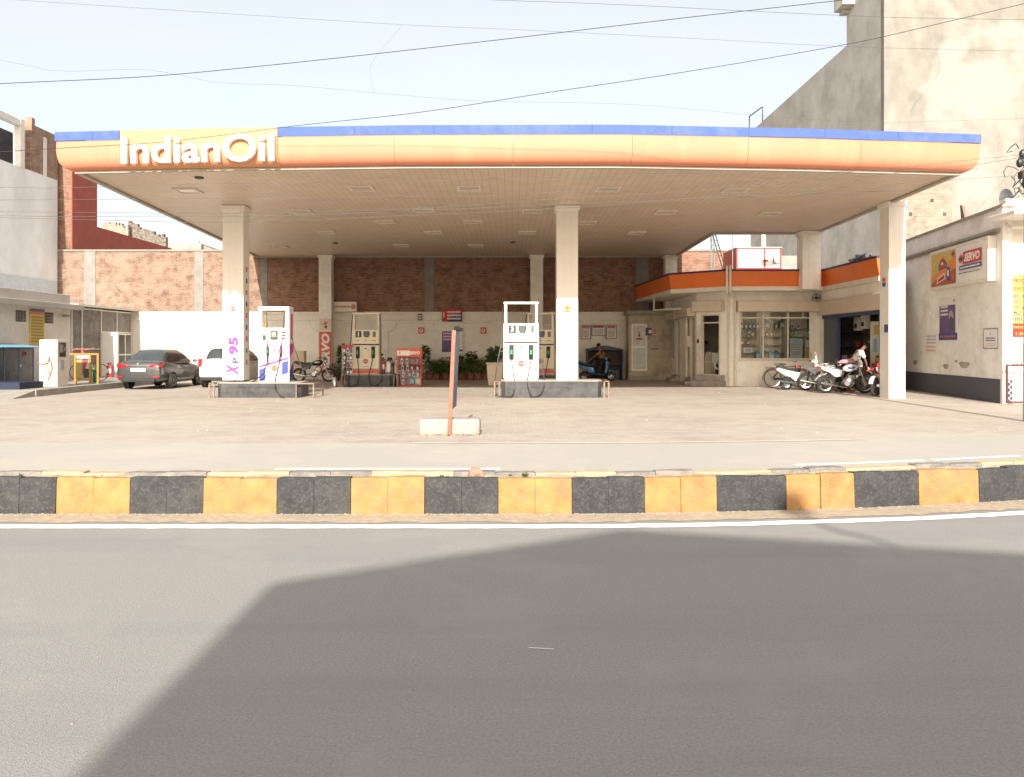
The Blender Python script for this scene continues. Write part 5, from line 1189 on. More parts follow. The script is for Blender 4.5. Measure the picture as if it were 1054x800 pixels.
# display rack (red, glazed) right of the rear pump
D = 31.9; c = (X(421, D), D, 0); wd = X(434, D)-X(408.5, D); t = thing('display_rack', 'red glazed display rack of oil bottles right of pump 1', 'rack', c)
hw = wd/2; mb = MB()
mb.box(-hw, hw, 0, .4, 0, .06)
for x in (-hw, hw-.035): mb.box(x, x+.035, 0, .035, .061, 1.15); mb.box(x, x+.035, .36, .4, .061, 1.15)
mb.box(-hw, hw, 0, .03, 1.12, 1.15) if False else None
mb.box(-hw+.036, hw-.036, .385, .4, .061, 1.15); mb.build('frame', red, t)
mb = MB(); mb.box(-hw-.01, hw+.01, -.01, .41, 1.151, 1.5); hd_ = mb.build('header', redor, t)
mb = MB(); mb.box(-hw+.02, -hw+.52, -.015, -.011, 1.21, 1.40, 1); emblem(mb, -hw+.12, 1.31, .055, -.0155); mb.text('SERVO', hw-.27, 1.31, .13, -.014, .003, w=.42, bold=.05, shear=.2, m=2); mb.build('header_print', [redor, paper, paper], hd_)
mb = MB()
for z in (.34, .60, .87): mb.box(-hw+.036, hw-.036, .04, .384, z, z+.015)
mb.build('shelf', M('shelf_pinkish', (0.5, 0.25, 0.2), 0.5), t)
mb = MB(); mb.box(-hw+.036, hw-.036, .012, .016, .07, 1.13); mb.build('glass_door', glass, t)
for zi, (z, row) in enumerate(((.885, [('white', -.3), ('white', -.1), ('navyred', .13), ('navyred', .3)]), (.615, [('white', -.28), ('white', -.08), ('red', .10), ('red', .31)]), (.355, [('white', -.25), ('yellow', 0), ('white', .15), ('blue', .32)]), (.061, [('canblue', .08), ('cangold', .33), ('white', -.25)]))):
    for k, x in row:
        item(k, (c[0]+x, c[1]+.2, z), '%s oil %s in the red display rack, %s shelf, %s' % (CN[k], 'can' if k[:3] == 'can' else 'bottle', ('top', 'second', 'third', 'bottom')[zi], {True: 'right half, ', False: 'left half, '}[x > 0.02]+('outer side' if abs(x) > .2 else 'inner side')), 'oil containers in the red display rack')
# open wire stand of oil bottles left of pump 1
D = 31.8; c = (X(357.5, D), D+.1, .0); t = thing('bottle_stand', 'narrow wire stand packed with oil bottles left of pump 1', 'stand', c)
mb = MB()
for x in (-.2, .2):
    for y in (-.1, .1): mb.tube([(x, y, .0), (x, y, 1.5)], .012, 5)
for z in (.47, .75, 1.03, 1.31): mb.box(-.2, .2, -.12, .12, z-.012, z)
mb.build('frame', steel, t); mb = MB(); mb.box(-.22, .22, -.125, -.115, 1.52, 1.62); mb.build('header', red, t)
for zi, z in enumerate((.472, .752, 1.032, 1.312)):
    for xi, (x, k) in enumerate(((-.13, ('navyred', 'white', 'blue', 'red')[zi]), (0, ('blue', 'navyred', 'yellow', 'white')[zi]), (.13, ('red', 'yellow', 'blue', 'navyred')[zi]))):
        item(k, (c[0]+x, c[1]-.02, z), '%s oil bottle on the wire stand, %s tier, %s' % (CN[k], ('bottom', 'second', 'third', 'top')[zi], ('left', 'middle', 'right')[xi]), 'oil bottles on the wire stand', .95)

# ================================================================ things along the back wall
YB_ = 39.4
def sgn(name, label, cat, px0, px1, py0, py1, D, base, items, **k):
    x0, x1, z0, z1 = X(px0, D), X(px1, D), Z(py1, D), Z(py0, D)
    return sign(name, label, cat, ((x0+x1)/2, D, (z0+z1)/2), 0, x1-x0, z1-z0, base, items(x1-x0, z1-z0) if callable(items) else items, **k)
# banner on the rear column
sgn('banner', 'tall vertical orange-red oil banner with white letters on the rear left column', 'banner', 328.6, 341, 341.5, 384, 38.43, redor, lambda w, h: [('t', 'lettering', paper, 0.02, 0.0, .40, 'SERVO', dict(w=1.80, bold=.05, rot=R(90), shear=.18))])
sgn('sticker', 'beige sticker with orange and blue splash symbol above the vertical banner', 'sticker', 328.8, 340.8, 328, 340, 38.44, beige, lambda w, h: [('p', 'symbol', redor, [(-.02, .2), (.04, .08), (.18, .18), (.08, .02), (.02, -.05), (-.06, .0), (-.18, -.0), (-.05, .07)]), ('d', 'symbol', indigo, 0.03, -.12, .07)], th=.01)
sgn('light_box_sign', 'small white light-box sign reading XTRAPREMIUM above the wall', 'sign', 342, 368, 311, 321, 39.2, offw, lambda w, h: [('t', 'lettering', redink, -.1, -.0, .10, 'XTRAPREMIUM', dict(w=.78, bold=.03)), ('d', 'emblem', M('dull_orange_print', (0.5, 0.25, 0.15), 0.6), w*.38, 0, .13)], th=.25)
sgn('wall_sign', 'red and navy sign with white lettering high on the back wall', 'sign', 455, 475.5, 318.5, 331, YB_, navy, lambda w, h: [('p', 'print', redink, [(-w/2, -h/2), (-w/2, h/2), (w/2, h/2), (w/2, h*.3), (-w*.1, -.1), (-w*.2, -h/2)]), ('l', 'lettering', paper, .1, 0, w*.7, h*.8, 3), ('r', 'lettering', paper, -w*.4, .03, .05, .26)], th=.04)
sgn('poster', 'purple and white poster on the back wall below the red-navy sign', 'poster', 454.5, 476.5, 335.5, 368, YB_, paper, lambda w, h: [('r', 'picture', purp, -.08, .0, w*.8, h*.66), ('l', 'lettering', lpink, -.15, .25, w*.55, h*.28, 3), ('d', 'picture', M('mauve_print', (0.5, 0.35, 0.5), 0.6), .18, .05, .2), ('r', 'picture', indigo, 0, -h*.28, w*.98, .08), ('d', 'picture', redink, .36, h*.40, .06)], th=.008)
sgn('warning_plate', 'small dark plate on the wall ledge above the orange square', 'sign', 430, 434.5, 323, 330, YB_-.05, dgrey, lambda w, h: [('l', 'lettering', paper, 0, 0, w*.8, h*.7, 3)], th=.01)
for nm, a in (('left', (430.5, 436.5)), ('right', (494.5, 500.5))):
    sgn('emblem_plate', 'small orange square plate with white disc, the %s of two on the back wall' % nm, 'sign', a[0], a[1], 337, 343.5, YB_, redor, lambda w, h: [('d', 'symbol', paper, 0, 0, .09), ('d', 'symbol', redor, 0, 0.01, .05)], th=.012, group='orange plates on the back wall')
for i, (a, b, c_) in enumerate(((598.3, 607.5, 348.5), (609.6, 622.3, 345), (624.6, 634, 348.3))):
    sgn('notice_board', 'white notice board with red heading, %s of three above the mustard-shirted man' % ('left', 'wide middle', 'right')[i], 'notice', a, b, 335.3, c_, YB_, paper, lambda w, h: [('r', 'lettering', redink, 0, h*.42, w*.85, .06), ('r', 'lettering', indigo, 0, h*.32, w*.9, .035), ('l', 'lettering', grey, 0, -.06, w*.8, h*.6, 6)], frame=M('plum_frame', (0.22, 0.12, 0.14), 0.5), group='three framed notices on the back wall', th=.02)
sgn('banner', 'pale blue banner with the word FILL between column and pink pump', 'banner', 254.5, 265, 326, 358, YB_, M('pale_blue_banner', (0.50, 0.60, 0.66), 0.6), lambda w, h: [('t', 'lettering', ink, .02, 0.05, .20, 'FILL', dict(w=w*.86, bold=.02))], th=.01)
t = thing('storage_box', 'tall cream locker behind the black motorcycle', 'locker', (X(307, 37.6), 37.6, 0)); mb = MB(); mb.box(-.28, .28, 0, .4, 0, 1.36); mb.build('body', M('cream_locker', (0.62, 0.52, 0.30), 0.5), t, bevel=.01); mb = MB(); mb.box(-.26, .26, -.006, -.001, .03, 1.33); mb.build('door', M('cream_locker_door', (0.60, 0.50, 0.30), 0.5), t)
# black open shed-shaped rack behind the man
D = 38.6; c = (X(622, D), D, 0); t = thing('tool_rack', 'dark blue steel-framed rack with sloping top behind the blue scooter', 'rack', c)
x0, x1 = X(604, D)-c[0], X(640, D)-c[0]; mb = MB()
for x in (x0, x1): mb.box(x-.03, x+.03, -.3, .3, 0, 1.42)
mb.prism([(x0-.05, 1.44), ((x0+x1)/2-.1, 1.60), ((x0+x1)/2+.1, 1.60), (x1+.05, 1.44), (x1+.05, 1.40), (x0-.05, 1.40)], -.32, .32, 'y'); mb.build('frame', dkblue, t)
mb = MB(); mb.box(x0+.03, x1-.03, .22, .24, 0, 1.39, 0); mb.box(x0+.03, x1-.03, -.2, .21, .7, .72, 1); mb.build('back_panel', [M('dark_board', (0.05, 0.04, 0.035), 0.7, var=.3), dkblue], t)
rr = random.Random(4)
for i in range(7):
    m_ = (M('dull_red_box', (0.12, 0.02, 0.018), .7), dgrey, black, M('dull_box', (0.12, 0.07, 0.05), .7), M('dull_red_box2', (0.10, 0.02, 0.02), .7))[i % 5]; lbs = ['red tin on the lower left of the dark rack', 'grey tin on the upper left of the dark rack', 'black box on the lower middle of the dark rack', 'brown box on the upper middle of the dark rack', 'red box on the lower right of the dark rack', 'red tin on the upper right of the dark rack', 'grey box at the bottom right corner of the dark rack']
    x = x0+.15+i*.21; z = .0 if i % 2 == 0 else .725; hh = rr.uniform(.2, .5)
    o = MB(); o.box(-.08, .08, -.1, .1, 0, hh*.9); o.lathe([(.07, hh*.9), (.05, hh)], (0, 0, 0), 10); o = o.build('storage_tin', m_, bevel=.01); o.location = (c[0]+x, c[1]-.05, z); tag(o, lbs[i], 'tin', 'tins and boxes on the dark rack')

# ---- potted plants
def plant(h, spread, n, mat, style, seed):
    rr = random.Random(seed); t = thing('potted_plant', 'x', 'plant'); ph = .34
    mb = MB(); mb.lathe([(.13, 0), (.17, ph*.85), (.19, ph*.86), (.19, ph), (.165, ph), (.16, ph-.04), (.01, ph-.04)], (0, 0, 0), 14); mb.build('pot', terra, t, smooth=40)
    mb = MB()
    for i in range(n):
        a = rr.uniform(0, 6.283)
        if style == 'bush':
            r_ = spread*math.sqrt(rr.random()); z = ph+rr.uniform(.0, 1)*(h-ph)*(1-.35*(r_/spread)**2); base = Vector((r_*math.cos(a), r_*math.sin(a), z)); l = rr.uniform(.08, .16)
            d = Vector((math.cos(a+rr.uniform(-1, 1)), math.sin(a+rr.uniform(-1, 1)), rr.uniform(-.3, .8))).normalized()
        else:
            k = rr.random(); st_ = Vector((math.cos(a), math.sin(a), 0))*spread*.25*rr.random(); base = st_+Vector((0, 0, ph+(h-ph)*(.35+.6*k))); l = rr.uniform(.16, .34)*(spread/.3); d = Vector((math.cos(a), math.sin(a), rr.uniform(-.2, .9))).normalized()
        q = d.cross(Vector((rr.uniform(-.4, .4), rr.uniform(-.4, .4), 1))).normalized()*l*.20; mid = base+d*l*.5; tip = base+d*l+Vector((0, 0, -l*.25))
        mb.poly([base, mid+q, tip, mid-q])
    mb.build('foliage', mat, t, recalc=False)
    mb = MB()
    for i in range(5):
        a = rr.uniform(0, 6.283); mb.tube([(0, 0, ph-.05), (math.cos(a)*.06, math.sin(a)*.06, (h+ph)/2), (math.cos(a)*spread*.5, math.sin(a)*spread*.5, h*.92)], .008, 4)
    mb.build('stem', wood, t); return t
PP = {'bush': lambda s: plant(1.0, .42, 620, leafB, 'bush', s), 'dark': lambda s: plant(1.05, .40, 620, leafA, 'bush', s), 'palm': lambda s: plant(1.35, .38, 130, leafA, 'palm', s), 'tall': lambda s: plant(1.75, .30, 170, leafA, 'palm', s)}
pl = [(347, 'dark', 37.5, 'dark bushy potted plant between the vertical banner and wire stand', .8), (352, 'tall', 37.9, 'tall dark potted plant just left of the wire bottle stand', .95), (355.5, 'bush', 37.3, 'light bushy potted plant behind the wire bottle stand', .8),
      (438, 'tall', 38.4, 'tall potted plant just right of the red display rack', .92), (443, 'bush', 38.1, 'low leafy potted plant right of the red display rack', .92),
      (449.5, 'dark', 38.2, 'dark leafy potted plant under the left edge of the purple poster', .95), (459, 'bush', 38.2, 'full light-green potted plant under the purple poster', 1.08), (467, 'dark', 38.2, 'dark leafy potted plant just left of the leaning orange-blue post', .85),
      (475, 'bush', 38.2, 'light-green potted plant just right of the leaning orange-blue post', 1.0), (485, 'palm', 38.3, 'feathery potted plant with a tall centre right of the post', .95), (491.5, 'bush', 38.1, 'light-green potted plant under the right orange plate', .95), (499, 'dark', 38.2, 'dark potted plant left of the beige planter', 1.0), (454, 'bush', 38.5, 'light-green potted plant between the dark one and the full one under the poster', .9), (472, 'palm', 38.6, 'feathery potted plant directly behind the leaning orange-blue post', .85), (480, 'dark', 38.5, 'dark low potted plant between two light-green ones, right of the post', .85), (506, 'palm', 38.5, 'feathery potted plant behind the beige planter', .9)]
got = {}
for i, (px, k, D, lb, sc) in enumerate(pl):
    loc = (X(px, D), D, 0)
    if k not in got: t = PP[k](20+i); got[k] = t; t.location = loc; t['label'] = lb; t['group'] = 'potted plants along the back wall'
    else: t = dup(got[k], loc, i*1.3, lb, 'potted plants along the back wall')
    t.scale = (sc, sc, sc)
D = 33; c = (X(509.5, D), D, 0); t = thing('planter', 'beige square planter with a leafy shrub left of the white pump', 'planter', c)
mb = MB(); vs = [(-.27, -.27, 0), (.27, -.27, 0), (.27, .27, 0), (-.27, .27, 0), (-.33, -.33, .85), (.33, -.33, .85), (.33, .33, .85), (-.33, .33, .85)]
mb.raw(vs, [(0, 1, 5, 4), (1, 2, 6, 5), (2, 3, 7, 6), (3, 0, 4, 7), (0, 3, 2, 1), (4, 5, 6, 7)]); mb.box(-.36, .36, -.36, .36, .86, .92); mb.build('tub', beige, t, bevel=.015)
rr = random.Random(8); mb = MB()
for i in range(300):
    a = rr.uniform(0, 6.28); base = Vector((math.cos(a), math.sin(a), 0))*rr.uniform(0, .2)+Vector((0, 0, .92+rr.uniform(0, .55))); l = rr.uniform(.15, .32); d = Vector((math.cos(a), math.sin(a), rr.uniform(0, 1))).normalized(); q = d.cross(Vector((.2, .1, 1))).normalized()*l*.14
    mb.poly([base, base+d*l*.5+q, base+d*l-Vector((0, 0, .05)), base+d*l*.5-q])
mb.build('foliage', leafA, t, recalc=False)
# ================================================================ shop building
def frame(p0, p1, z=0.0):
    return Matrix.Translation((p0[0], p0[1], z)) @ Matrix.Rotation(math.atan2(p1[1]-p0[1], p1[0]-p0[0]), 4, 'Z')
class LB(MB):
    """builder in a facade frame, stored relative to a root"""
    def __init__(s, F, root): super().__init__(); s.F = F; s.rt = Vector(root)
    def build(s, *a, **k): s.v = [s.F @ v - s.rt for v in s.v]; return super().build(*a, **k)
RT = (8.4, 32.0, 0)
shop = thing('shop_building', 'beige station shop with orange fascia, glazed window and angled corner door', 'building', RT)
P0, P1, P2, P3, P4 = (7.5, 39.38), (7.46, 33.0), (8.40, 32.0), (12.04, 32.0), (12.04, 26.3)
F1, F2, F3, F4 = frame(P0, P1), frame(P1, P2), frame(P2, P3), frame(P3, P4)
def sx(px, D=32.0): return X(px, D)-8.40
HW = 3.72
wx0, wx1, wz0, wz1 = sx(761), sx(835), 1.05, 2.96
mb = LB(F1, RT); mb.wall(0, 6.38, 0, HW, 0, .2, [(1.0, 1.75, 1.0, 2.75), (2.3, 2.95, .3, 2.7), (4.1, 4.9, 1.0, 2.75), (5.25, 6.05, .28, 2.75)]); mb.build('wall', shopw, shop)
L2 = math.hypot(P2[0]-P1[0], P2[1]-P1[1])
mb = LB(F2, RT); mb.wall(0, L2, 0, HW, 0, .15, [(.22, 1.12, .45, 2.85)]); mb.build('wall', shopw, shop)
mb = LB(F3, RT); mb.wall(0, 3.64, 0, HW, 0, .15, [(wx0, wx1, wz0, wz1)]); mb.box(.0, .34, -.03, -.001, 0, HW-.01); mb.box(3.25, 3.64, -.02, -.001, 1.0, HW-.01); mb.box(.35, 3.64, -.03, -.001, 0, .25); mb.build('wall', shopw, shop)
mb = LB(F4, RT); mb.wall(0, 5.7, 0, HW, 0, .2, [(.35, 5.35, .0, 2.75)]); mb.build('wall', shopw, shop)
# roof + inside shell
mb = MB(RT); foot = [P0, P1, P2, P3, P4, (12.5, 26.3), (14.55, 30.3), (14.55, 39.38)]
mb.prism(foot, HW+.001, HW+.3, 'z'); mb.build('roof', conc, shop)
mb = MB(RT); mb.prism([(7.7, 39.3), (7.7, 33.2), (8.5, 32.3), (12.0, 32.3), (12.0, 39.3)], .02, .12, 'z'); mb.box(12.1, 12.25, 32.2, 39.3, .12, HW); mb.box(8.0, 12.1, 36.4, 36.5, .12, HW); mb.box(7.75, 8.0, 36.4, 36.5, .12, HW); mb.build('interior_wall', M('interior_plaster', (0.66, 0.60, 0.52), .8), shop)
# fascia
FP = [(6.0, 39.3), (6.35, 32.6), (8.1, 30.95), (11.84, 30.95), (11.84, 26.3)]
mb = MB(RT); sweep(mb, FP, [(-.14, 3.84), (0, 3.84), (.10, 4.41), (-.10, 4.41)], 0); mb.build('fascia', shop_or, shop)
mb = MB(RT); sweep(mb, FP, [(-.10, 4.412), (.13, 4.412), (.13, 4.48), (-.10, 4.48)], 0); mb.build('top_band', navy, shop)
mb = MB(RT); sweep(mb, FP, [(-.3, 3.68), (.02, 3.68), (.02, 3.838), (-.3, 3.838)], 0); mb.build('edge_trim', offw, shop)
mb = MB(RT); inn = [P0, P1, P2, P3, P4]; n = 5
for i in range(4): mb.poly([(*FP[i], 3.70), (*FP[i+1], 3.70), (*inn[i+1], 3.70), (*inn[i], 3.70)]); mb.poly([(*FP[i], 4.0), (*FP[i+1], 4.0), (*inn[i+1], 4.0), (*inn[i], 4.0)])
mb.build('soffit', cream, shop)
# window
fr = M('window_frame_cream', (0.66, 0.60, 0.50), .5)
mb = LB(F3, RT); t_ = .05
for x in (wx0, wx1-t_, sx(785.5)-.03, sx(811)-.03): mb.box(x, x+t_+(0.01), -.01, .06, wz0, wz1)
for z in (wz0, wz1-t_, Z(328, 32)): mb.box(wx0, wx1, -.015, .065, z, z+t_)
mb.box(sx(826), sx(826)+.04, -.012, .06, Z(328, 32), wz1); mb.box(wx0-.05, wx1+.05, -.05, .0, wz0-.06, wz0-.001); wf = mb.build('window', fr, shop)
mb = LB(F3, RT); mb.box(wx0+.02, wx1-.02, .02, .028, wz0+.02, wz1-.02); mb.build('pane', glass, wf)
mb = LB(F3, RT); mb.box(wx0-.1, wx1+.1, .75, .78, .9, 3.0, 0); mb.box(wx0-.1, wx1+.1, .16, .78, .98, 1.04, 0)
for z in (1.30, 1.62, 1.95, 2.27):
    mb.box(wx0, wx1, .3, .74, z-.012, z, 1)
for x in (sx(785.5), sx(811)): mb.box(x-.02, x+.02, .3, .74, 1.0, 2.9, 0)
mb.build('shelf', [M('shelf_back', (0.66, 0.58, 0.46), .7), M('glass_shelf', (0.42, 0.40, 0.34), .3)], wf)
def zb(y6): return Z(y6/4.443+230, 32.45)
def xb(x6): return X(640+x6/4.443, 32.5)
goods = [('top shelf', 2.27, [(548, 'blue'), (567, 'blue'), (585, 'blue'), (603, 'blue'), (620, 'blue'), (636, 'blue'), (661, 'canyellow'), (685, 'yellow'), (705, 'yellow'), (735, 'canyellow'), (778, 'white'), (806, 'white')]),
         ('second shelf', 1.95, [(548, 'navyred'), (580, 'green'), (595, 'red'), (622, 'navyred'), (662, 'red'), (683, 'red'), (779, 'green'), (798, 'green'), (851, 'green')]),
         ('third shelf', 1.62, [(548, 'red'), (577, 'red'), (633, 'navyred'), (744, 'green')]),
         ('window sill', 1.30-.26, [(622, 'canblue'), (657, 'canyellow'), (682, 'canlight'), (708, 'canblue')])]
for sh, z, row in goods:
    for i, (x, k) in enumerate(row):
        item(k, (xb(x), 32.48, z if z > 1.1 else 1.04), '%s oil %s in the shop window, %s, %s' % (CN[k], 'can' if k[:3] == 'can' else 'bottle', sh, 'leftmost' if i == 0 else 'rightmost' if i == len(row)-1 else ORD[i]+' from the left'), 'oil containers in the shop window', 1.0)
def shopsign(name, label, cat, x0, x1, y0, y1, base, items, D=32.2):
    a, b, z0, z1 = X(640+x0/4.443, D), X(640+x1/4.443, D), Z(y1/4.443+230, D), Z(y0/4.443+230, D)
    return sign(name, label, cat, ((a+b)/2, D, (z0+z1)/2), 0, b-a, z1-z0, base, items(b-a, z1-z0), th=.006)
shopsign('notice', 'small white paper notice in the left pane of the shop window', 'notice', 557, 595, 568, 592, paper, lambda w, h: [('l', 'lettering', grey, 0, 0, w*.8, h*.6, 3)])
shopsign('poster', 'pale blue speckled poster in the right pane of the shop window', 'poster', 770, 826, 526, 617, M('pale_blue_poster', (0.5, 0.58, 0.6), .6), lambda w, h: [('l', 'picture', M('blue_speckle', (0.2, 0.35, 0.5), .6), 0, 0, w*.9, h*.9, 8), ('l', 'picture', M('rust_speckle', (0.5, 0.3, 0.15), .6), 0.02, -.05, w*.7, h*.6, 5)])
shopsign('notice', 'white sheet beside the speckled poster in the shop window', 'notice', 840, 865, 533, 568, paper, lambda w, h: [('l', 'lettering', grey, 0, 0, w*.8, h*.7, 5)])
shopsign('notice', 'yellow sheet below the white one in the shop window', 'notice', 836, 867, 571, 614, ylw, lambda w, h: [('l', 'lettering', M('brown_ink', (0.3, 0.15, 0.03), .7), 0, 0, w*.8, h*.75, 4)])
# rolling-shutter housings
mb = LB(F3, RT); mb.box(sx(757.5), sx(844), -.32, -.001, Z(321, 32), Z(311, 32)+.02); mb.build('shutter_box', beige, shop, bevel=.02)
mb = LB(F2, RT); mb.box(.0, L2-.05, -.32, -.001, 2.95, 3.36); mb.build('shutter_box', beige, shop, bevel=.02)
mb = LB(F1, RT); mb.box(.8, 3.3, -.32, -.001, 2.78, 3.1); mb.box(3.8, 6.2, -.34, -.001, 2.80, 3.14); mb.build('shutter_box', beige, shop, bevel=.02)
mb = LB(F4, RT); mb.box(.1, 5.66, -.12, -.001, 2.76, 3.3); mb.build('shutter_box', beige, shop, bevel=.02)
# side wall windows/doors
for a, b, z0, z1 in ((1.0, 1.75, 1.0, 2.75), (4.1, 4.9, 1.0, 2.75)):
    mb = LB(F1, RT); mb.box(a, b, .06, .075, z0, z1, 0)
    for x in (a, b-.05, (a+b)/2-.025): mb.box(x, x+.05, .03, .1, z0, z1, 1)
    mb.build('window', [M('dark_window', (0.05, 0.05, 0.07), .15), fr], shop)
for a, b, z0, z1 in ((2.3, 2.95, .3, 2.7), (5.25, 6.05, .28, 2.75)):
    mb = LB(F1, RT); mb.box(a, b, .08, .12, z0, z1, 0); mb.box(a, a+.05, .04, .13, z0, z1, 0); mb.box(b-.05, b, .04, .13, z0, z1, 0); mb.build('door', [M('beige_door', (0.55, 0.45, 0.33), .5)], shop)
for a, b in ((2.1, 3.1), (5.05, 6.25)): mb = LB(F1, RT); mb.box(a, b, -.45, -.001, 0, .14); mb.box(a+.05, b-.05, -.22, -.001, .141, .28); mb.build('step', conc, shop, bevel=.01)
# corner door
mb = LB(F2, RT); mb.box(.22, .29, -.02, .1, .45, 2.85); mb.box(1.05, 1.12, -.02, .1, .45, 2.85); mb.box(.29, 1.05, -.02, .1, 2.79, 2.85); mb.box(.29, 1.05, -.01, .08, 2.48, 2.53); df = mb.build('door', fr, shop)
mb = LB(F2, RT); mb.box(.29, .36, -.25, .0, .46, 2.45); mb.build('door_leaf', fr, df)
mb = LB(F2, RT); mb.box(.1, L2, -.55, -.001, 0, .2); mb.box(.15, L2-.05, -.28, -.001, .201, .43); mb.build('step', conc, shop, bevel=.01)
t = thing('counter', 'beige rounded counter just inside the corner door', 'counter', (X(731, 33.6), 33.75, .12)); mb = MB(); mb.prism([(-.2, 0), (-.2, 1.05), (-.1, 1.22), (.12, 1.22), (.2, 1.1), (.2, 0)], 0, .5, 'y'); mb.build('body', beige, t, bevel=.02); mb = MB(); mb.box(-.22, .22, -.02, .0, .78, .82); mb.build('trim', offw, t)
t = thing('plastic_chair', 'white plastic chair beside the counter inside the corner door', 'chair', (X(739, 33.3), 33.2, .45)); mb = MB(); mb.box(-.2, .2, -.15, .3, .4, .44); mb.build('seat', white, t, bevel=.01)
mb = MB(); mb.torus((0, -.15, .38), .2, .04, 'y', 20, 6); mb.box(-.2, .2, .28, .32, .45, .85); mb.build('backrest', white, t)
for x in (-.18, .18):
    for y in (-.13, .28): mb = MB(); mb.tube([(x, y, .4), (x*1.1, y, 0)], .02, 5); mb.build('leg', white, t)
# drain pipes on the facade
def pipe(F, pts, lb, r_=.045, m=None):
    mb = LB(F, RT); mb.tube(pts, r_, 8); return mb.build('drain_pipe', m or offw, shop, smooth=60)
pipe(F3, [(sx(748.6, 30.7), -1.25, 4.6), (sx(748.6, 30.7), -1.25, 3.62), (sx(749.6), -.08, 3.62-.1), (sx(749.6), -.08, .02)], '')
pipe(F3, [(sx(752, 30.7), -1.25, 4.62), (sx(752, 30.7), -1.25, 3.62), (sx(756), -.08, 3.5), (sx(756), -.08, .02)], '')
pipe(F1, [(3.6, -1.25, 4.3), (3.6, -1.25, 3.15), (4.95, -.45, 3.15), (4.95, -.1, 3.1), (4.95, -.1, .02)], '')
# wall boxes on the side
mb = LB(F1, RT); mb.box(4.95+.1, 5.2, -.15, -.002, 1.55, 2.0); mb.build('meter_box', offw, shop)
mb = LB(F2, RT); mb.box(.06, .16, -.06, -.002, 1.7, 1.85); mb.build('switch_box', black, shop)
# ---- workshop opening in the right wall
mb = LB(F4, RT); mb.box(.36, 1.75, .05, .09, 0.0, 2.74); mb.build('shutter', plank_mat('shutter_slats', (0.085, 0.095, 0.115), .09, 'Z', .5, .5, .5), shop)
mb = LB(F4, RT); mb.box(.35, 5.35, -.02, .0, 2.62, 2.75); mb.box(5.27, 5.35, -.02, .2, 0, 2.62); mb.box(1.75, 1.83, .0, .1, 0, 2.62); mb.build('door_frame', M('shutter_blue', (0.045, 0.06, 0.14), .5), shop)
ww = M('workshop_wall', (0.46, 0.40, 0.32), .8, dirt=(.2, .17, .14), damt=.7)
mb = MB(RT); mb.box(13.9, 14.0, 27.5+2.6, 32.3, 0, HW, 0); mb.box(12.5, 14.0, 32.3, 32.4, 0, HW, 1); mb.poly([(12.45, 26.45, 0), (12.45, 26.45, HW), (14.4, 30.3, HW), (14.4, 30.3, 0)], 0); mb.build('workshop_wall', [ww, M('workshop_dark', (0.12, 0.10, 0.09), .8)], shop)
# cabinets, boards and shelves in the workshop
for i, (y, z, lb) in enumerate(((29.5, 2.15, 'left of two cream meter boxes on the workshop wall'), (28.9, 2.2, 'right of two cream meter boxes on the workshop wall'))):
    t = thing('meter_box', lb, 'box', (12.9+.0+(32-y)*.0, y+.9, z), R(-90), 'cream meter boxes in the workshop'); mb = MB(); mb.box(-.18, .18, -.1, .1, 0, .5); mb.build('body', offw, t, bevel=.01); mb = MB(); mb.box(-.11, .11, -.106, -.101, .1, .25); mb.build('dial', dgrey, t)
t = thing('shelf_unit', 'dark shelf unit cluttered with parts inside the workshop', 'shelf', (13.3, 31.4, 0), R(-60)); mb = MB()
for z in (.5, 1.0, 1.5, 2.0): mb.box(-.9, .9, -.2, .2, z, z+.03)
for x in (-.9, .87): mb.box(x, x+.03, -.2, .2, 0, 2.4)
mb.build('frame', black, t); rr = random.Random(9)
cols = [(redor, 'orange'), (paper, 'white'), (b_blue, 'blue'), (ylw, 'yellow'), (grey, 'grey')]
for i in range(10):
    z = (.53, 1.03, 1.53)[i % 3]; x = -.75+.16*i; m_, cn = cols[i % 5]; o = MB(); hh = rr.uniform(.12, .3); o.box(-.06, .06, -.08, .08, 0, hh); o.box(-.062, .062, -.083, -.081, hh*.3, hh*.7); o = o.build('carton', m_, bevel=.006)
    o.location = Vector((13.3, 31.4, z))+Matrix.Rotation(R(-60), 3, 'Z')@Vector((x, 0, 0)); o.rotation_euler = (0, 0, R(-60)); tag(o, '%s carton on the %s shelf of the workshop unit, %s from its left end' % (cn, ('lower', 'middle', 'upper')[i % 3], ORD[i//3]), 'carton', 'cartons on the workshop shelf')
sign('notice_board', 'cream board with yellow and red labels hanging inside the workshop', 'board', (13.15, 28.75, 1.6), R(-62), 1.2, 1.7, offw, [('r', 'print', ylw, -.35, .55, .2, .35), ('l', 'lettering', redink, .15, .6, .7, .12, 1), ('d', 'print', ink, .1, .1, .09), ('r', 'print', b_lb, -.38, .0, .15, .5), ('r', 'print', ylw, -.3, -.5, .2, .3)], th=.03)
t = thing('cloth_bundle', 'pink cloth bundle lying on the seat of the silver motorcycle', 'cloth', (X(871, 27.6), 27.55, .98)); mb = MB(); mb.ell((0, 0, .06), .28, .15, .09, 12, 7); mb.ell((.12, .02, .12), .15, .1, .06, 10, 6); mb.ell((-.2, 0, .04), .12, .1, .05, 10, 6); mb.build('cloth', M('pink_cloth', (0.50, 0.24, 0.28), .9, var=.3, scale=12), t, smooth=60)
t = thing('red_crate', 'red plastic tank on the ground behind the bending man', 'tank', (12.35, 27.6, 0)); mb = MB(); mb.box(-.12, .12, -.2, .2, 0, 1.0); mb.build('body', red, t, bevel=.03); mb = MB(); mb.lathe([(.04, 1.0), (.04, 1.06)], (0, 0, 0), 10); mb.build('cap', black, t)
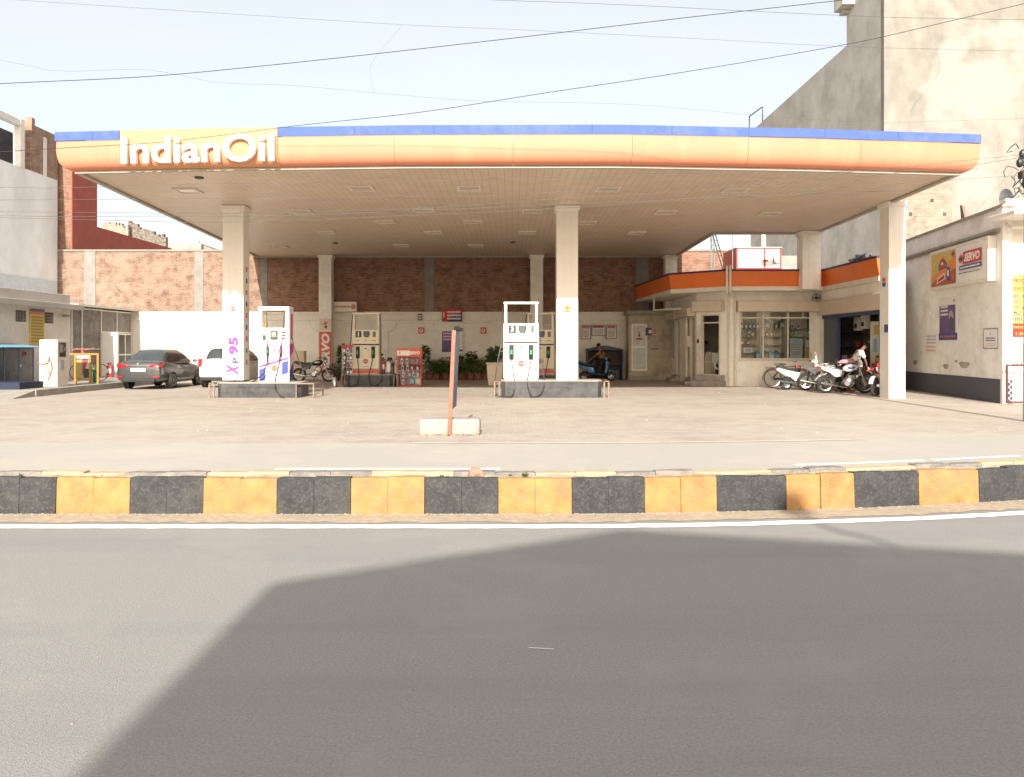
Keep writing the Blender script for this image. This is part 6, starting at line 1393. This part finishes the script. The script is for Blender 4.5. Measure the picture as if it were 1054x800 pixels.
t = thing('wall_fan', 'dark wall fan above the corner of the shop and workshop', 'fan', (11.92, 31.8, 3.45), R(-45)); mb = MB(); mb.torus((0, -.15, 0), .16, .012, 'y', 20, 5); mb.lathe([(.05, -.2), (.05, -.02)], (0, 0, 0), 10, 'y'); [mb.tube([(0, -.15, 0), (.15*math.cos(a), -.15, .15*math.sin(a))], .018, 4) for a in (0, 1.57, 3.14, 4.71)]; mb.build('cage', black, t)

# ---- washroom block by the back wall (between rack and shop)
WB = (X(646, 38.7), 38.3, 0); t = thing('washroom', 'small grey-beige washroom block with a white door beside the shop', 'building', WB); mb = MB(WB)
wx = X(680, 38.3); ox0, ox1 = X(650, 38.3), X(666, 38.3)
mb.wall(WB[0], 7.49, 0, 3.05, 38.3, 38.5, [(ox0, ox1, .42, 2.62)]); mb.box(WB[0], WB[0]+.2, 38.501, 39.4, 0, 3.05)
mb.build('wall', M('damp_plaster', (0.50, 0.43, 0.32), .85, var=.08, dirt=(.24, .21, .16), damt=.8, dscale=1.3), t)
mb = MB(WB); mb.box(WB[0]-.1, 7.49, 38.05, 39.3, 3.051, 3.25); mb.build('roof', conc, t, bevel=.02)
mb = MB(WB); mb.box(ox0+.05, ox1-.05, 38.32, 38.36, .45, 2.57, 1)
for a, b, c_, d in ((ox0, ox0+.06, .42, 2.62), (ox1-.06, ox1, .42, 2.62), (ox0+.06, ox1-.06, 2.54, 2.62), (ox0+.06, ox1-.06, .42, .50), (ox0+.06, ox1-.06, 1.50, 1.58)): mb.box(a, b, 38.28, 38.38, c_, d, 0)
dr = mb.build('door', [white, M('pale_grey_door', (0.62, 0.60, 0.57), .5)], t)
mb = MB(WB); xm = (ox0+ox1)/2; mb.lathe([(.045, 38.31), (.045, 38.319)], (xm, 0, 2.22), 12, 'y'); mb.box(xm-.05, xm+.05, 38.31, 38.319, 2.02, 2.16); mb.box(xm-.14, xm+.14, 38.31, 38.319, 1.88, 1.96); mb.build('symbol', red, dr)
mb = MB(WB); mb.box(ox1-.08, ox1-.05, 38.24, 38.27, 1.45, 1.6); mb.build('handle', steel, dr)
mb = MB(WB); mb.box(ox0-.2, ox1+.2, 37.9, 38.29, 0, .2); mb.build('step', conc, t)
sgn('sign_plate', 'purple and white plate beside the white washroom door', 'sign', 664.5, 670.5, 337.5, 345.5, 38.27, purp, lambda w, h: [('d', 'symbol', paper, .08, 0, .09)], th=.01)
sgn('poster', 'pale poster with red print right of the washroom door', 'poster', 671.5, 676, 338, 345, 38.29, M('faded_paper', (.55, .48, .4), .7), lambda w, h: [('l', 'lettering', redink, 0, 0, w*.8, h*.8, 3)], th=.006)
sgn('poster', 'large faded paper right of the washroom door, below the red print', 'poster', 669.5, 678, 347, 360, 38.29, M('faded_paper2', (.50, .44, .36), .7), lambda w, h: [('r', 'print', ink, 0, -h*.44, w*.9, .05), ('l', 'lettering', M('faint_ink', (.4, .34, .28), .7), 0, .05, w*.8, h*.7, 5)], th=.006)
# ---- generator and mast on the shop roof
t = thing('generator', 'white and red generator box on the shop roof', 'generator', (X(781, 36), 36, Z(278.5, 36))); mb = MB()
x0, x1 = X(758, 36)-X(781, 36), X(804, 36)-X(781, 36)
mb.box(x0, x1, 0, 2.2, 0.1, .98); mb.build('body', white, t, bevel=.02)
mb = MB(); mb.box(x0-.02, x1+.02, -.02, 2.22, .0, .12) ; mb.box(x0-.004, x0+.06, -.015, .0, .12, .99); mb.box(x1-.06, x1+.004, -.015, 0, .12, .99); mb.box(x0, x1, -.015, 0, .93, .99); mb.box(x0-.015, x0-.001, .0, 2.2, .12, .99); mb.box(.22, .30, -.015, 0, .12, .93); mb.box(x0+.4, x0+.8, -.012, 0, .5, .54); mb.build('red_trim', red, t)
mb = MB(); mb.box(.62, .95, -.02, 0, .3, .8, 0); mb.box(.66, .91, -.024, -.021, .34, .76, 1); mb.box(.2, .4, -.03, -.016, .4, .46, 0); mb.build('control_panel', [dgrey, paper], t)
mb = MB(); mb.box(x0-.03, x1+.03, -.03, 2.23, .99, 1.03); mb.build('lid', offw, t)
t = thing('lattice_mast', 'thin steel lattice mast with ladder on the shop roof left of the generator', 'mast', (X(733, 35.6), 35.6, HW+.3)); mb = MB(); h_ = 3.2
for a, b in ((-.07, -.07), (.07, -.07), (0, .08)): mb.tube([(a, b, 0), (a, b, h_)], .022, 5)
for k in range(14):
    z = h_*k/14; mb.tube([(-.07, -.07, z), (.07, -.07, z+h_/14)], .008, 4); mb.tube([(.07, -.07, z), (0, .08, z+h_/14)], .008, 4)
mb.tube([(-.22, 0, 0), (-.22, 0, 1.0), (0, 0, 1.0)], .014, 5); mb.build('mast', grey, t)
t = thing('roof_ladder', 'black ladder leaning on the lattice mast above the shop', 'ladder', (X(737, 35.2), 35.2, HW+.75)); mb = MB()
for dx in (0, .14): mb.tube([(.42+dx*.8, 0, 0), (-.18+dx, 0, 2.0)], .024, 5)
for k in range(9): f = (k+.5)/9; mb.tube([(.42-.6*f, 0, 2.0*f), (.54-.6*f+.03, 0, 2.0*f)], .010, 4)
mb.build('ladder', black, t)
o = MB(); o.tube([(0, 0, 0), (0, 0, 3.0)], .02, 6); o = o.build('pole', grey); o.location = (X(754, 36), 36, HW+.3); tag(o, 'thin grey pole on the shop roof between ladder and generator', 'pole')
# clutter on the roof edge by the column
t = thing('scrap_pipes', 'pile of old pipes on the shop roof beside the right corner column', 'pipes', (12.7, 28.6, HW+.3)); mb = MB(); rr = random.Random(2)
for i in range(7): mb.tube([(rr.uniform(-.4, 0), rr.uniform(-1.5, 0), .3+rr.uniform(0, .5)), (rr.uniform(-.2, .3), rr.uniform(.3, 2), .45+rr.uniform(0, .4))], rr.uniform(.03, .07), 6)
mb.build('pipes', dgrey, t)

# ================================================================ tall building, right
t = thing('tall_building', 'tall windowless building with stained cream front and grey side wall', 'building', (15.5, 34, 0)); o_ = (15.5, 34, 0)
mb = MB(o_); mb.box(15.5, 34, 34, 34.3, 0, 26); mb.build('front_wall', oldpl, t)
mb = MB(o_); mb.box(15.5, 15.8, 34.301, 37.8, 0, 26); mb.box(15.5, 15.8, 37.801, 53, 0, 15.5); mb.box(15.801, 34, 52.7, 53, 0, 15.5); mb.build('side_wall', greypl, t)
mb = MB(o_); mb.box(14.95, 15.499, 36.9, 37.9, 17.05, 20); mb.box(15.2, 15.498, 37.5, 37.9, 16.9, 17.04); mb.build('balcony', greypl, t)
mb = MB(o_); z0, z1 = Z(245, 33.9), Z(190, 33.9); mb.box(X(925, 33.95), X(980, 33.95), 33.94, 33.999, 2, z1, 0)
for px, py in ((936, 222), (971, 222), (958, 208)): mb.box(X(px, 33.9), X(px, 33.9)+.14, 33.93, 33.939, Z(py, 33.9), Z(py, 33.9)+.14, 1)
mb.build('bare_brick_patch', [brick_mat('pale_brick', (0.31, 0.215, 0.155), (0.22, 0.15, 0.11), (0.33, 0.29, 0.235), 'XZ', dust=(.33, .285, .225), damt=.6, dscale=2), dgrey], t)
mb = MB(o_); mb.tube([(15.4, 50, 3), (15.4, 50, 12)], .12, 8); mb.build('drain_pipe', white, t, smooth=60)
mb = MB(o_); mb.tube([(15.3, 52.6, 15.4), (15.3, 52.6, 16.4), (15.5, 50.5, 16.4), (15.5, 50.5, 15.5)], .04, 5); mb.build('railing', black, t)
# low concrete house behind the shop roof
o = MB((11, 44, 0)); o.box(11.3, 15.4, 42, 46, 0, Z(279, 44)+.6); o = o.build('rear_house', conc); o.location = (11, 44, 0); tag(o, 'low grey house behind the generator, under the canopy corner', 'building')

# ================================================================ right boundary building with signs
A, B = (14.3, 29.6), (13.35, 22.3); LW = math.hypot(B[0]-A[0], B[1]-A[1]); FW = frame(A, B); rzW = math.atan2(B[1]-A[1], B[0]-A[0]); RT2 = (A[0], A[1], 0)
sidew = thing('side_building', 'white side building with signs on its wall, at the right edge', 'building', RT2)
mb = LB(FW, RT2); mb.box(-.1, LW, 0, .3, .66, 5.35); mb.build('wall', M('side_wall_white', (0.84, 0.83, 0.79), .85, var=.05, dirt=(.42, .36, .27), damt=.5, dscale=.7), sidew)
mb = LB(FW, RT2); mb.box(-.1, LW, -.015, .3, 0, .659); mb.build('dark_plinth', M('dark_plinth', (0.072, 0.072, 0.098), .7, var=.03), sidew)
mb = LB(FW, RT2); mb.box(-.1, LW, -.10, -.001, 4.72, 4.80); mb.box(-.1, LW, -.06, -.001, 4.66, 4.719); mb.box(-.1, LW+.2, -.05, .35, 5.351, 5.43); mb.build('ledge', conc, sidew, bevel=.01)
mb = MB(RT2); cx, cy = B
mb.box(cx+.0, cx+.13, cy-.10, cy-.001, 0, 5.45, 0); mb.build('corner_pilaster', white_w, sidew)
mb = MB(RT2); cx0 = cx+.131
mb.wall(cx0, 24, 0, 5.1, cy, cy+.3, [(X(1040, cy), X(1053, cy)+.05, 1.0, 1.5)]); mb.box(cx0, 24, cy-.02, cy+.28, 5.101, 5.6)
ncx = (X(1040, cy)+X(1053, cy)+.05)/2; nr = (X(1053, cy)+.05-X(1040, cy))/2
mb.build('front_wall', cream, sidew)
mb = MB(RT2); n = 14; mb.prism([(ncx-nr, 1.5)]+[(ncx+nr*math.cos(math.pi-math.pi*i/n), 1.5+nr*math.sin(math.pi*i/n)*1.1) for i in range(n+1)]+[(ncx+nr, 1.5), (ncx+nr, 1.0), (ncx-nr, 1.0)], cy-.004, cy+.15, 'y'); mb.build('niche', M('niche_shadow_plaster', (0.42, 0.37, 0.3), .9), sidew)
mb = MB(RT2); mb.box(cx-.35, 24, cy-1.2, cy-.001, 5.101-.12, 5.1); mb.build('eave_slab', white_w, sidew, bevel=.02)
mb = MB(RT2); mb.tube([(cx+.1, cy-.05, 4.9), (cx+.1, cy-.35, 4.75), (cx+.5, cy-.4, 4.75)], .04, 6); mb.build('wall_lamp', offw, sidew)
def wsign(name, label, cat, s0, s1, z0, z1, base, items, **k):
    m_ = (s0+s1)/2; p = FW @ Vector((m_, -.002, 0)); return sign(name, label, cat, (p.x, p.y, (z0+z1)/2), rzW, s1-s0, z1-z0, base, items(s1-s0, z1-z0), **k)
def servo(w, h):
    a = -w/2+.49*w
    return [('r', 'picture', ylw, -w/2+.245*w, 0, .47*w, h*.96), ('p', 'picture', M('print_orange', (0.75, 0.25, 0.03), .5), [(-w/2+.02, -h*.48), (-w/2+.02, -h*.2), (a-.02, h*.3), (a-.02, -h*.48)]), ('p', 'picture', M('print_brown', (0.40, 0.09, 0.03), .5), [(-w/2+.02, -h*.48), (-w/2+.02, -h*.36), (a-.02, -h*.05), (a-.02, -h*.48)]),
            ('p', 'picture', redink, [(-w*.34, .12), (-w*.30, .30), (-w*.24, .34), (-w*.20, .2), (-w*.22, .02), (-w*.28, -.04)]), ('d', 'picture', ink, -w*.32, .06, .11), ('d', 'picture', ink, -w*.21, .1, .11), ('d', 'picture', grey, -w*.32, .06, .06), ('d', 'picture', grey, -w*.21, .1, .06), ('p', 'picture', paper, [(-w*.30, .12), (-w*.27, .24), (-w*.24, .14)]),
            ('p', 'picture', paper, [(-w*.38, -h*.42), (-w*.36, -h*.25), (-w*.22, -h*.12), (-w*.20, -h*.3)]), ('p', 'picture', redink, [(-w*.36, -h*.38), (-w*.345, -h*.28), (-w*.23, -h*.17), (-w*.215, -h*.28)]), ('r', 'picture', indigo, -w*.15, -h*.18, .22, .42), ('r', 'picture', paper, -w*.15, -h*.16, .12, .18), ('d', 'picture', redor, -w*.06, h*.36, .10), ('d', 'picture', redor, -w*.05, -h*.3, .09), ('r', 'picture', navy, -w*.06, h*.36, .2, .05),
            ('d', 'emblem', redor, .08*w, .16, .13), ('r', 'emblem', navy, .08*w, .16, .28, .08), ('r', 'brand_panel', redink, .275*w, .17, .30*w, .36), ('t', 'lettering', paper, .275*w, .17, .25, 'SERVO', dict(w=.26*w, bold=.05, shear=.22)),
            ('r', 'strip', indigo, .245*w, -.11, .37*w, .13), ('l', 'small_lettering', paper, .245*w, -.11, .34*w, .09, 1), ('l', 'tag_line', ink, .23*w, -.27, .36*w, .045, 1)]
wsign('light_box_sign', 'long white light-box with yellow motorcycle picture and red SERVO lettering', 'sign', 3.0, 7.05, 3.46, 4.54, paper, servo, th=.22, frame=offw)
wsign('poster', 'dark purple poster with a figure, below the long light-box on the side wall', 'poster', 3.05, 4.53, 1.72, 3.12, paper, lambda w, h: [('r', 'picture', purp, -.05, -.02, w*.85, h*.66), ('l', 'lettering', paper, -.28, .28, w*.4, h*.26, 3), ('d', 'picture', M('grey_figure', (.4, .36, .34), .6), .25, .1, .17), ('p', 'picture', ink, [(.08, -.4), (.1, -.05), (.25, .12), (.42, -.02), (.5, -.35)]), ('r', 'picture', indigo, 0, -h*.39, w*.98, h*.16), ('l', 'lettering', redor, 0, -h*.39, w*.8, h*.08, 1), ('d', 'picture', redor, .5, h*.41, .05)], th=.006)
wsign('notice', 'plain white notice left of the dark purple poster on the side wall', 'notice', 1.85, 3.0, 1.28, 2.1, paper, lambda w, h: [('l', 'lettering', M('faint_blue_ink', (.45, .45, .6), .7), 0, .1, w*.7, h*.4, 3), ('l', 'lettering', M('faint_red_ink', (.7, .4, .35), .7), -.05, -.2, w*.7, h*.3, 2)], th=.004)
wsign('notice', 'small framed white notice near the right corner of the side wall', 'notice', 6.35, 7.2, 1.52, 2.04, paper, lambda w, h: [('l', 'lettering', indigo, 0, -.02, w*.7, h*.25, 2), ('d', 'lettering', grey, 0, .14, .03), ('l', 'lettering', M('faint_red_ink2', (.7, .45, .4), .7), 0, -.17, w*.7, h*.2, 2)], th=.008, frame=grey)
# damp scars
for (s_, z, a, b) in ((5.0, 1.0, .35, .12), (3.6, .92, .2, .1), (4.4, 1.1, .1, .05), (.9, 1.0, .2, .1)):
    mb = LB(FW, RT2); mb.prism([(s_+a*math.cos(q)*(1+.25*math.sin(3*q)), z+b*math.sin(q)*(1+.2*math.cos(2*q))) for q in [2*math.pi*i/18 for i in range(18)]], -.004, 0, 'y')
    mb.build('damp_scar', M('damp_scar', (.40, .37, .3), .9, var=.2), sidew)
# Hindi poster on the front wall
x0, x1, z0, z1 = X(1034.5, cy), X(1034.5, cy)+1.15, Z(347, cy), Z(283, cy); w_, h_ = x1-x0, z1-z0
hi = ['यहां पर सभी', 'प्रकार के असाध्य', 'रोगों का ईलाज', 'बगैर दवाई के', 'किया जाता है']
its = [('r', 'red_field', red, 0, -h_*.39, w_, h_*.22), ('t', 'lettering', redink, 0, h_*.40, .20, 'एक्यूप्रेशर', dict(w=w_*.9, bold=.015)), ('t', 'lettering', redink, 0, h_*.27, .18, 'उपचार केन्द्र', dict(w=w_*.9, bold=.015))]
for i, s_ in enumerate(hi): its.append(('t', 'lettering', indigo, 0, h_*(.16-.095*i), .13, s_, dict(w=w_*.84, bold=.01)))
its += [('t', 'red_lettering', ylw, 0, -h_*.34, .11, 'मोबाइल: 098', dict(w=w_*.84)), ('t', 'red_lettering', ylw, 0, -h_*.44, .11, 'से 1:30 बजे तक', dict(w=w_*.84))]
sign('poster', 'yellow poster with red and blue Hindi lettering at the right edge', 'poster', ((x0+x1)/2, cy-.002, (z0+z1)/2), 0, w_, h_, ylw, its, th=.01)
# steel lattice gate
gx0, gx1 = X(1036.5, 21.8), X(1036.5, 21.8)+2.2; c = (gx0, 21.85, 0); t = thing('lattice_gate', 'white lattice gate with dark red frame and spikes at right edge', 'gate', c)
mar = M('maroon_metal', (0.10, 0.025, 0.03), .5); mb = MB(c)
for x in (gx0, (gx0+gx1)/2-.025, gx1-.05): mb.box(x, x+.05, 21.83, 21.87, .04, 1.08)
for z in (.04, 1.03): mb.box(gx0+.05, gx1-.05, 21.835, 21.865, z, z+.05)
mb.build('frame', mar, t); mb = MB(c); q = .15
for k in range(-8, 15):
    for s in (1, -1):
        xa = gx0+k*q; za = .09
        xb2 = xa+s*.94
        pa, pb = (xa, za), (xb2, 1.03)
        def clip(p, q2):
            (ax, az), (bx, bz) = p, q2
            if ax > bx: ax, az, bx, bz = bx, bz, ax, az
            lo, hi2 = gx0+.05, gx1-.05
            if bx < lo or ax > hi2: return None
            if ax < lo: az += (bz-az)*(lo-ax)/(bx-ax); ax = lo
            if bx > hi2: bz = az+(bz-az)*(hi2-ax)/(bx-ax); bx = hi2
            return (ax, az), (bx, bz)
        r_ = clip(pa, pb)
        if r_ and math.hypot(r_[1][0]-r_[0][0], r_[1][1]-r_[0][1]) > .03: mb.tube([(r_[0][0], 21.85+.005*s, r_[0][1]), (r_[1][0], 21.85+.005*s, r_[1][1])], .008, 4)
mb.build('lattice', white, t); mb = MB(c)
for k in range(18): x = gx0+.06+k*.12; mb.tube([(x, 21.85, 1.08), (x, 21.85, 1.24)], [.009, .003], 4)
mb.build('spikes', mar, t)
# things on the side building roof
t = thing('satellite_dish', 'dark satellite dish on the roof of the side building', 'satellite dish', (X(1046, 23), 23.3, 5.6), R(20)); mb = MB(); mb.lathe([(.02, 0), (.18, .03), (.30, .1), (.29, .11), (.02, .02)], (0, 0, .18), 18, 'y'); mb.build('dish', dgrey, t, smooth=50); mb = MB(); mb.tube([(0, .02, 0), (0, .02, .2)], .02, 5); mb.tube([(0, 0, .05), (0, -.3, .2)], .01, 4); mb.build('mount', dgrey, t)
p = FW @ Vector((4.6, .15, 5.43)); t = thing('stone_slab', 'brown slab propped upright on the side building parapet', 'slab', p, rzW); mb = MB(); mb.prism([(-.1, 0), (.18, 0), (-.05, .45), (-.2, .5)], -.04, .04, 'y'); mb.build('slab', M('brown_slab', (.22, .16, .11), .9), t)

# ================================================================ leaning signboard on a concrete block, at the roadside
D = 14.3; c = (X(462, D), D, 0); t = thing('signboard_base', 'whitewashed concrete block holding the leaning post', 'concrete block', c)
mb = MB(c); x0, x1 = X(431.5, D), X(494, D); bm_ = bmesh.new()
mb.box(x0, x1, D-.05, D+.40, 0, .285); mb.build('block', M('whitewashed_block', (0.34, 0.32, 0.28), .9, var=.1, bump=.5, bscale=25, dirt=(.24, .20, .155), damt=.8, dscale=3), t, bevel=.045, seg=3)
mb = MB(c)
for i in range(60): pebble(mb, (r3.uniform(x0, x1), D-.05-abs(r3.gauss(0, .03)), .01), r3.uniform(.01, .03))
mb.build('rubble', sand, t)
t = thing('roadside_board', 'narrow orange-edged blue board seen edge-on, leaning on its concrete block', 'signboard', (X(462.5, D-.1), D-.1, 0)); t.rotation_euler = (0, R(2.6), R(-1))
mb = MB(); mb.box(-.035, .035, -.03, .0, .02, 1.84, 0); mb.build('edge_strip', M('faded_orange_paint', (0.31, 0.105, 0.06), .6, var=.12, scale=9, dirt=(.34, .24, .19), damt=.5, dscale=5), t, bevel=.006)
mb = MB(); mb.box(-.03, .03, .001, .85, .46, 1.84); mb.build('board', M('blue_board_paint', (0.02, 0.09, 0.18), .5, var=.15), t, bevel=.006)
mb = MB(); mb.ell((.05, .1, 1.87), .07, .08, .05, 8, 5); mb.ell((.11, .14, 1.86), .04, .05, .04, 7, 5); mb.build('top_clamp', black, t)

# ================================================================ overhead cables
def wire(label, pts, D, r_=.012, m=cable, group='overhead cables above the road', sag=None):
    r_ *= .5
    P = [Vector((X(px, D), D, Z(py, D))) for px, py in pts]
    d0 = (P[0]-P[1]); d1 = (P[-1]-P[-2]); P = [P[0]+d0.normalized()*6]+P+[P[-1]+d1.normalized()*6] if sag is None else P
    Q = []
    for i in range(len(P)-1):
        p0, p1, p2, p3 = P[max(i-1, 0)], P[i], P[i+1], P[min(i+2, len(P)-1)]
        for k in range(6): u = k/6; Q.append(.5*((2*p1)+(p2-p0)*u+(2*p0-5*p1+4*p2-p3)*u*u+(3*p1-p0-3*p2+p3)*u**3))
    Q.append(P[-1]); mb = MB(Q[0]); mb.tube(Q, r_, 5); o = mb.build('overhead_cable', m); o.location = Q[0]; tag(o, label, 'cable', group); return o
wire('black cable rising from left edge to the top near the grey building', [(-5, 86.5), (150, 79), (270, 68), (400, 54), (540, 38), (700, 19), (860, 1)], 14, .013)
wire('black cable crossing the lettering panel and rising to the top right corner', [(57, 153), (170, 146), (310, 129), (430, 116), (560, 96), (700, 75), (870, 46), (960, 26), (1058, 3)], 14.5, .012)
wire('thin grey cable along the very top, left half, meeting the kinked wire', [(0, -1), (200, 12), (415, 25.5), (540, 31), (738, 41), (870, 48), (1058, 53)], 15, .006, cable_g)
wire('thin grey cable leaving the top edge right of centre', [(480, -1), (640, 5), (793, 12.6), (920, 18), (1058, 20.5)], 15.5, .009, cable_g)
wire('thin wavy cable crossing the sky just above the canopy', [(-5, 61), (60, 73), (150, 72), (225, 85), (300, 88), (390, 96), (492, 104), (600, 106), (672, 109), (783, 119), (900, 126), (1058, 122)], 16, .005, cable_g)
wire('short kinked wire joining two thin cables in the sky, left of centre', [(415, 25.5), (398, 45), (381, 70), (386, 96)], 15.5, .005, cable_g, sag=1)
wire('short hanging wire in front of the tall cream building', [(964, 54), (966, 75), (940, 110), (938, 121)], 15.5, .005, cable_g, sag=1)
lines = [([(-5, 193), (60, 193.5), (180, 190), (400, 186), (700, 180)], 'faint grey cable, highest of those crossing the left building'), ([(-5, 206), (150, 205), (350, 203), (520, 201), (700, 190), (875, 177), (1046, 160)], 'grey cable rising under the canopy to the right-hand cable bundle'), ([(-5, 218), (120, 219), (240, 220), (420, 215), (560, 206), (800, 190), (1000, 170), (1046, 163)], 'grey cable, third of those crossing the left building'), ([(-5, 224), (80, 226), (240, 229), (420, 222), (600, 213), (820, 196), (1046, 181)], 'grey cable, lowest long one crossing under the canopy'), ([(-5, 222), (60, 223), (160, 222.5), (300, 222), (450, 216), (640, 208)], 'black cable crossing the left building just above the lowest one')]
for i, (p_, lb) in enumerate(lines): wire(lb, p_, 16.4+.15*i, .008 if i != 4 else .010, cable_g, 'cables crossing below the canopy soffit')
wire('black cable looping from the bundle down to the side building roof', [(1052, 188), (1046, 200), (1038, 206), (1022, 217)], 16.8, .018, cable, sag=1)
wire('thin wire from the bundle down across the side building wall', [(1046, 172), (1025, 195), (990, 235), (960, 275), (935, 305)], 17.6, .005, cable_g, sag=1)
# cable bundle on its pole, just outside the frame at right
D = 16.9; px_ = X(1058.5, D); t = thing('utility_pole', 'utility pole with tangled black junction boxes at the right edge', 'utility pole', (px_, D, 0))
mb = MB(); mb.tube([(0, 0, 0), (0, 0, 6.2)], [.10, .08], 10); mb.build('pole', conc, t, smooth=50)
def rel(px, py): return (X(px, D)-px_, -.12, Z(py, D))
mb = MB(); rr = random.Random(6)
mb.ell(rel(1046, 169), .07, .07, .10, 8, 6); mb.ell(rel(1050, 160), .10, .08, .10, 8, 6); mb.box(*[v for a in zip((rel(1046, 0)[0], -.2, Z(185, D)), (rel(1054, 0)[0], -.05, Z(178, D))) for v in a]); mb.ell(rel(1052, 190), .08, .07, .12, 8, 6); mb.build('junction_box', black, t)
mb = MB()
for i in range(26):
    a = Vector(rel(rr.uniform(1043, 1058), rr.uniform(154, 200))); P = [a]
    for k in range(4): P.append(P[-1]+Vector((rr.uniform(-.12, .12), rr.uniform(-.06, .06), rr.uniform(-.16, .14))))
    mb.tube(P, rr.uniform(.006, .014), 4)
mb.build('cable_tangle', cable, t)
t = bpy.data.objects['generator']; mb = MB()
for x in (-.8, .0, .9):
    for y in (.1, 2.0): mb.box(x-.06, x+.06, y-.06, y+.06, -(Z(278.5, 36)-HW-.3), .0)
mb.build('stand', dgrey, t)
